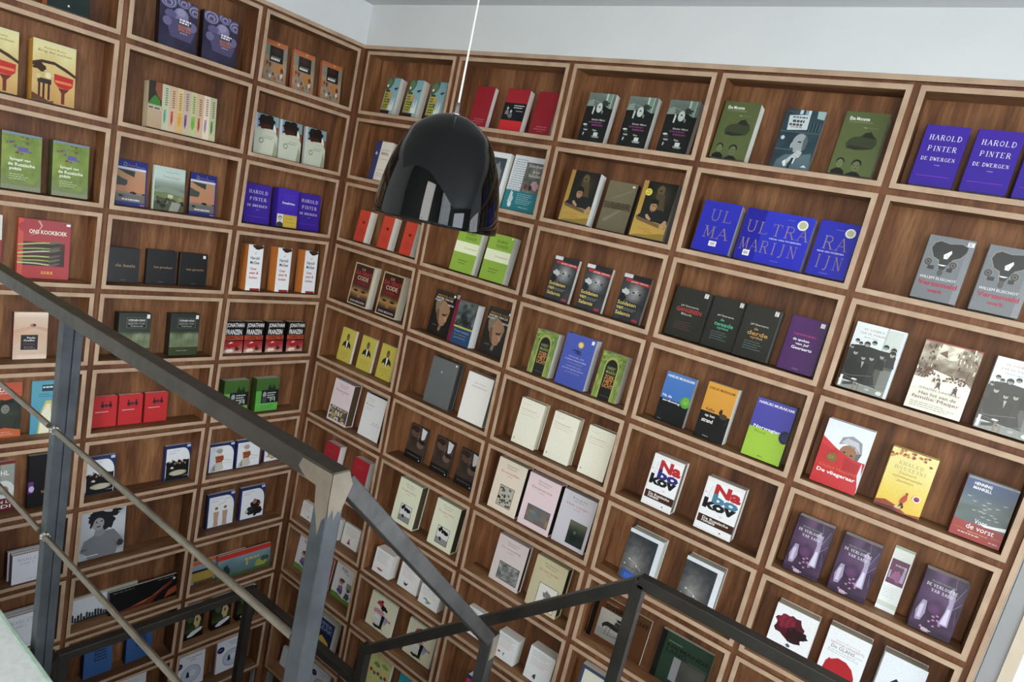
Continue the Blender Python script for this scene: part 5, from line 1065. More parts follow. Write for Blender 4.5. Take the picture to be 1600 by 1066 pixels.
@cover('kant','dark paperback with an old man’s profile', gloss=1, pg='cfcabf')
def _(P):
    P.r(0,0,1,1,'221e1a'); P.r(0,.93,1,1,'3a342c'); P.p([(.12,.7),(.2,.78),(.5,.79),(.74,.72),(.84,.6),(.8,.46),(.76,.36),(.7,.26),(.6,.22),(.5,.24),(.4,.32),(.3,.42),(.24,.54)],'b08460'); P.p([(.1,.7),(.2,.79),(.45,.8),(.4,.7),(.3,.6),(.24,.46),(.16,.56)],'8a7a64'); P.p([(.24,.54),(.34,.6),(.4,.4),(.48,.25),(.4,.28),(.28,.4)],'7a5438')
    P.p([(.5,.5),(.66,.5),(.76,.54),(.7,.47),(.56,.45)],'4a2c1c'); P.p([(.6,.44),(.76,.44),(.78,.34),(.7,.36)],'c89a74'); P.l([(.58,.3),(.7,.29)],.004,'7a3a28'); P.p([(.5,.24),(.6,.2),(.56,.1),(.46,.12)],'8a7a68')
    P.t('IMMANUEL KANT',.1,.86,.9,.91,'b88a3a',1); P.t('KRITIEK VAN DE',.08,.8,.86,.845,'dcd8d0',1); P.t('PRAKT',.04,.745,.34,.785,'dcd8d0',1); P.t('REDE',.7,.7,.94,.74,'dcd8d0',1); P.e(.9,.94,.045,.03,'f0eee8'); P.lines(.18,.4,.22,1,.03,'8a8680',3,.015)
def _(P):
    P.r(0,0,1,1,'1d1a18'); P.g(.15,.12,.75,.68,lambda u,v: mx('1d1a18','b08a68',1.35-2.6*math.hypot((u-.55)*1.0,(v-.5)*.85)),12,14); P.blob(.5,.66,.28,.06,'aaa296',3,.2); P.e(.66,.44,.03,.014,'2a1c14'); P.p([(.74,.5),(.84,.4),(.74,.38)],'b88e6a'); P.p([(.1,.0),(.3,.24),(.6,.2),(.9,0)],'121112')
    P.t('IMMANUEL KANT',.1,.88,.84,.93,'c87a2a',1); P.t('KRITIEK VAN DE',.08,.8,.82,.85,'e4e0d8',1); P.t('PRAKTISCHE REDE',.08,.73,.88,.78,'e4e0d8',1); P.e(.92,.96,.04,.025,'e8e6e0')
@cover('revol','thick paperback with a battle picture over blue', sp='7a1430', pg='e2e2de', gloss=1)
def _(P):
    P.r(0,0,1,1,'1f4a74'); P.g(.16,.42,1,1,lambda u,v: mx('20282a','8f9c94',fbm(u*6,v*6,5)*1.4-.3),12,12); P.r(0,0,.16,1,'7a1430'); P.r(.16,.38,1,.42,'c8c02c')
    for i in range(10): P.blob(.24+.07*i,.5+.05*hsh(i,7),.03,.06,'181c1c',i)
    P.t('Franse revolutie',.24,.28,.9,.33,'a8c0d8'); P.t('Een beknopte',.26,.2,.82,.24,'c8a050'); P.t('geschiedenis',.28,.13,.8,.17,'a8c0d8')
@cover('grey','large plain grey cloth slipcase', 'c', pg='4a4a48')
def _(P): P.r(0,0,1,1,'666a69','707473'); P.e(.44,.72,.03,.02,'b8bcba'); P.e(.92,.95,.035,.022,'dde0de')
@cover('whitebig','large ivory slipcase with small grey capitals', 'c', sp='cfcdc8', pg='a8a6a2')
def _(P): P.r(0,0,1,1,'e8e5dc'); P.s('KRONIEK',.3,.8,.72,.83,'b0aca2'); P.s('HERINNERINGEN',.24,.73,.82,.755,'8a8478',.18,.08)
@cover('browncouple','shiny brown paperback with two blurred faces', gloss=1, sp='2c2420', pg='4a443c')
def _(P):
    P.g(0,0,1,1,lambda u,v: mx('2a211c','6a5446',fbm(u*3,v*4,12)),8,12); P.e(.36,.78,.26,.14,'6a5042',16); P.blob(.3,.88,.26,.08,'33241e',3); P.p([(.66,.98),(.96,.94),(.9,.7),(.74,.62),(.7,.76)],'cfd4d4'); P.e(.74,.5,.2,.12,'7a6456',14); P.blob(.78,.58,.18,.06,'2a1f1a',4); P.l([(.6,.72),(.55,.62)],.006,'d6d2cc'); P.r(0,0,1,.22,'1c1918'); P.t('Verkeerde keuze',.14,.11,.86,.15,'9a948c'); P.e(.88,.06,.03,.02,'d8d8d8')
# --- left-hand wall
@cover('boden','dark violet paperback with striped balls and round figures', sp='15121c', gloss=1)
def _(P):
    P.g(0,0,1,1,lambda u,v: mx('221f33','4a4666',fbm(u*3,v*3,4)),8,10)
    for cx,cy,r in ((.22,.9,.24),(.62,.96,.2),(.93,.86,.2)):
        for i in range(5): P.e(cx,cy-.01*i,r*(1-.18*i),r*.62*(1-.18*i),('5a5680','a49fc4')[i%2],20)
    P.e(.56,.68,.2,.15,'8f88b4',18); P.e(.56,.74,.12,.08,'a8a2c8',14); P.blob(.28,.66,.16,.08,'6a6490',3,.1); P.p([(.34,.6),(.8,.6),(.95,.4),(.85,.2),(.3,.22),(.2,.45)],'5a557c'); P.e(.86,.52,.14,.1,'7a749e'); P.e(.2,.5,.12,.09,'7a749e')
    P.r(.5,.52,.84,.62,'33304a'); P.lines(.52,.86,.62,2,.05,'eef0f4',3,.035); P.t('BODEM',.5,.44,.82,.495,'e07a2c',1); P.t('SPELEN',.5,.38,.82,.43,'e07a2c',1); P.lines(.55,.8,.35,1,.03,'c8c8d8')
@cover('spines', 'cream boxed set of paperbacks with coloured spine drops', 'p', gloss=0, name='boxed_set', cat='boxed book set')
def _(P):
    P.r(0,0,1,1,'e6d2a8'); P.r(0,0,.2,.5,'c8a884','d0b494'); P.r(0,.5,.19,1,'3a342e'); P.p([(.0,.5),(.06,.66),(.1,.72),(.16,.62),(.18,.5)],'3f8a34'); P.p([(.1,1),(.19,1),(.19,.6),(.13,.7),(.09,.84)],'9a5a3c'); P.r(.0,.4,.19,.48,'cfc8b0'); P.lines(.01,.2,.455,1,.03,'6a6458',3,.04)
    cs=('4aa8a0','c8382c','e8a62c','6a3a8a','7ab83c','b8342c','a88ac0','2f8a4a')
    for i,c in enumerate(cs):
        x=.2+i*.1; w_=.08 if i in (2,4) else .055; P.r(x,0,x+.1,1,mx('ecdcb4',c,.12+.35*(i==2)+.1*(i==4)),mx('ecdcb4',c,.2)); P.r(x+.098,0,x+.1,1,'c8a878')
        P.p([(x+.02,.44),(x+w_,.46),(x+w_,.24),(x+.6*w_,.12),(x+.02,.22)],mx(c,'ecdcb4',.25)); P.p([(x+.025,.36),(x+.8*w_,.36),(x+.8*w_,.24),(x+.5*w_,.15),(x+.025,.24)],c)
        for k in range(8): P.r(x+.035,.9-.05*k-.02*(i%3),x+.07,.925-.05*k-.02*(i%3),mx('8a7450',c,.25))
def _(P):
    P.r(0,0,1,1,'e6d2a8'); P.r(0,0,.2,1,'c4a27c'); P.r(0,.48,.19,1,'3a3228'); P.blob(.12,.62,.08,.1,'3f7a34',3); P.e(.14,.86,.05,.12,'a05a3c'); P.r(.0,.42,.19,.48,'d8d4c4'); P.t('LIEFDE',.03,.36,.17,.41,'6a6458',1)
    cs=('4aa8a0','c8382c','e0963c','6a4a9a','5aa84a','a83a5a','8a6ab0','3f9a5a')
    for i,c in enumerate(cs):
        x=.2+i*.1; P.r(x,0,x+.1,1,mx('e9d8ae','e8c27a',.6*(i==2)+.2*(i%2))); P.r(x+.098,0,x+.101,1,'b89c70'); P.p([(x+.03,.34),(x+.05,.42),(x+.08,.3),(x+.09,.2),(x+.05,.1),(x+.02,.2)],c); P.blob(x+.055,.22,.035,.09,c,i); P.l([(x+.05,.9-.02*i),(x+.05,.55)],.004,'6a5a3c')
        for k in range(6): P.r(x+.03,.88-.06*k,x+.07,.905-.06*k,mx('6a5a3c',c,.4))
@cover('google','navy-topped paperback with a dune and a dark shape', gloss=1, sp='1c2448')
def _(P):
    P.r(0,0,1,1,'28348c'); P.r(.0,.78,.95,.84,'c8cee4'); P.g(.0,.3,.95,.79,lambda u,v: mx('d08a62','c49a70',max(0,min(1,v*.9+.3*vn(u*3,v*3,2)-.1))),6,6); P.p([(0,.79),(.6,.77),(.58,.64),(.3,.7)],'3c4a40'); P.p([(0,.64),(.22,.58),(.36,.56),(.36,.48),(.3,.43),(0,.43)],'4a544c'); P.r(0,.08,.95,.27,'7a746c'); P.r(0,.25,.95,.3,'9a8876'); P.blob(.56,.29,.12,.03,'2c2e28',3); P.blob(.9,.28,.05,.02,'33332c',4); P.blob(.16,.2,.08,.025,'3a3a34',5)
    P.l([(.32,.92),(.24,.94),(.22,.88),(.3,.87),(.32,.92)],.005,'e6d6b0'); P.l([(.32,.87),(.4,.9),(.44,.87),(.5,.9),(.54,.87),(.6,.9),(.62,.96),(.63,.87),(.7,.88),(.76,.87),(.9,.88)],.004,'dcae9a'); P.lines(.2,.84,.15,1,.03,'c8ccd4',3,.035); P.r(.8,.02,.95,.05,'c87a7c')
def _(P):
    P.r(0,0,1,1,'22308a'); P.t('Gedachten',.18,.87,.88,.95,'e0b89a'); P.r(.02,.02,.98,.84,'d9a07a'); P.r(.02,.66,.98,.84,'c8d0e0'); P.p([(.02,.72),(.3,.66),(.5,.74),(.98,.56),(.98,.35),(.02,.3)],'d8905c'); P.p([(0.02,.7),(.34,.62),(.44,.52),(.36,.46),(.02,.5)],'4a4440'); P.p([(.02,.3),(.98,.36),(.98,.1),(.02,.1)],'8a847c'); P.blob(.6,.34,.14,.03,'4a4840',3); P.blob(.85,.33,.08,.025,'4a4840',4); P.t('LUIS MOSKOVITZ',.16,.15,.8,.19,'e0e4ec',1); P.r(.02,.02,.98,.07,'2a2f6a'); P.r(.72,.03,.9,.06,'c83a3c')
@cover('landscape','pale sea-green hardcover with a wooded valley', 'h', gloss=1, sp='c8d4c4')
def _(P):
    P.g(0,0,1,1,lambda u,v: mx('5a5f48','b9cdc4',max(0,min(1,(v-.3)*2.2))),2,8); P.t('Lieke Jordaan',.36,.87,.8,.9,'6a7a7a'); P.t('Ontmoetingen',.26,.74,.84,.8,'b87a6a'); P.p([(0,.46),(.3,.54),(.6,.52),(1,.46),(1,.3),(0,.3)],'8fa08a'); P.p([(0,.4),(.4,.42),(1,.36),(1,.2),(0,.2)],'7a8a5a')
    for i in range(14): P.blob(.05+.9*hsh(i,71),.05+.25*hsh(i,72),.09,.05,('3a4430','5a5a3c','2a3028','a89a70')[i%4],i)
    P.r(.45,.3,.62,.38,'d8d0b0'); P.p([(.5,.0),(.8,.0),(.9,.2),(.6,.22)],'a8a898')
@cover('blk','small square black hardcover with gilt script', 'h', sp='15140f', gloss=1)
def _(P): P.r(0,0,1,1,'17181a','1f2124'); P.t('de basis',.28,.46,.86,.54,'a8865a',1); P.lines(.45,.65,.08,1,.03,'8a8a86'); P.r(.84,.86,.92,.93,'dcdcd8')
for _k,_t in (('blk1','de basis'),('blk2','het product'),('blk3','het gerecht')):
    @cover(_k, 'small square black hardcover lettered '+_t, 'h', sp='15140f', gloss=1)
    def _(P, _t=_t):
        P.r(0,0,1,1,'17181a','1f2124'); P.t(_t,.24,.45,.88,.54,'a8865a',1); P.lines(.45,.65,.08,1,.03,'8a8a86')
        if 'ger' in _t: P.r(.82,.86,.92,.95,'e4e4e0')
@cover('king','thick dark green paperback with bare trees', sp='1c2420', pg='6a6a58', gloss=1)
def _(P):
    P.g(0,0,1,1,lambda u,v: mx('39462a','2b342f',v) if v>.55 else mx('5a6a3c','b8c0a8',vn(u*5,v*6,3)*(1-abs(v-.42)*2.5)),8,14); P.r(.24,.66,.86,.9,'6a6f64'); P.r(.26,.67,.84,.89,'1c201e'); P.t('STEPHEN KING',.29,.81,.81,.86,'d6d6ce',1); P.t('BEZETEN STAD',.29,.74,.81,.785,'a8a8a0',1); P.t('Thrillerbundel',.36,.69,.74,.72,'c8c8c0')
    for x in (.2,.38,.62,.8): P.l([(x,.2),(x+.02,.45),(x-.04,.6)],.006,'2a3020'); P.l([(x+.02,.42),(x+.1,.58)],.004,'2a3020')
    P.r(0,0,1,.2,'39441f'); P.lines(.25,.75,.12,1,.03,'b8bca8'); P.r(.86,.88,.96,.97,'e4e6e2')
@cover('rednib','bright red hardcover with two dark dancing figures', 'h', sp='a3141a', pg='efeae0')
def _(P):
    P.r(0,0,1,1,'d4161c','da1a20')
    for s_ in (-1,1):
        x=.56+s_*.16; P.e(x,.8,.035,.035,'3a1c2a'); P.blob(x,.7,.07,.07,'3a1c2a',4,.25); P.l([(x,.66),(x+s_*.07,.54)],.006,'3a1c2a'); P.l([(x,.66),(x-s_*.04,.55)],.006,'3a1c2a'); P.l([(x,.74),(x-s_*.1,.72)],.005,'3a1c2a'); P.l([(x,.76),(x+s_*.06,.86)],.004,'3a1c2a')
    P.e(.56,.7,.08,.06,'6a2a3a'); P.lines(.14,.7,.51,1,.04,'f0d0c8',3,.02)
def museum(P, pic):
    P.r(0,0,1,1,'27376e'); P.p([(.06,.02),(.98,.02),(.98,.55)]+[(.98-.3*(1-math.cos(a*math.pi/16)),.55+.36*math.sin(a*math.pi/16)) for a in range(9)]+[(.06,.91)],'e2e6f0'); P.r(.84,.91,.98,.98,'b8cbe8'); P.t('Het menselijk',.16,.82,.56,.85,'8a90a8'); P.t('lichaam',.16,.76,.42,.79,'8a90a8'); pic(P)
def pm1(P):
    P.p([(.08,.5),(.3,.52),(.6,.5),(.96,.56),(.96,.1),(.08,.06)],'1a1b18')
    for i in range(8): P.blob(.16+.1*i,.34+.16*hsh(i,81),.1,.09,'18181a',i,.2)
    for i in range(7): P.e(.2+.1*i,.46+.14*hsh(i,82),.035,.03,'c49a80',8)
    P.e(.54,.2,.34,.08,'b4ac90',16); P.p([(.2,.2),(.5,.27),(.86,.24),(.7,.14),(.4,.12)],'d4ccb0'); P.blob(.3,.36,.07,.03,'d9d4c4',3); P.r(.06,.02,.96,.09,'1c1c18')
def pm2(P): P.e(.42,.74,.12,.08,'b8b4a8',12); P.e(.45,.7,.07,.06,'c8a890'); P.p([(.38,.66),(.5,.66),(.56,.56),(.3,.56)],'d8d0c4'); P.p([(.26,.56),(.58,.57),(.6,.44),(.52,.32),(.3,.32),(.3,.44)],'a84a1c'); P.p([(.3,.33),(.54,.34),(.62,.1),(.5,.03),(.1,.04),(.14,.18)],'c4c0b4'); P.p([(.26,.3),(.3,.06),(.18,.05)],'9a968a'); P.l([(.3,.54),(.24,.42),(.5,.42)],.008,'c8a890'); P.l([(.5,.46),(.9,.34)],.006,'3a3428'); P.l([(.48,.3),(.9,.28)],.004,'5a3a24')
def pm3(P): P.blob(.5,.3,.34,.16,'8a6a2c',5); P.blob(.4,.26,.16,.1,'e0c890',4); P.blob(.66,.5,.14,.1,'5a4a28',3); P.blob(.3,.4,.1,.07,'c88a4a',6)
def pm4(P):
    for x in (.34,.66): P.e(x,.56,.06,.045,'a86a40'); P.p([(x-.1,.46),(x+.1,.46),(x+.08,.2),(x+.09,.03),(x-.08,.03),(x-.07,.2)],'d0a890'); P.l([(x-.08,.44),(x+.04,.34)],.012,'c49a80')
    P.l([(.4,.66),(.62,.7),(.64,.8),(.82,.82)],.006,'2a3a3a')
def pm5(P): P.blob(.62,.44,.2,.14,'2c1c16',4,.2); P.e(.6,.5,.09,.06,'b8805a'); P.blob(.44,.24,.2,.12,'26303c',5,.2); P.e(.8,.42,.05,.04,'c8503c'); P.blob(.7,.2,.2,.12,'1c1a1a',6); P.e(.3,.24,.06,.05,'d8c4b0')
for _k,_d,_f in (('mus1','white museum paperback with dark crowded figures',pm1),('mus2','white museum paperback with a seated woman in orange',pm2),('mus3','white museum paperback with a golden still life',pm3),('mus4','white museum paperback with two pale standing figures',pm4),('mus5','white museum paperback with a dark group portrait',pm5)):
    @cover(_k,_d,'p',sp='27336a',pg='dfe2e8',gloss=1)
    def _(P, _f=_f): museum(P,_f)
@cover('windboy','large white paperback with a grey photograph of a bare-shouldered youth', gloss=1, sp='d0d6d2')
def _(P):
    P.g(0,0,1,1,lambda u,v: mx('a9aeb2','cdd3d9',v*.7+.4*vn(u*3,v*6,2)),6,10); S_='8f9296'
    P.p([(.02,.16),(.1,.36),(.3,.44),(.56,.5),(.74,.5),(.9,.34),(1,.2),(.84,.1),(.82,0),(.2,0),(.16,.1)],'85888c'); P.p([(.3,.44),(.34,.56),(.52,.56),(.56,.48),(.45,.4)],'97999c'); P.e(.4,.67,.15,.14,'a6a8aa',18)
    for x,y,rx,ry,k in ((.36,.84,.2,.08,3),(.5,.78,.18,.1,4),(.6,.68,.14,.14,5),(.26,.74,.08,.12,6),(.72,.8,.16,.05,7),(.8,.86,.12,.03,8),(.56,.58,.1,.06,9)): P.blob(x,y,rx,ry,'26282a',k,.35)
    P.e(.4,.66,.12,.11,'a9abad',16); P.e(.35,.69,.025,.012,'26282a'); P.e(.46,.7,.025,.012,'26282a'); P.e(.4,.6,.045,.014,'4a4a4c'); P.l([(.4,.68),(.39,.64)],.003,'6a6c6e'); P.l([(.74,.3),(.84,.16)],.006,'4a4c50'); P.r(.1,.06,.42,.075,'d8dadc'); P.blob(.9,.2,.08,.06,'3a3c3e',5); P.blob(.1,.2,.08,.02,'6a6c70',6)
@cover('skyline','wide white landscape book with a dark skyline drawing', gloss=1, sp='cfc8b0', pg='cfc8a8')
def _(P):
    P.r(0,0,1,1,'d2d5dc'); P.r(0,.9,1,1,'c9c0a0')
    for i in range(24): x=i*.042; q=.12+.2*hsh(i,5); P.r(x,.05,x+.034,.05+q,('26262a','4a4a50')[i%2]); P.l([(x+.015,.05+q),(x+.015,.12+q)],.003,'2c2c30')
    P.blob(.3,.04,.3,.05,'33343a',4,.3)
@cover('nightcar','wide glossy black landscape book with an amber sweep', gloss=1, sp='0c0c10')
def _(P):
    P.r(0,0,1,1,'101014'); P.p([(.0,0),(.3,.12),(.6,.3),(.86,.7),(.95,.88),(.9,.6),(.7,.3),(.6,0)],'6a2c12'); P.p([(.3,.12),(.6,.3),(.86,.7),(.7,.4),(.5,.16)],'c46a34'); P.l([(0,0),(.3,.06),(.5,.04)],.006,'b09a88'); P.p([(.8,.05),(1,.2),(1,.5),(.86,.35)],'a0441c'); P.lines(.7,.97,.94,1,.04,'8a8a90',3,.03); P.lines(.05,.4,.92,1,.04,'8a8a90',4,.03); P.e(.95,.82,.02,.05,'e8eaf0')
@cover('redbook','wide landscape book with a bright red top band', gloss=1, sp='8a8a8a')
def _(P):
    P.g(0,0,1,.84,lambda u,v: mx('3f6a6a','8fa8b4',v*.8+.4*vn(u*7,v*4,3)-.1),14,5); P.r(0,.8,1,1,'d8281e'); P.blob(.15,.3,.08,.24,'2a3a3c',3); P.blob(.8,.24,.12,.16,'a8a83c',5); P.blob(.88,.4,.08,.1,'3a5a3a',6); P.r(.52,.3,.56,.5,'c8b040'); P.lines(.5,.8,.62,1,.1,'c8c060',3,.1); P.r(0,0,1,.12,'4a6a3c')
@cover('orangebook','wide landscape book with an orange top band behind the others', gloss=1)
def _(P): P.r(0,0,1,1,'9aa8b8'); P.r(0,.84,1,1,'e06a1c'); P.r(.0,.1,.6,.5,'b89a3c'); P.r(0,.5,1,.6,'2a2c30'); P.r(.05,.0,.4,.1,'5a5a3c')
@cover('darkpic','black paperback with a cream swirl over a green field', gloss=1, sp='0e0d0c', pg='d8dce4')
def _(P):
    P.r(0,0,1,1,'12110e'); P.g(0,.2,1,.75,lambda u,v: mx('4a6030','1a1c12',v*1.2+.3*vn(u*4,v*4,3)),6,6); P.blob(.3,.62,.16,.12,'4a5a3c',4); P.blob(.66,.52,.17,.22,'d0b078',5,.2); P.e(.66,.55,.04,.06,'3a1c10'); P.e(.6,.78,.12,.06,'e0cfa0'); P.p([(.2,.1),(.4,.2),(.85,.28),(.96,.26),(.9,.18),(.3,.02)],'d2d0d6'); P.r(0,0,1,.06,'0c0b0a')
@cover('blue','mid-blue hardcover with dark small lettering', 'h', sp='1c2a6a', pg='d6dae0')
def _(P):
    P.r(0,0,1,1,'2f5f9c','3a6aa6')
    P.lines(.36,.9,.79,5,.085,'16264a',3,.045)
@cover('slab','plain white hardcover at the bottom picture edge', 'h')
def _(P): P.r(0,0,1,1,'d8dce2'); P.lines(.3,.8,.85,2,.05,'a8acb8')
@cover('topdark','dark green hardcover with an orange spine', sp='d2742a', gloss=1)
def _(P): P.r(0,0,1,1,'20302c','28383a'); P.t('ZOGEN',.45,.36,.98,.43,'c8a860',1); P.e(.5,.1,.025,.02,'e8eae6')
@cover('brug','yellow paperback with a red goblet by a bridge', sp='e0a028', gloss=1)
def _(P):
    P.g(0,0,1,1,lambda u,v: mx('c88a3a','eadf9c',.15+v*.95+.3*(vn(u*4,v*4,3)-.5)),8,12); P.r(0,.95,1,1,'e4dca4')
    P.t('Richard Russo',.26,.875,.76,.905,'6a5c40'); P.t('Brug der zuchten',.12,.8,.9,.85,'6a4a28'); P.p([(0,.55),(.2,.63),(.5,.64),(.8,.56),(1,.5),(1,.55),(.8,.62),(.5,.69),(.2,.68),(0,.62)],'4a3020'); P.blob(.16,.56,.16,.07,'3f2a1c',3)
    P.p([(.5,.5),(.96,.48),(.94,.34),(.84,.28),(.6,.29),(.5,.36)],'c8201c'); P.r(.52,.36,.92,.4,'e8843c'); P.p([(.6,.28),(.86,.28),(.76,.2),(.76,.02),(.68,.02),(.68,.2)],'7a2a14'); P.r(.12,.3,.44,.38,'3a2c28'); 
    for x in (.14,.24,.36): P.r(x,.04,x+.05,.3,'4a2014')
    P.e(.36,.44,.07,.05,'e8e2b0'); P.e(.14,.4,.05,.04,'d8d488'); P.p([(0,.12),(.4,.02),(.5,.04),(.5,0),(0,0)],'6a3a18')
@cover('spiegel','green paperback with drawn plots and pale lettering', sp='4a5a34', gloss=1)
def _(P):
    P.g(0,0,1,1,lambda u,v: mx('5f7a2c','93a83c',fbm(u*5,v*7,3)*1.3-.1),10,14); P.r(0,.96,1,1,'7a94a8')
    for i in range(18): P.r(.08+.8*hsh(i,91),.6+.32*hsh(i,92),.1+.8*hsh(i,91)+.05,.61+.32*hsh(i,92)+.02,('6a5a8a','7a4a30','8a9a3c')[i%3])
    P.r(.4,.68,.66,.76,'6a5aa8'); P.t('Spiegel van',.2,.5,.72,.56,'e4e8d4',1); P.t('de Russische',.16,.42,.84,.48,'e4e8d4',1); P.t('poëzie',.2,.33,.5,.4,'e4e8d4',1); P.lines(.2,.7,.28,3,.04,'c8d0b0',5,.012); P.p([(0,.3),(.2,.14),(.8,.14),(1,.3),(1,0),(0,0)],'7a8a4a'); P.l([(.1,.2),(.3,.08),(.8,.08),(.96,.2)],.003,'4a5a2c'); P.r(0,0,1,.08,'8a8e6a')
@cover('kook','large red paperback with green asparagus', sp='c83a2a', gloss=1)
def _(P):
    P.g(0,0,1,1,lambda u,v: mx('c81e22','a8343c',v*.6+.4*vn(u*3,v*3,3)),6,8); P.r(0,0,.1,1,'d84a2c')
    P.g(.1,.22,.9,.62,lambda u,v: mx('2a0c0c','5a1414',vn(u*4,v*3,5)),5,4)
    for i,(y0,y1) in enumerate(((.56,.62),(.49,.52),(.42,.48),(.36,.38),(.3,.31),(.26,.24))):
        P.l([(.02,y0),(.35,(y0+y1)/2+.01),(.62,y1)],.016,('a8c85a','88a83c','c0d488')[i%3]); P.e(.7,y1+.01,.13,.022,('5a6a3c','6a4a4a')[i%2],10,.3)
        P.l([(.1,y0+.004),(.5,y1+.006)],.003,'dce8b0')
    P.e(.22,.86,.22,.1,'b8222a'); P.p([(.35,.98),(.42,.9),(.36,.78),(.2,.72),(.35,.76),(.45,.9),(.4,.98)],'e0a89a'); P.t('ONS KOOKBOEK',.2,.76,.93,.83,'f0e2c8',1); P.lines(.46,.7,.13,1,.04,'e8a02c',3,.05); P.r(.91,.93,.99,.97,'eceae6')
@cover('belly','cream and pink paperback with clasped hands', sp='5a1030', gloss=1)
def _(P):
    P.g(0,0,1,1,lambda u,v: mx('dcae8c','ead2bc',abs(v-.5)*1.6+.2*u),6,8); P.p([(0,.62),(.4,.7),(.6,.72),(1,.66),(1,.58),(.6,.66),(.3,.6),(0,.52)],'d8a88c'); P.e(.56,.72,.09,.04,'b8846a'); P.e(.6,.73,.05,.025,'3a2018'); P.p([(.0,.3),(.3,.38),(.7,.36),(1,.3),(1,.1),(0,.1)],'e0bfa4')
    P.r(.22,.2,.72,.52,'1c1418'); P.t('Paulo',.4,.44,.64,.475,'e8e4e4',1); P.t('Coelho',.3,.385,.62,.42,'e8e4e4',1); P.t('Elf minuten',.3,.31,.62,.34,'a82a5a'); P.lines(.32,.66,.27,2,.03,'8a8488')
@cover('strip','white paperback cut by the edge of the picture')
def _(P): P.r(0,0,1,1,'d6d2c8'); P.r(0,.1,1,.6,'a83a40')
@cover('rol','orange-framed paperback with a soldier in a beret', gloss=1, sp='b84a20')
def _(P):
    P.r(0,0,1,1,'d2542c'); P.t('OL',.3,.83,.56,.92,'f0ece6',1); P.lines(.2,.8,.81,1,.04,'e8d0c0',3,.03); P.g(.0,.12,1,.74,lambda u,v: mx('1c201a','4a5044',fbm(u*4,v*4,6)),6,8); P.head(.5,.52,.17,'8a8c7c','1c1e18','343a2e'); P.p([(.32,.6),(.4,.72),(.7,.7),(.8,.6),(.6,.63)],'171912'); P.p([(0,.74),(.5,.68),(1,.74),(1,.8),(0,.8)],'d2542c'); P.p([(0,.12),(.5,.18),(1,.12),(1,0),(0,0)],'d2622c'); P.lines(.2,.8,.1,2,.04,'e8c0a0')
@cover('bluepen','sky-blue paperback with a bare yellow-outlined figure', gloss=1, sp='3a8aa8')
def _(P):
    P.r(0,0,1,1,'4aa4c0','5ab0c8'); P.r(.28,.8,.62,.92,'1c3a48'); P.lines(.3,.6,.89,1,.04,'c8e0e8',3,.03); P.p([(.2,0),(.26,.4),(.4,.62),(.55,.62),(.6,.4),(.66,.1),(.8,.4),(.98,.56),(.99,.3),(.9,0)],'e0d060'); P.p([(.24,.0),(.3,.38),(.42,.56),(.52,.56),(.56,.36),(.6,0)],'e4e0c4'); P.p([(.86,.3),(.96,.5),(.97,.2),(.9,.1)],'3a2c1c'); P.lines(.2,.6,.75,2,.04,'2a6a84')
@cover('chile','paperback with a grey wall photograph and maroon title', gloss=1)
def _(P): P.r(0,0,1,1,'b8bab4'); P.r(0,.94,1,1,'8a2a2c'); P.r(0,.5,1,.94,'8d918a'); P.r(.6,.4,.98,.94,'a8aea4'); P.t('HL',.6,.72,.84,.82,'e8eae4',1); P.e(.7,.42,.3,.2,'d8d8d2'); P.e(.7,.42,.14,.09,'8a8a86'); P.r(0,0,1,.26,'6a1c24'); P.t('AN L',.4,.16,.86,.22,'e8dcd8',1); P.t('EIDI',.4,.06,.92,.13,'e8dcd8',1)
@cover('hemel','black hardcover with orange stacked capitals', 'h', gloss=1, sp='15121a')
def _(P): P.r(0,0,1,1,'15131a'); P.r(0,.28,.16,.5,'6a3a8a'); P.e(.1,.36,.08,.06,'c8b8e0'); P.t('WEG',.6,.34,.94,.4,'d88a3c',1); P.t('NAAR DE',.4,.25,.94,.31,'d88a3c',1); P.t('HEMEL',.5,.16,.96,.22,'d88a3c',1); P.e(.86,.06,.03,.02,'dcdce0'); P.e(.68,.75,.03,.02,'c8c8cc'); P.r(.88,.93,.98,.98,'e4e4e4')
@cover('marai','wide white volume with a maroon spine', 'p', sp='6a0f24', pg='e4e2e0')
def _(P): P.r(0,0,1,1,'dcdce4'); P.s('MARLENE DER',.1,.76,.94,.86,'a89aa0',.12,.06,.2); P.s('BAND I',.16,.64,.42,.7,'8a8088',.16,.08); P.lines(.3,.7,.1,1,.03,'a8a4ac')
@cover('franzen','thick paperback with big white capitals over a red meal', sp='17130f', pg='d9d2c0', gloss=1)
def _(P):
    P.r(0,0,1,1,'15110f'); P.t('JONATHAN',.1,.78,1.0,.95,'efeeea',1); P.t('FRANZEN',.1,.59,.9,.75,'efeeea',1); P.r(.0,.42,1,.56,'c8502c'); P.t('CORRECTIES',.12,.44,.95,.54,'2a0c08',1)
    P.g(0,0,1,.4,lambda u,v: mx('d8b8a0','a81820',1.3*v+.5*(vn(u*5,v*3,3)-.5)),8,6); P.blob(.4,.3,.12,.05,'e8dcd4',4,.2); P.p([(.1,.24),(.3,.3),(.6,.34),(.9,.26),(.7,.2),(.3,.16)],'b8101c'); P.blob(.7,.14,.12,.06,'4a2c22',5); P.blob(.3,.08,.2,.05,'e6d6c4',6); P.r(.5,.38,1,.42,'1a100e')
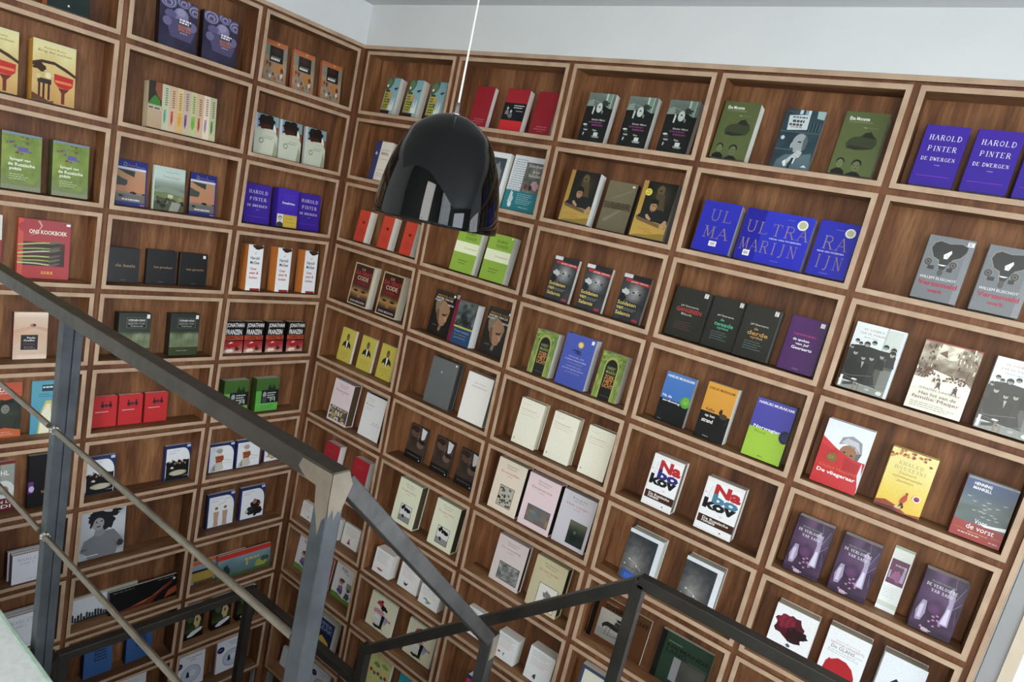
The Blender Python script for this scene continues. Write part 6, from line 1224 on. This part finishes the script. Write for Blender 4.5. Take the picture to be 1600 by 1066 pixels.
def _(P):
    P.r(0,0,1,1,'15110f'); P.t('JONATHAN',.05,.76,.97,.94,'efeeea',1); P.t('FRANZEN',.07,.54,.95,.72,'efeeea',1); P.r(0,.4,1,.5,'c8461c'); P.t('DE CORRECTIES',.05,.42,.95,.48,'4a1408',1)
    P.g(0,0,1,.38,lambda u,v: mx('b0141c','d8342c',vn(u*5,v*3,3)),6,4); P.blob(.5,.16,.3,.08,'e4d6c4',4,.2); P.blob(.34,.22,.12,.05,'c89a70',5); P.blob(.72,.08,.16,.05,'e0d0b8',6); P.r(0,.38,1,.4,'2a1410')
@cover('wgh','thick two-tone green paperback with a black panel', sp='2f5a1c', pg='dfe0d4', gloss=1)
def _(P):
    P.r(0,0,1,1,'3a6420','44702a'); P.r(0,0,1,.24,'5cb844','68c44e'); P.r(0,.24,.24,.62,'5cb844'); P.r(.24,.24,1,.64,'1c2024'); P.e(.38,.5,.08,.09,'a8acb0'); P.p([(.3,.26),(.28,.4),(.4,.46),(.5,.34),(.48,.26)],'4a525a'); P.p([(.5,.66),(.6,.84),(.68,.68),(.76,.84),(.86,.66),(.74,.6),(.62,.6)],'1c3410'); P.t('W',.6,.7,.78,.82,'4a6a34')
    P.lines(.5,.92,.56,3,.07,'c8d8cc',3,.03); P.l([(.64,.42),(.6,.34),(.66,.3)],.005,'c8d8cc'); P.t('M',.66,.28,.86,.38,'c8d8cc'); P.lines(.25,.85,.16,2,.06,'3a8a34',3,.02)
def _(P): P.r(0,0,1,1,'3a6a24'); P.r(0,0,1,.42,'5fb83c','6ac848'); P.r(.14,.22,.98,.66,'17181c'); P.blob(.4,.46,.13,.12,'a8aab0',4); P.t('W',.56,.72,.8,.9,'16240c',1); P.t('de kleine',.5,.54,.9,.58,'c8ccc8'); P.t('G.H.',.56,.3,.92,.4,'d6d8d4',1); P.lines(.2,.85,.14,1,.03,'3a7a24')

# ------------------------------------------------------------------ the boxes and what stands in them
# corner positions are read off the photograph and turned into metres on the shelf by fill_box
PW = 'walnut and plywood display box '
F = fill_box
F('R',1,1,PW+'holding three yellow and sky blue paperbacks', [('boy',592,177,613,180,601,122,.5),('boy',627,181,648,184,636,125.5,.5),('boy',664.5,183,684,187,672.5,129,.5)])
F('R',1,2,PW+'holding two plain red hardcovers and one with black panel', [('red',730,196,756,201,736,134,.22),('redfig',778,201,811,207,789,139,.22),('red',825,209,856,214,836,144,.15)])
F('R',1,3,PW+'holding three black paperbacks with teacups', [('teacup',901,219,941,225.5,916,146,.17),('teacup',962.5,227.5,1005,234.5,980.5,151,.15),('teacup',1024,236,1071,243,1043,156,.12)])
F('R',1,4,PW+'holding two olive hardcovers around a teal one', [('olive',1107.5,245,1161,255,1134,160,.2),('teal',1201,260,1261,270,1224,171,.05),('olive',1291,272,1358,283,1319,176,.14)])
F('R',1,5,PW+'with violet-blue hardcovers at top right', [('pinter',1417,288.5,1485,298,1444.5,197.5,.05,{'lab':'leftmost of three at the top right'}),('pinter',1496,300,1569,310.5,1526,205,.05,{'lab':'middle of three at the top right'}),('pinter',1580,311,1655,322,1612,212,.05,{'lab':'cut by the right picture edge'})])
F('R',2,1,PW+'in the second row behind the left edge of the lamp', [('ekel',574,278,599,285,583,219,.25),('ekel',606,286,632,292,615,225,.25)])
F('R',2,2,PW+'in the second row just right of the lamp', [('whitehalf',745,318,776,325,757,235,.15),('schrijf',782,326,832,336,794,240,.05)])
F('R',2,3,PW+'holding yellow and olive-brown books with a leaning man', [('boysill',871,346,915,355,888,266,.22),('oorlog',929,363.5,974,368,947.5,282,.12),('boysill2',981,371,1032.5,381.5,1005,283.5,.2)])
F('R',2,4,PW+'holding three ultramarine hardcovers with large capitals', [('ultraA',1079,388.5,1135,403.5,1096,313.5,.12),('ultraB',1144,405,1247.5,428.5,1164,326,.08),('ultraC',1255,433.5,1316,444,1279,345,.12)])
F('R',2,5,PW+'holding grey books with an elephant head', [('elephant',1419.5,465,1491,481,1451,368.5,.1),('elephant',1512,485,1587.5,501,1546,385.5,.1)])
F('R',3,1,PW+'holding three thick orange-red paperbacks', [('orange',552.5,376,566,380.5,560,328.5,1.2,{'t':.055}),('orange',586,388.5,605,393.5,595,336,1,{'t':.055}),('orange',622,398.5,639,403.5,632.5,347,1,{'t':.055})])
F('R',3,2,PW+'holding two lime green paperbacks below the lamp', [('rushdie',702,420,736,431,715.5,351,.27),('rushdie',747,433,784,445.5,759.5,364,.27)])
F('R',3,3,PW+'holding three portrait paperbacks with yellow titles', [('soldaat',850,466,886,475.5,864.5,398.5,.1),('soldaat',898,480,937,491.5,913,411,.1),('soldaat',955.5,496,997.5,508,972.5,426,.08)])
F('R',3,4,PW+'holding three black hardcovers and a purple one', [('jef1',1036,521,1088,534,1055,447,.1),('jef2',1093,538,1141,552,1112.5,462,.1),('jef3',1145,547,1195,569.5,1167.5,476,.1),('jef4',1211,578,1266,592,1236,493.5,.1)])
F('R',3,5,PW+'holding grey group photograph books around a sepia one', [('women',1304,604.5,1384,626,1335,503.5,.08),('square',1411,634.5,1497.5,662,1450,533,.05),('women',1521,669.5,1610,698,1560,559.5,.08)])
F('R',4,1,PW+'holding two gold-edged thrillers', [('davinci',542,471,572.5,481.5,551,408,.32),('davinci',586,487,616,500,596,423,.33)])
F('R',4,2,PW+'holding dark profile paperbacks around a battle picture', [('kant',665,516,700,527,678,449,.12),('revol',697.5,531,730,546,706,466,.4),('kant',751,539.5,781,559.5,765.5,478.5,.12)])
F('R',4,3,PW+'holding green arch paperbacks around a blue book', [('arch',822.5,581,854,592,837.5,512,.3),('bluesun',865,598,910,613,882.5,518.5,.2),('arch',922.5,617,960,632.5,939,548,.25)])
F('R',4,4,PW+'holding blue, orange and violet two-tone paperbacks', [('hm1',1022,651,1065,671,1040,579,.08),('hm2',1082.5,679.5,1126,700,1104,596,.3),('hm3',1157.5,706,1216,729.5,1184,621,.08)])
F('R',4,5,PW+'holding a red, a yellow and a blue-grey novel', [('kite',1264.5,747,1335,773,1295,654.5,.06),('suns',1364,789.5,1434,816,1392.5,698,.12),('frost',1482.5,827.5,1560,860.5,1516,744.5,.12)])
F('R',5,1,PW+'holding three yellow paperbacks with suited men', [('yellow',524,562,544.5,569,532,508.5,.2),('yellow',554,577,577,584,562.5,521,.15),('yellow',585.5,592,608,599,594,534.5,.12)])
F('R',5,2,PW+'holding a grey and an ivory slipcase', [('grey',660.5,624.5,699,641.5,675,554.5,.2),('whitebig',714.5,651,753,667,730.5,579.5,.25)])
F('R',5,3,PW+'holding three plain cream paperbacks', [('cream',797,692,833,702.5,812.5,619.5,.18),('cream',847.5,709.5,886,728,865.5,641,.16),('cream',902,736.5,941,755,920,664.5,.12)])
F('R',5,4,PW+'holding two boxed volumes with big stacked letters', [('nabo1',1001,783.5,1046,805,1020,707.5,.15),('nabo2',1082.5,822,1139,849,1106,745,.13)])
F('R',5,5,PW+'holding three purple hardcovers and a card', [('sado',1224,880,1277.5,906,1245,804,.06),('sado',1291,919,1350,944.5,1315,835,.08),('sadocard',1370.5,936,1401,949.5,1399,851,.02,{'t':.0015,'lean':9}),('sado',1419,972.5,1484,1001,1446,887.5,.06)])
F('R',6,1,PW+'holding a pink slipcase and a white hardcover', [('pink',510,653,539,667,520,589,.5),('white1',558,677,589,692,570,611.5,.2)])
F('R',6,2,PW+'holding three shiny brown paperbacks', [('browncouple',629,713,657,727.5,644,659.5,.08),('browncouple',667.5,734.5,697.5,751,685,680,.08),('browncouple',710,756,732.5,771,726,702,.08)])
F('R',6,3,PW+'holding cream, pink and lilac-grey slipcases', [('cr1',760,792,804,808,777.5,712,.2),('pk1',809,809,855,839,829,738,.25),('lil',862,836,910,869,880,762,.12)])
F('R',6,4,PW+'holding two sparkling night-picture books above the black rail', [('sparks',963,902,1012,932,987.5,826,.2),('sparks',1050,946,1105,976,1077.5,871,.2)])
F('R',6,5,PW+'holding white hardcovers with rose, dome and silhouette', [('roseA',1190,1018,1252,1054,1219,944,.06),('roseB',1268,1062,1332,1095,1299,979,.06),('roseC',1352,1105,1418,1140,1385,1021,.06)])
F('R',7,1,PW+'holding two small crimson hardcovers behind the steel rail', [('smallred',498,742,519,755,508,687,.4),('smallred',541,770,563,783,550,711,.4)])
F('R',7,2,PW+'holding two pale green slipcases', [('tolstoy',610,815,642,829.5,622.5,743,.35),('tolstoy',666,842.5,704,866,680,776,.3)])
F('R',7,3,PW+'holding a lilac and a straw-coloured slipcase', [('lil2',762,904,807,927.5,777.5,831,.12),('bg2',820,937.5,866,968,837.5,865,.28)])
F('R',7,4,PW+'holding large brown and dark green books', [('horse',914,992,997.5,1042.5,940,927.5,.05,{'t':.012}),('land',1015,1050,1095,1092,1036,981,.05,{'t':.02})])
F('R',7,5,PW+'at the bottom right under the rose book box', [])
F('R',8,1,PW+'holding white books behind the tall steel post', [('w_dot',467,812.6,484.5,825,475,782.5,.3),('tall_lilac',510,838,527,847,518,803,.25),('w_dev',530.5,854,554.5,869.5,545,819,.12)])
F('R',8,2,PW+'holding small white books with red lizard, bird and plant', [('w_beast',580.5,890,606,907.5,592,857,.45),('w_bird',620,912.5,649,934,634,881,.2),('w_plant',651,944,680,965,662.5,914,.3)])
F('R',8,3,PW+'holding small white books where the two rails cross', [('w_yel',723.5,983.6,748,998,737,948,.2),('w_two',770,1024,799,1045.5,777.7,983.7,.3),('w_man',816,1057,855,1078,831,1009.5,.25)])
F('R',8,4,PW+'at the bottom edge with a slate-framed book', [('bluesq',896,1085,938,1108,916,1041,.1)])
F('R',9,1,PW+'holding comic-style books behind the steel post', [('dik',456,890,484,908,472.5,837.5,.05),('redborder',488,915,510,929,502,862,.05),('dik',514,935,541,957.5,534,881,.05)])
F('R',9,2,PW+'holding two cream dancing-figure paperbacks', [('ikmijn',569.5,972,610,996,586,924,.05),('ikmijn',629.5,1011,669,1044.5,641,964,.06)])
F('R',9,3,PW+'holding a large dark blue book at the bottom edge', [('navywide',715,1110,770,1133,728,1052,.1)])
F('R',10,1,PW+'holding a thick navy book behind the lower rail', [('super',481,1008,511,1030,496,959,.7)])
F('R',10,2,PW+'holding yellow and cyan books behind the low post', [('navy_e',551,1060,562,1067,565,1012,.1),('autumn',568,1070,600,1090,581.5,1014.6,.1),('cyan',613,1100,645,1120,625,1050,.1)])
F('R',11,1,PW+'lowest visible in the first column beside the corner', [('slab',433,1050,455,1070,445,1012,.1,{'lab':'left of the tall steel post'}),('cd',478,1085,505,1105,491,1036,.1,{'lab':'right of the tall steel post'})])

F('L',1,1,PW+'top box left of the corner with orange-edged books', [('kafka',407.5,130,444,139,421,61,.06),('kafka',455,140,489,150,462.5,78,.12),('kafka',501,152.5,530,162.5,507.5,96,.14)])
F('L',2,1,PW+'holding three curly-head paperbacks', [('hatman',397,242,429,247.5,402,175,.1),('hatman',432.5,250,469,256,442,187.5,.1),('hatman',472.5,259,506,266,481,199,.1)])
F('L',3,1,PW+'holding violet-blue hardcovers beside the corner', [('pinter',380,347,420,355,392,287,.1,{'lab':'left in the box beside the corner'}),('pinterband',431,356,462,360,436,295,.3),('pinter',462.5,361,496,363.5,472.5,302,.1,{'lab':'right in the box beside the corner'})])
F('L',4,1,PW+'holding three orange and white paperbacks', [('mcgee',382.5,455,405,457,391,385,.8,{'t':.074}),('mcgee',428,456.5,450,457,436,388,.8,{'t':.074}),('mcgee',471,457,490.5,458.5,480.5,393,.8,{'t':.074})])
F('L',5,1,PW+'holding four thick books with white capitals', [('franzen',349,553,376,554,356,503.5,.3,{'t':.05}),('franzen',380,553,408,552,385,503.5,.3,{'t':.05}),('franzen',413,550,441,551,419,503,.3,{'t':.05}),('franzen',445,549.5,472.5,550.5,450,506,.3,{'t':.05})])
F('L',6,1,PW+'holding two thick green paperbacks', [('wgh',348,643,385,641,353,597,.3,{'t':.055}),('wgh',397,642,432.5,641,400,594,.3,{'t':.055})])
F('L',7,1,PW+'holding white museum books with a seated woman', [('mus2',322.5,747,362.5,746,330,696,.06,{'t':.025}),('mus2',366,738,404,732,372.5,690,.1,{'t':.025}),('mus3',409,733,440,729,415,690,.06)])
F('L',8,1,PW+'holding museum books with pale and dark figures', [('mus4',321,826,362.5,827,327,775,.06,{'t':.02}),('mus5',372,817,410,810,379,764,.1,{'t':.02})])
F('L',9,1,PW+'holding wide landscape books with red and orange bands', [('orangebook',297,918,380,898,303,880,.05,{'t':.012,'y':.075,'lean':4,'free':1}),('redbook',339,915,421,884,341,872,.05,{'t':.014,'y':.035,'lean':9,'free':1})])
F('L',10,1,PW+'holding black books with a cream swirl', [('darkpic',284.6,1008,315,998.6,291.6,952,.15,{'t':.03}),('darkpic',329,986.5,359,972.5,336,938.5,.15,{'t':.03}),('darkpic',368.4,970.7,397,958,374.5,922,.15,{'t':.03})])
F('L',11,1,PW+'holding white books with a large pale disc', [('cd',268,1085,317,1072,278.5,1028,.05,{'t':.02,'lab':'farther from the low post'}),('cd',336,1060,376,1049,340,1009,.2,{'t':.02,'lab':'beside the low post'})])
F('L',1,2,PW+'holding two dark violet paperbacks', [('boden',245,67,306,87,250,-6,.1),('boden',316,89,366,105,322.5,11,.12)])
F('L',2,2,PW+'holding a boxed set with coloured spine drops', [('spines',229,200,334,225,236,127.5,.02,{'t':.05})])
F('L',3,2,PW+'holding dune paperbacks around a sea-green hardcover', [('google',180,322,226,326,186,247.5,.03),('landscape',239,327,286,333.5,246,259,.06),('google',294,336,336,340.5,302.5,270,.05)])
F('L',4,2,PW+'holding three small black gilt-lettered books', [('blk1',166,441,215,444,172.5,386,.05),('blk2',227.5,443.5,272.5,446,232.5,390,.06),('blk3',279,446,321,448,284,395,.06)])
F('L',5,2,PW+'holding two thick dark green paperbacks', [('king',184,556,230,558,189,491,.1,{'t':.05}),('king',261,556,309,554.5,266,491,.1,{'t':.05})])
F('L',6,2,PW+'holding three bright red hardcovers', [('rednib',143,672,180,670,146,622.5,.05,{'t':.034}),('rednib',184,666,221,662,188,619,.05,{'t':.034}),('rednib',223,661,259,657,227,615,.05,{'t':.025})])
F('L',7,2,PW+'holding two white museum paperbacks wide apart', [('mus1',130,782,175,773,136,717,.05),('mus1',255,756,297.5,751,260,698,.08)])
F('L',8,2,PW+'holding a large grey photograph book', [('windboy',121,889,192,867,125,797,.02,{'t':.015})])
F('L',9,2,PW+'holding a skyline book and a black landscape book', [('skyline',110,986,212,957,114,937,.03,{'t':.012,'y':.07,'lean':6,'free':1}),('nightcar',170,962,275,940,172.5,927.5,.03,{'t':.014,'y':.035,'lean':8,'free':1})])
F('L',10,2,PW+'holding two mid-blue hardcovers behind the low rail', [('blue',130,1062,172.5,1052,134,1008,.05,{'t':.03}),('blue',195,1037,236,1026,199,986,.06,{'t':.03})])
F('L',11,2,PW+'at the bottom edge with a plain white book', [('slab',178,1110,225,1100,187,1062,.05,{'lab':'behind the thin steel rod'})])
F('L',1,3,PW+'at the top left edge with a dark green book', [('topdark',73,12,139,30,79,-75,.12)])
F('L',2,3,PW+'holding yellow goblet paperbacks', [('brug',-46,136,24,152.5,-40,34,.12,{'lab':'cut by the left picture edge'}),('brug',46,159,117.5,176,52.5,60,.12,{'lab':'whole one of the two'})])
F('L',3,3,PW+'holding green paperbacks at the left edge', [('spiegel',1,299,62.5,306,9,207.5,.1),('spiegel',79,307,136,313.5,89,220,.1)])
F('L',4,3,PW+'holding the red asparagus cookery book', [('strip',-66,428,0,436,-60,330,.05),('kook',25,436,106,441,34,341,.04)])
F('L',5,3,PW+'holding a cream and pink paperback with clasped hands', [('belly',19,563,72,563,22.5,488.5,.06)])
F('L',6,3,PW+'holding a soldier paperback and a sky-blue one', [('rol',-20,690,31,685,-14,600,.03),('bluepen',46,683,102,676.5,47.5,596.5,.03)])
F('L',7,3,PW+'holding a grey-and-maroon and a black book', [('chile',-36,815,20,802,-30,727,.03),('hemel',42,795,94,785,43.6,714.7,.06)])
F('L',8,3,PW+'holding wide white maroon-spined books, upper of two', [('marai',17.5,915,94,895,20,871,.08,{'t':.018,'y':.012,'lean':4,'free':1,'lab':'front one of three in the upper box'}),('marai',15,912,92,892,18,868,.08,{'t':.018,'y':.032,'lean':4,'free':1,'lab':'middle one of three in the upper box'}),('marai',10,908,87,888,13,864,.08,{'t':.018,'y':.052,'lean':4,'free':1,'lab':'back one of three in the upper box'})])
F('L',9,3,PW+'holding wide white maroon-spined books beside the pale floor edge', [('marai',7,1014,82.5,994,9,969,.08,{'t':.018,'y':.012,'lean':4,'free':1,'lab':'front of three beside the pale floor'}),('marai',4,1010,80,991,7,966,.08,{'t':.018,'y':.032,'lean':4,'free':1,'lab':'middle of three beside the pale floor'}),('marai',0,1005,76,987,3,962,.08,{'t':.018,'y':.052,'lean':4,'free':1,'lab':'back of three beside the pale floor'})])
F('L',10,3,PW+'empty, under the lowest maroon-spined books', [])

# ------------------------------------------------------------------ steel railings
RW = 0.035
YR = -1.8075; XP = 2.2585
ZR = 3.491                                         # top of the handrail
r0 = empty('steel_railing', Matrix.Translation((XP, YR, 2.5)))
tag(r0, 'raw steel railing along the near floor edge with ground corner weld', 'railing')
def rel(mb, o):                                    # move mesh points into the parent's frame
    x, y, z = o.matrix_world.translation; mb.v = [(a-x, b-y, c-z) for a, b, c in mb.v]; return mb
m = MB(); m.box(0.06, XP+RW/2, YR-RW/2, YR+RW/2, ZR-0.036, ZR); rel(m, r0).build('handrail', M_STEEL, r0, bevel=.002)
m = MB(); m.box(XP-RW/2, XP+RW/2, YR-RW/2, YR+RW/2, 2.30, ZR-0.036); post_ = rel(m, r0).build('post', M_STEELP, r0, bevel=.002)
xp = 1.2
m = MB(); m.box(xp-0.017, xp+0.017, YR-0.012, YR+0.012, 2.2, ZR-0.036); m.box(xp-0.017, xp+0.017, YR+0.0135, YR+0.035, 2.2, ZR-0.036); m.box(xp-0.014, xp+0.014, YR+0.01, YR+0.015, 2.2, ZR-0.036)
rel(m, r0).build('post', M_STEELP, r0, bevel=.002)
# ground-off weld marks: irregular bright patches a hair above the faces
m = MB(); y_ = YR-RW/2-0.0007; zt = ZR-0.003
m.v = [(XP+RW/2, y_, zt), (XP-0.062, y_, zt-.001), (XP-0.07, y_, ZR-.022), (XP-0.05, y_, ZR-.034), (XP-RW/2-.002, y_, ZR-.036), (XP-RW/2+.003, y_, ZR-.07), (XP-.004, y_, ZR-.098), (XP+.004, y_, ZR-.12), (XP+.009, y_, ZR-.09), (XP+RW/2, y_, ZR-.08)]
m.f = [tuple(range(10))]; m.m = [0]
x_ = XP+RW/2+0.0007; n_v = 10
q_ = [(-RW/2, -.003), (-RW/2, -.06), (-.014, -.085), (-.006, -.07), (-.002, -.092), (.006, -.075), (.012, -.08), (RW/2+.004, -.052), (RW/2+.012, -.03), (RW/2, -.003)]
m.v += [(x_, YR+a, ZR+b) for a, b in q_]; m.f.append(tuple(range(n_v, n_v+10))); m.m.append(0)
rel(m, r0).build('weld_patch', M_WELD, post_)
for zz in (3.16, 2.85):
    m = MB(); m.rod((0.06, YR-0.013, zz), (xp-0.017, YR-0.013, zz), 0.0075); m.rod((xp+0.017, YR-0.013, zz), (XP-RW/2, YR-0.013, zz), 0.0075)
    rod_ = rel(m, r0).build('rod', M_ROD, r0, smooth=False)
    m = MB()
    for k in range(7):
        a = k*0.9; c = (xp+0.019+0.003*math.cos(a), YR-0.013+0.008*math.cos(a), zz+0.008*math.sin(a)); m.lathe([(0.0005,-.005),(.005,-.003),(.006,0),(.004,.004),(.0005,.006)], 8, c=c)
    rel(m, r0).build('weld_bead', M_BEAD, rod_, smooth=True)
# flight going down towards the shelves
r1 = empty('stair_railing', Matrix.Translation((XP, -1.1375, 1.85)))
tag(r1, 'sloping raw steel stair rail falling from the ground corner weld to a lower post', 'railing')
a, b = Vector((XP, YR+RW/2+0.001, 3.453)), Vector((XP, -1.1375-0.0175, 2.853))
m = MB(); m.tube(a+Vector((0,0,.012)), b, RW-0.0014, 0.034, up=(0,0,1)); rel(m, r1).build('handrail', M_STEELR, r1, bevel=.002)
m = MB(); m.box(XP-RW/2, XP+RW/2, -1.155, -1.12, 1.8, 2.862); post_ = rel(m, r1).build('post', M_STEELR, r1, bevel=.002)
m = MB(); m.box(XP+RW/2, XP+RW/2+.0006, -1.15, -1.12, 2.79, 2.86); rel(m, r1).build('weld_patch', M_WELD, post_)
# lower flight and landings, dark waxed steel
Y2 = -0.8675
r2 = empty('stair_railing', Matrix.Translation((1.6, Y2, 1.2)))
tag(r2, 'dark steel rail rising from a low post and running level to the right', 'railing')
m = MB(); m.tube((1.605, Y2, 2.268), (2.535, Y2, 3.062), RW-0.0014, 0.034); rel(m, r2).build('handrail', M_DSTEEL, r2, bevel=.002)
m = MB(); m.box(2.53, 4.3, Y2-RW/2, Y2+RW/2, 3.05, 3.084); rel(m, r2).build('handrail', M_DSTEEL, r2, bevel=.002)
m = MB(); m.box(1.583, 1.618, Y2-RW/2, Y2+RW/2, 1.0, 2.285); rel(m, r2).build('post', M_DSTEEL, r2, bevel=.002)
m = MB(); m.box(2.515, 2.55, Y2-RW/2, Y2+RW/2, 1.9, 3.062); rel(m, r2).build('post', M_DSTEEL, r2, bevel=.002)
r3 = empty('landing_railing', Matrix.Translation((0.87, Y2, 1.1)))
tag(r3, 'dark steel landing rail turning a corner in front of the lowest boxes', 'railing')
m = MB(); m.box(0.865, 1.583, Y2-RW/2, Y2+RW/2, 2.10, 2.134); rel(m, r3).build('handrail', M_DSTEEL, r3, bevel=.002)
m = MB(); m.tube((0.8825, Y2+RW/2, 2.117), (0.835, -1.60, 2.117), RW-0.0014, 0.034); rel(m, r3).build('handrail', M_DSTEEL, r3, bevel=.002)
m = MB(); m.tube((0.835, -1.585, 2.117), (0.79, -1.95, 1.78), RW-0.0014, 0.034); rel(m, r3).build('handrail', M_DSTEEL, r3, bevel=.002)
m = MB(); m.box(0.865, 0.90, Y2-RW/2, Y2+RW/2, 1.0, 2.10); rel(m, r3).build('post', M_DSTEEL, r3, bevel=.002)
m = MB(); m.box(0.815, 0.85, -1.60, -1.565, 1.0, 2.10); rel(m, r3).build('post', M_DSTEEL, r3, bevel=.002)
# landings the posts stand on, below the picture
m = MB(); m.box(0.78, 1.75, -2.2, -0.80, 0.9, 1.0); struct('floor_landing_lower', m, M_FLOOR)
m = MB(); m.box(2.1, 4.4, -1.83, -0.80, 1.7, 1.8); m.box(2.45, 4.4, -1.83, -0.80, 1.8, 1.9); struct('floor_landing_upper', m, M_FLOOR)

# ------------------------------------------------------------------ the pendant lamp
ap = CAM + ray(713, 178) * 1.9
LR = 0.178; LH = 0.305
lam = empty('pendant_lamp', Matrix.Translation((ap.x, ap.y, ap.z - LH)))
tag(lam, 'glossy black dome pendant lamp hanging on a thin pale cable', 'lamp')
prof = []
KQ = [(0,0),(.04,.29),(.163,.59),(.318,.745),(.473,.853),(.628,.922),(.783,.97),(.94,.997),(1,1)]
for i in range(41):
    q = i/40
    if q < .163: r = 1.462*math.sqrt(q)
    else:
        k = max(j for j in range(len(KQ)-1) if KQ[j][0] <= q); k = min(k, len(KQ)-2)
        p0, p1, p2, p3 = KQ[max(0,k-1)], KQ[k], KQ[k+1], KQ[min(len(KQ)-1,k+2)]; t = (q-p1[0])/(p2[0]-p1[0])
        m1 = (p2[1]-p0[1])/(p2[0]-p0[0])*(p2[0]-p1[0]); m2 = (p3[1]-p1[1])/((p3[0]-p1[0]) or 1)*(p2[0]-p1[0])
        r = (2*t**3-3*t*t+1)*p1[1]+(t**3-2*t*t+t)*m1+(-2*t**3+3*t*t)*p2[1]+(t**3-t*t)*m2
    prof.append((max(.0008, LR*min(1, r)), LH*(1-q)))
m = MB(); m.lathe(prof + [(LR-0.003, -0.0015)] + [(max(.0008, r-0.004), max(0, z-0.004)) for r, z in reversed(prof)][:-1], 96)
sh = m.build('shade', [M_BLACK], lam, smooth=True)
m = MB(); m.lathe([(max(.0008, r-0.005), max(0.001, z-0.0055)) for r, z in prof[1:]][::-1], 64); m.build('shade_lining', M_WHITE, sh, smooth=True)
m = MB(); m.lathe([(0.0005,.03),(0.006,.03),(.006,.004),(.012,.0),(.012,-.004),(0.0005,-.004)], 24, c=(0,0,LH)); m.build('cable_fitting', M_CHROME, lam, smooth=True)
m = MB(); m.lathe([(0.0005,.06),(.018,.06),(.02,0),(.0005,0)], 24, c=(0,0,LH-.08)); so_ = m.build('socket', M_WHITE, lam, smooth=True)
m = MB(); m.lathe([(.0005,0)]+[(.03*math.sin(math.pi*i/12)+.0005, -.06*i/12-0.0) for i in range(1,13)], 24, c=(0,0,LH-.08)); m.build('bulb', M_WHITE, so_, smooth=True)
m = MB(); m.rod((0,0,LH+.028), (0,0,CZ-ap.z+LH), 0.0022, 8); m.rod((0.0035,0,LH+.028), (0.0012,0,LH+.5), 0.0012, 6); m.build('cable', M_CORD, lam)
m = MB(); m.lathe([(.0005,0),(.05,0),(.05,-.02),(.0005,-.022)], 32, c=(0,0,CZ-ap.z+LH)); m.build('ceiling_rose', M_WHITE, lam)

bpy.data.objects.remove(_fo)
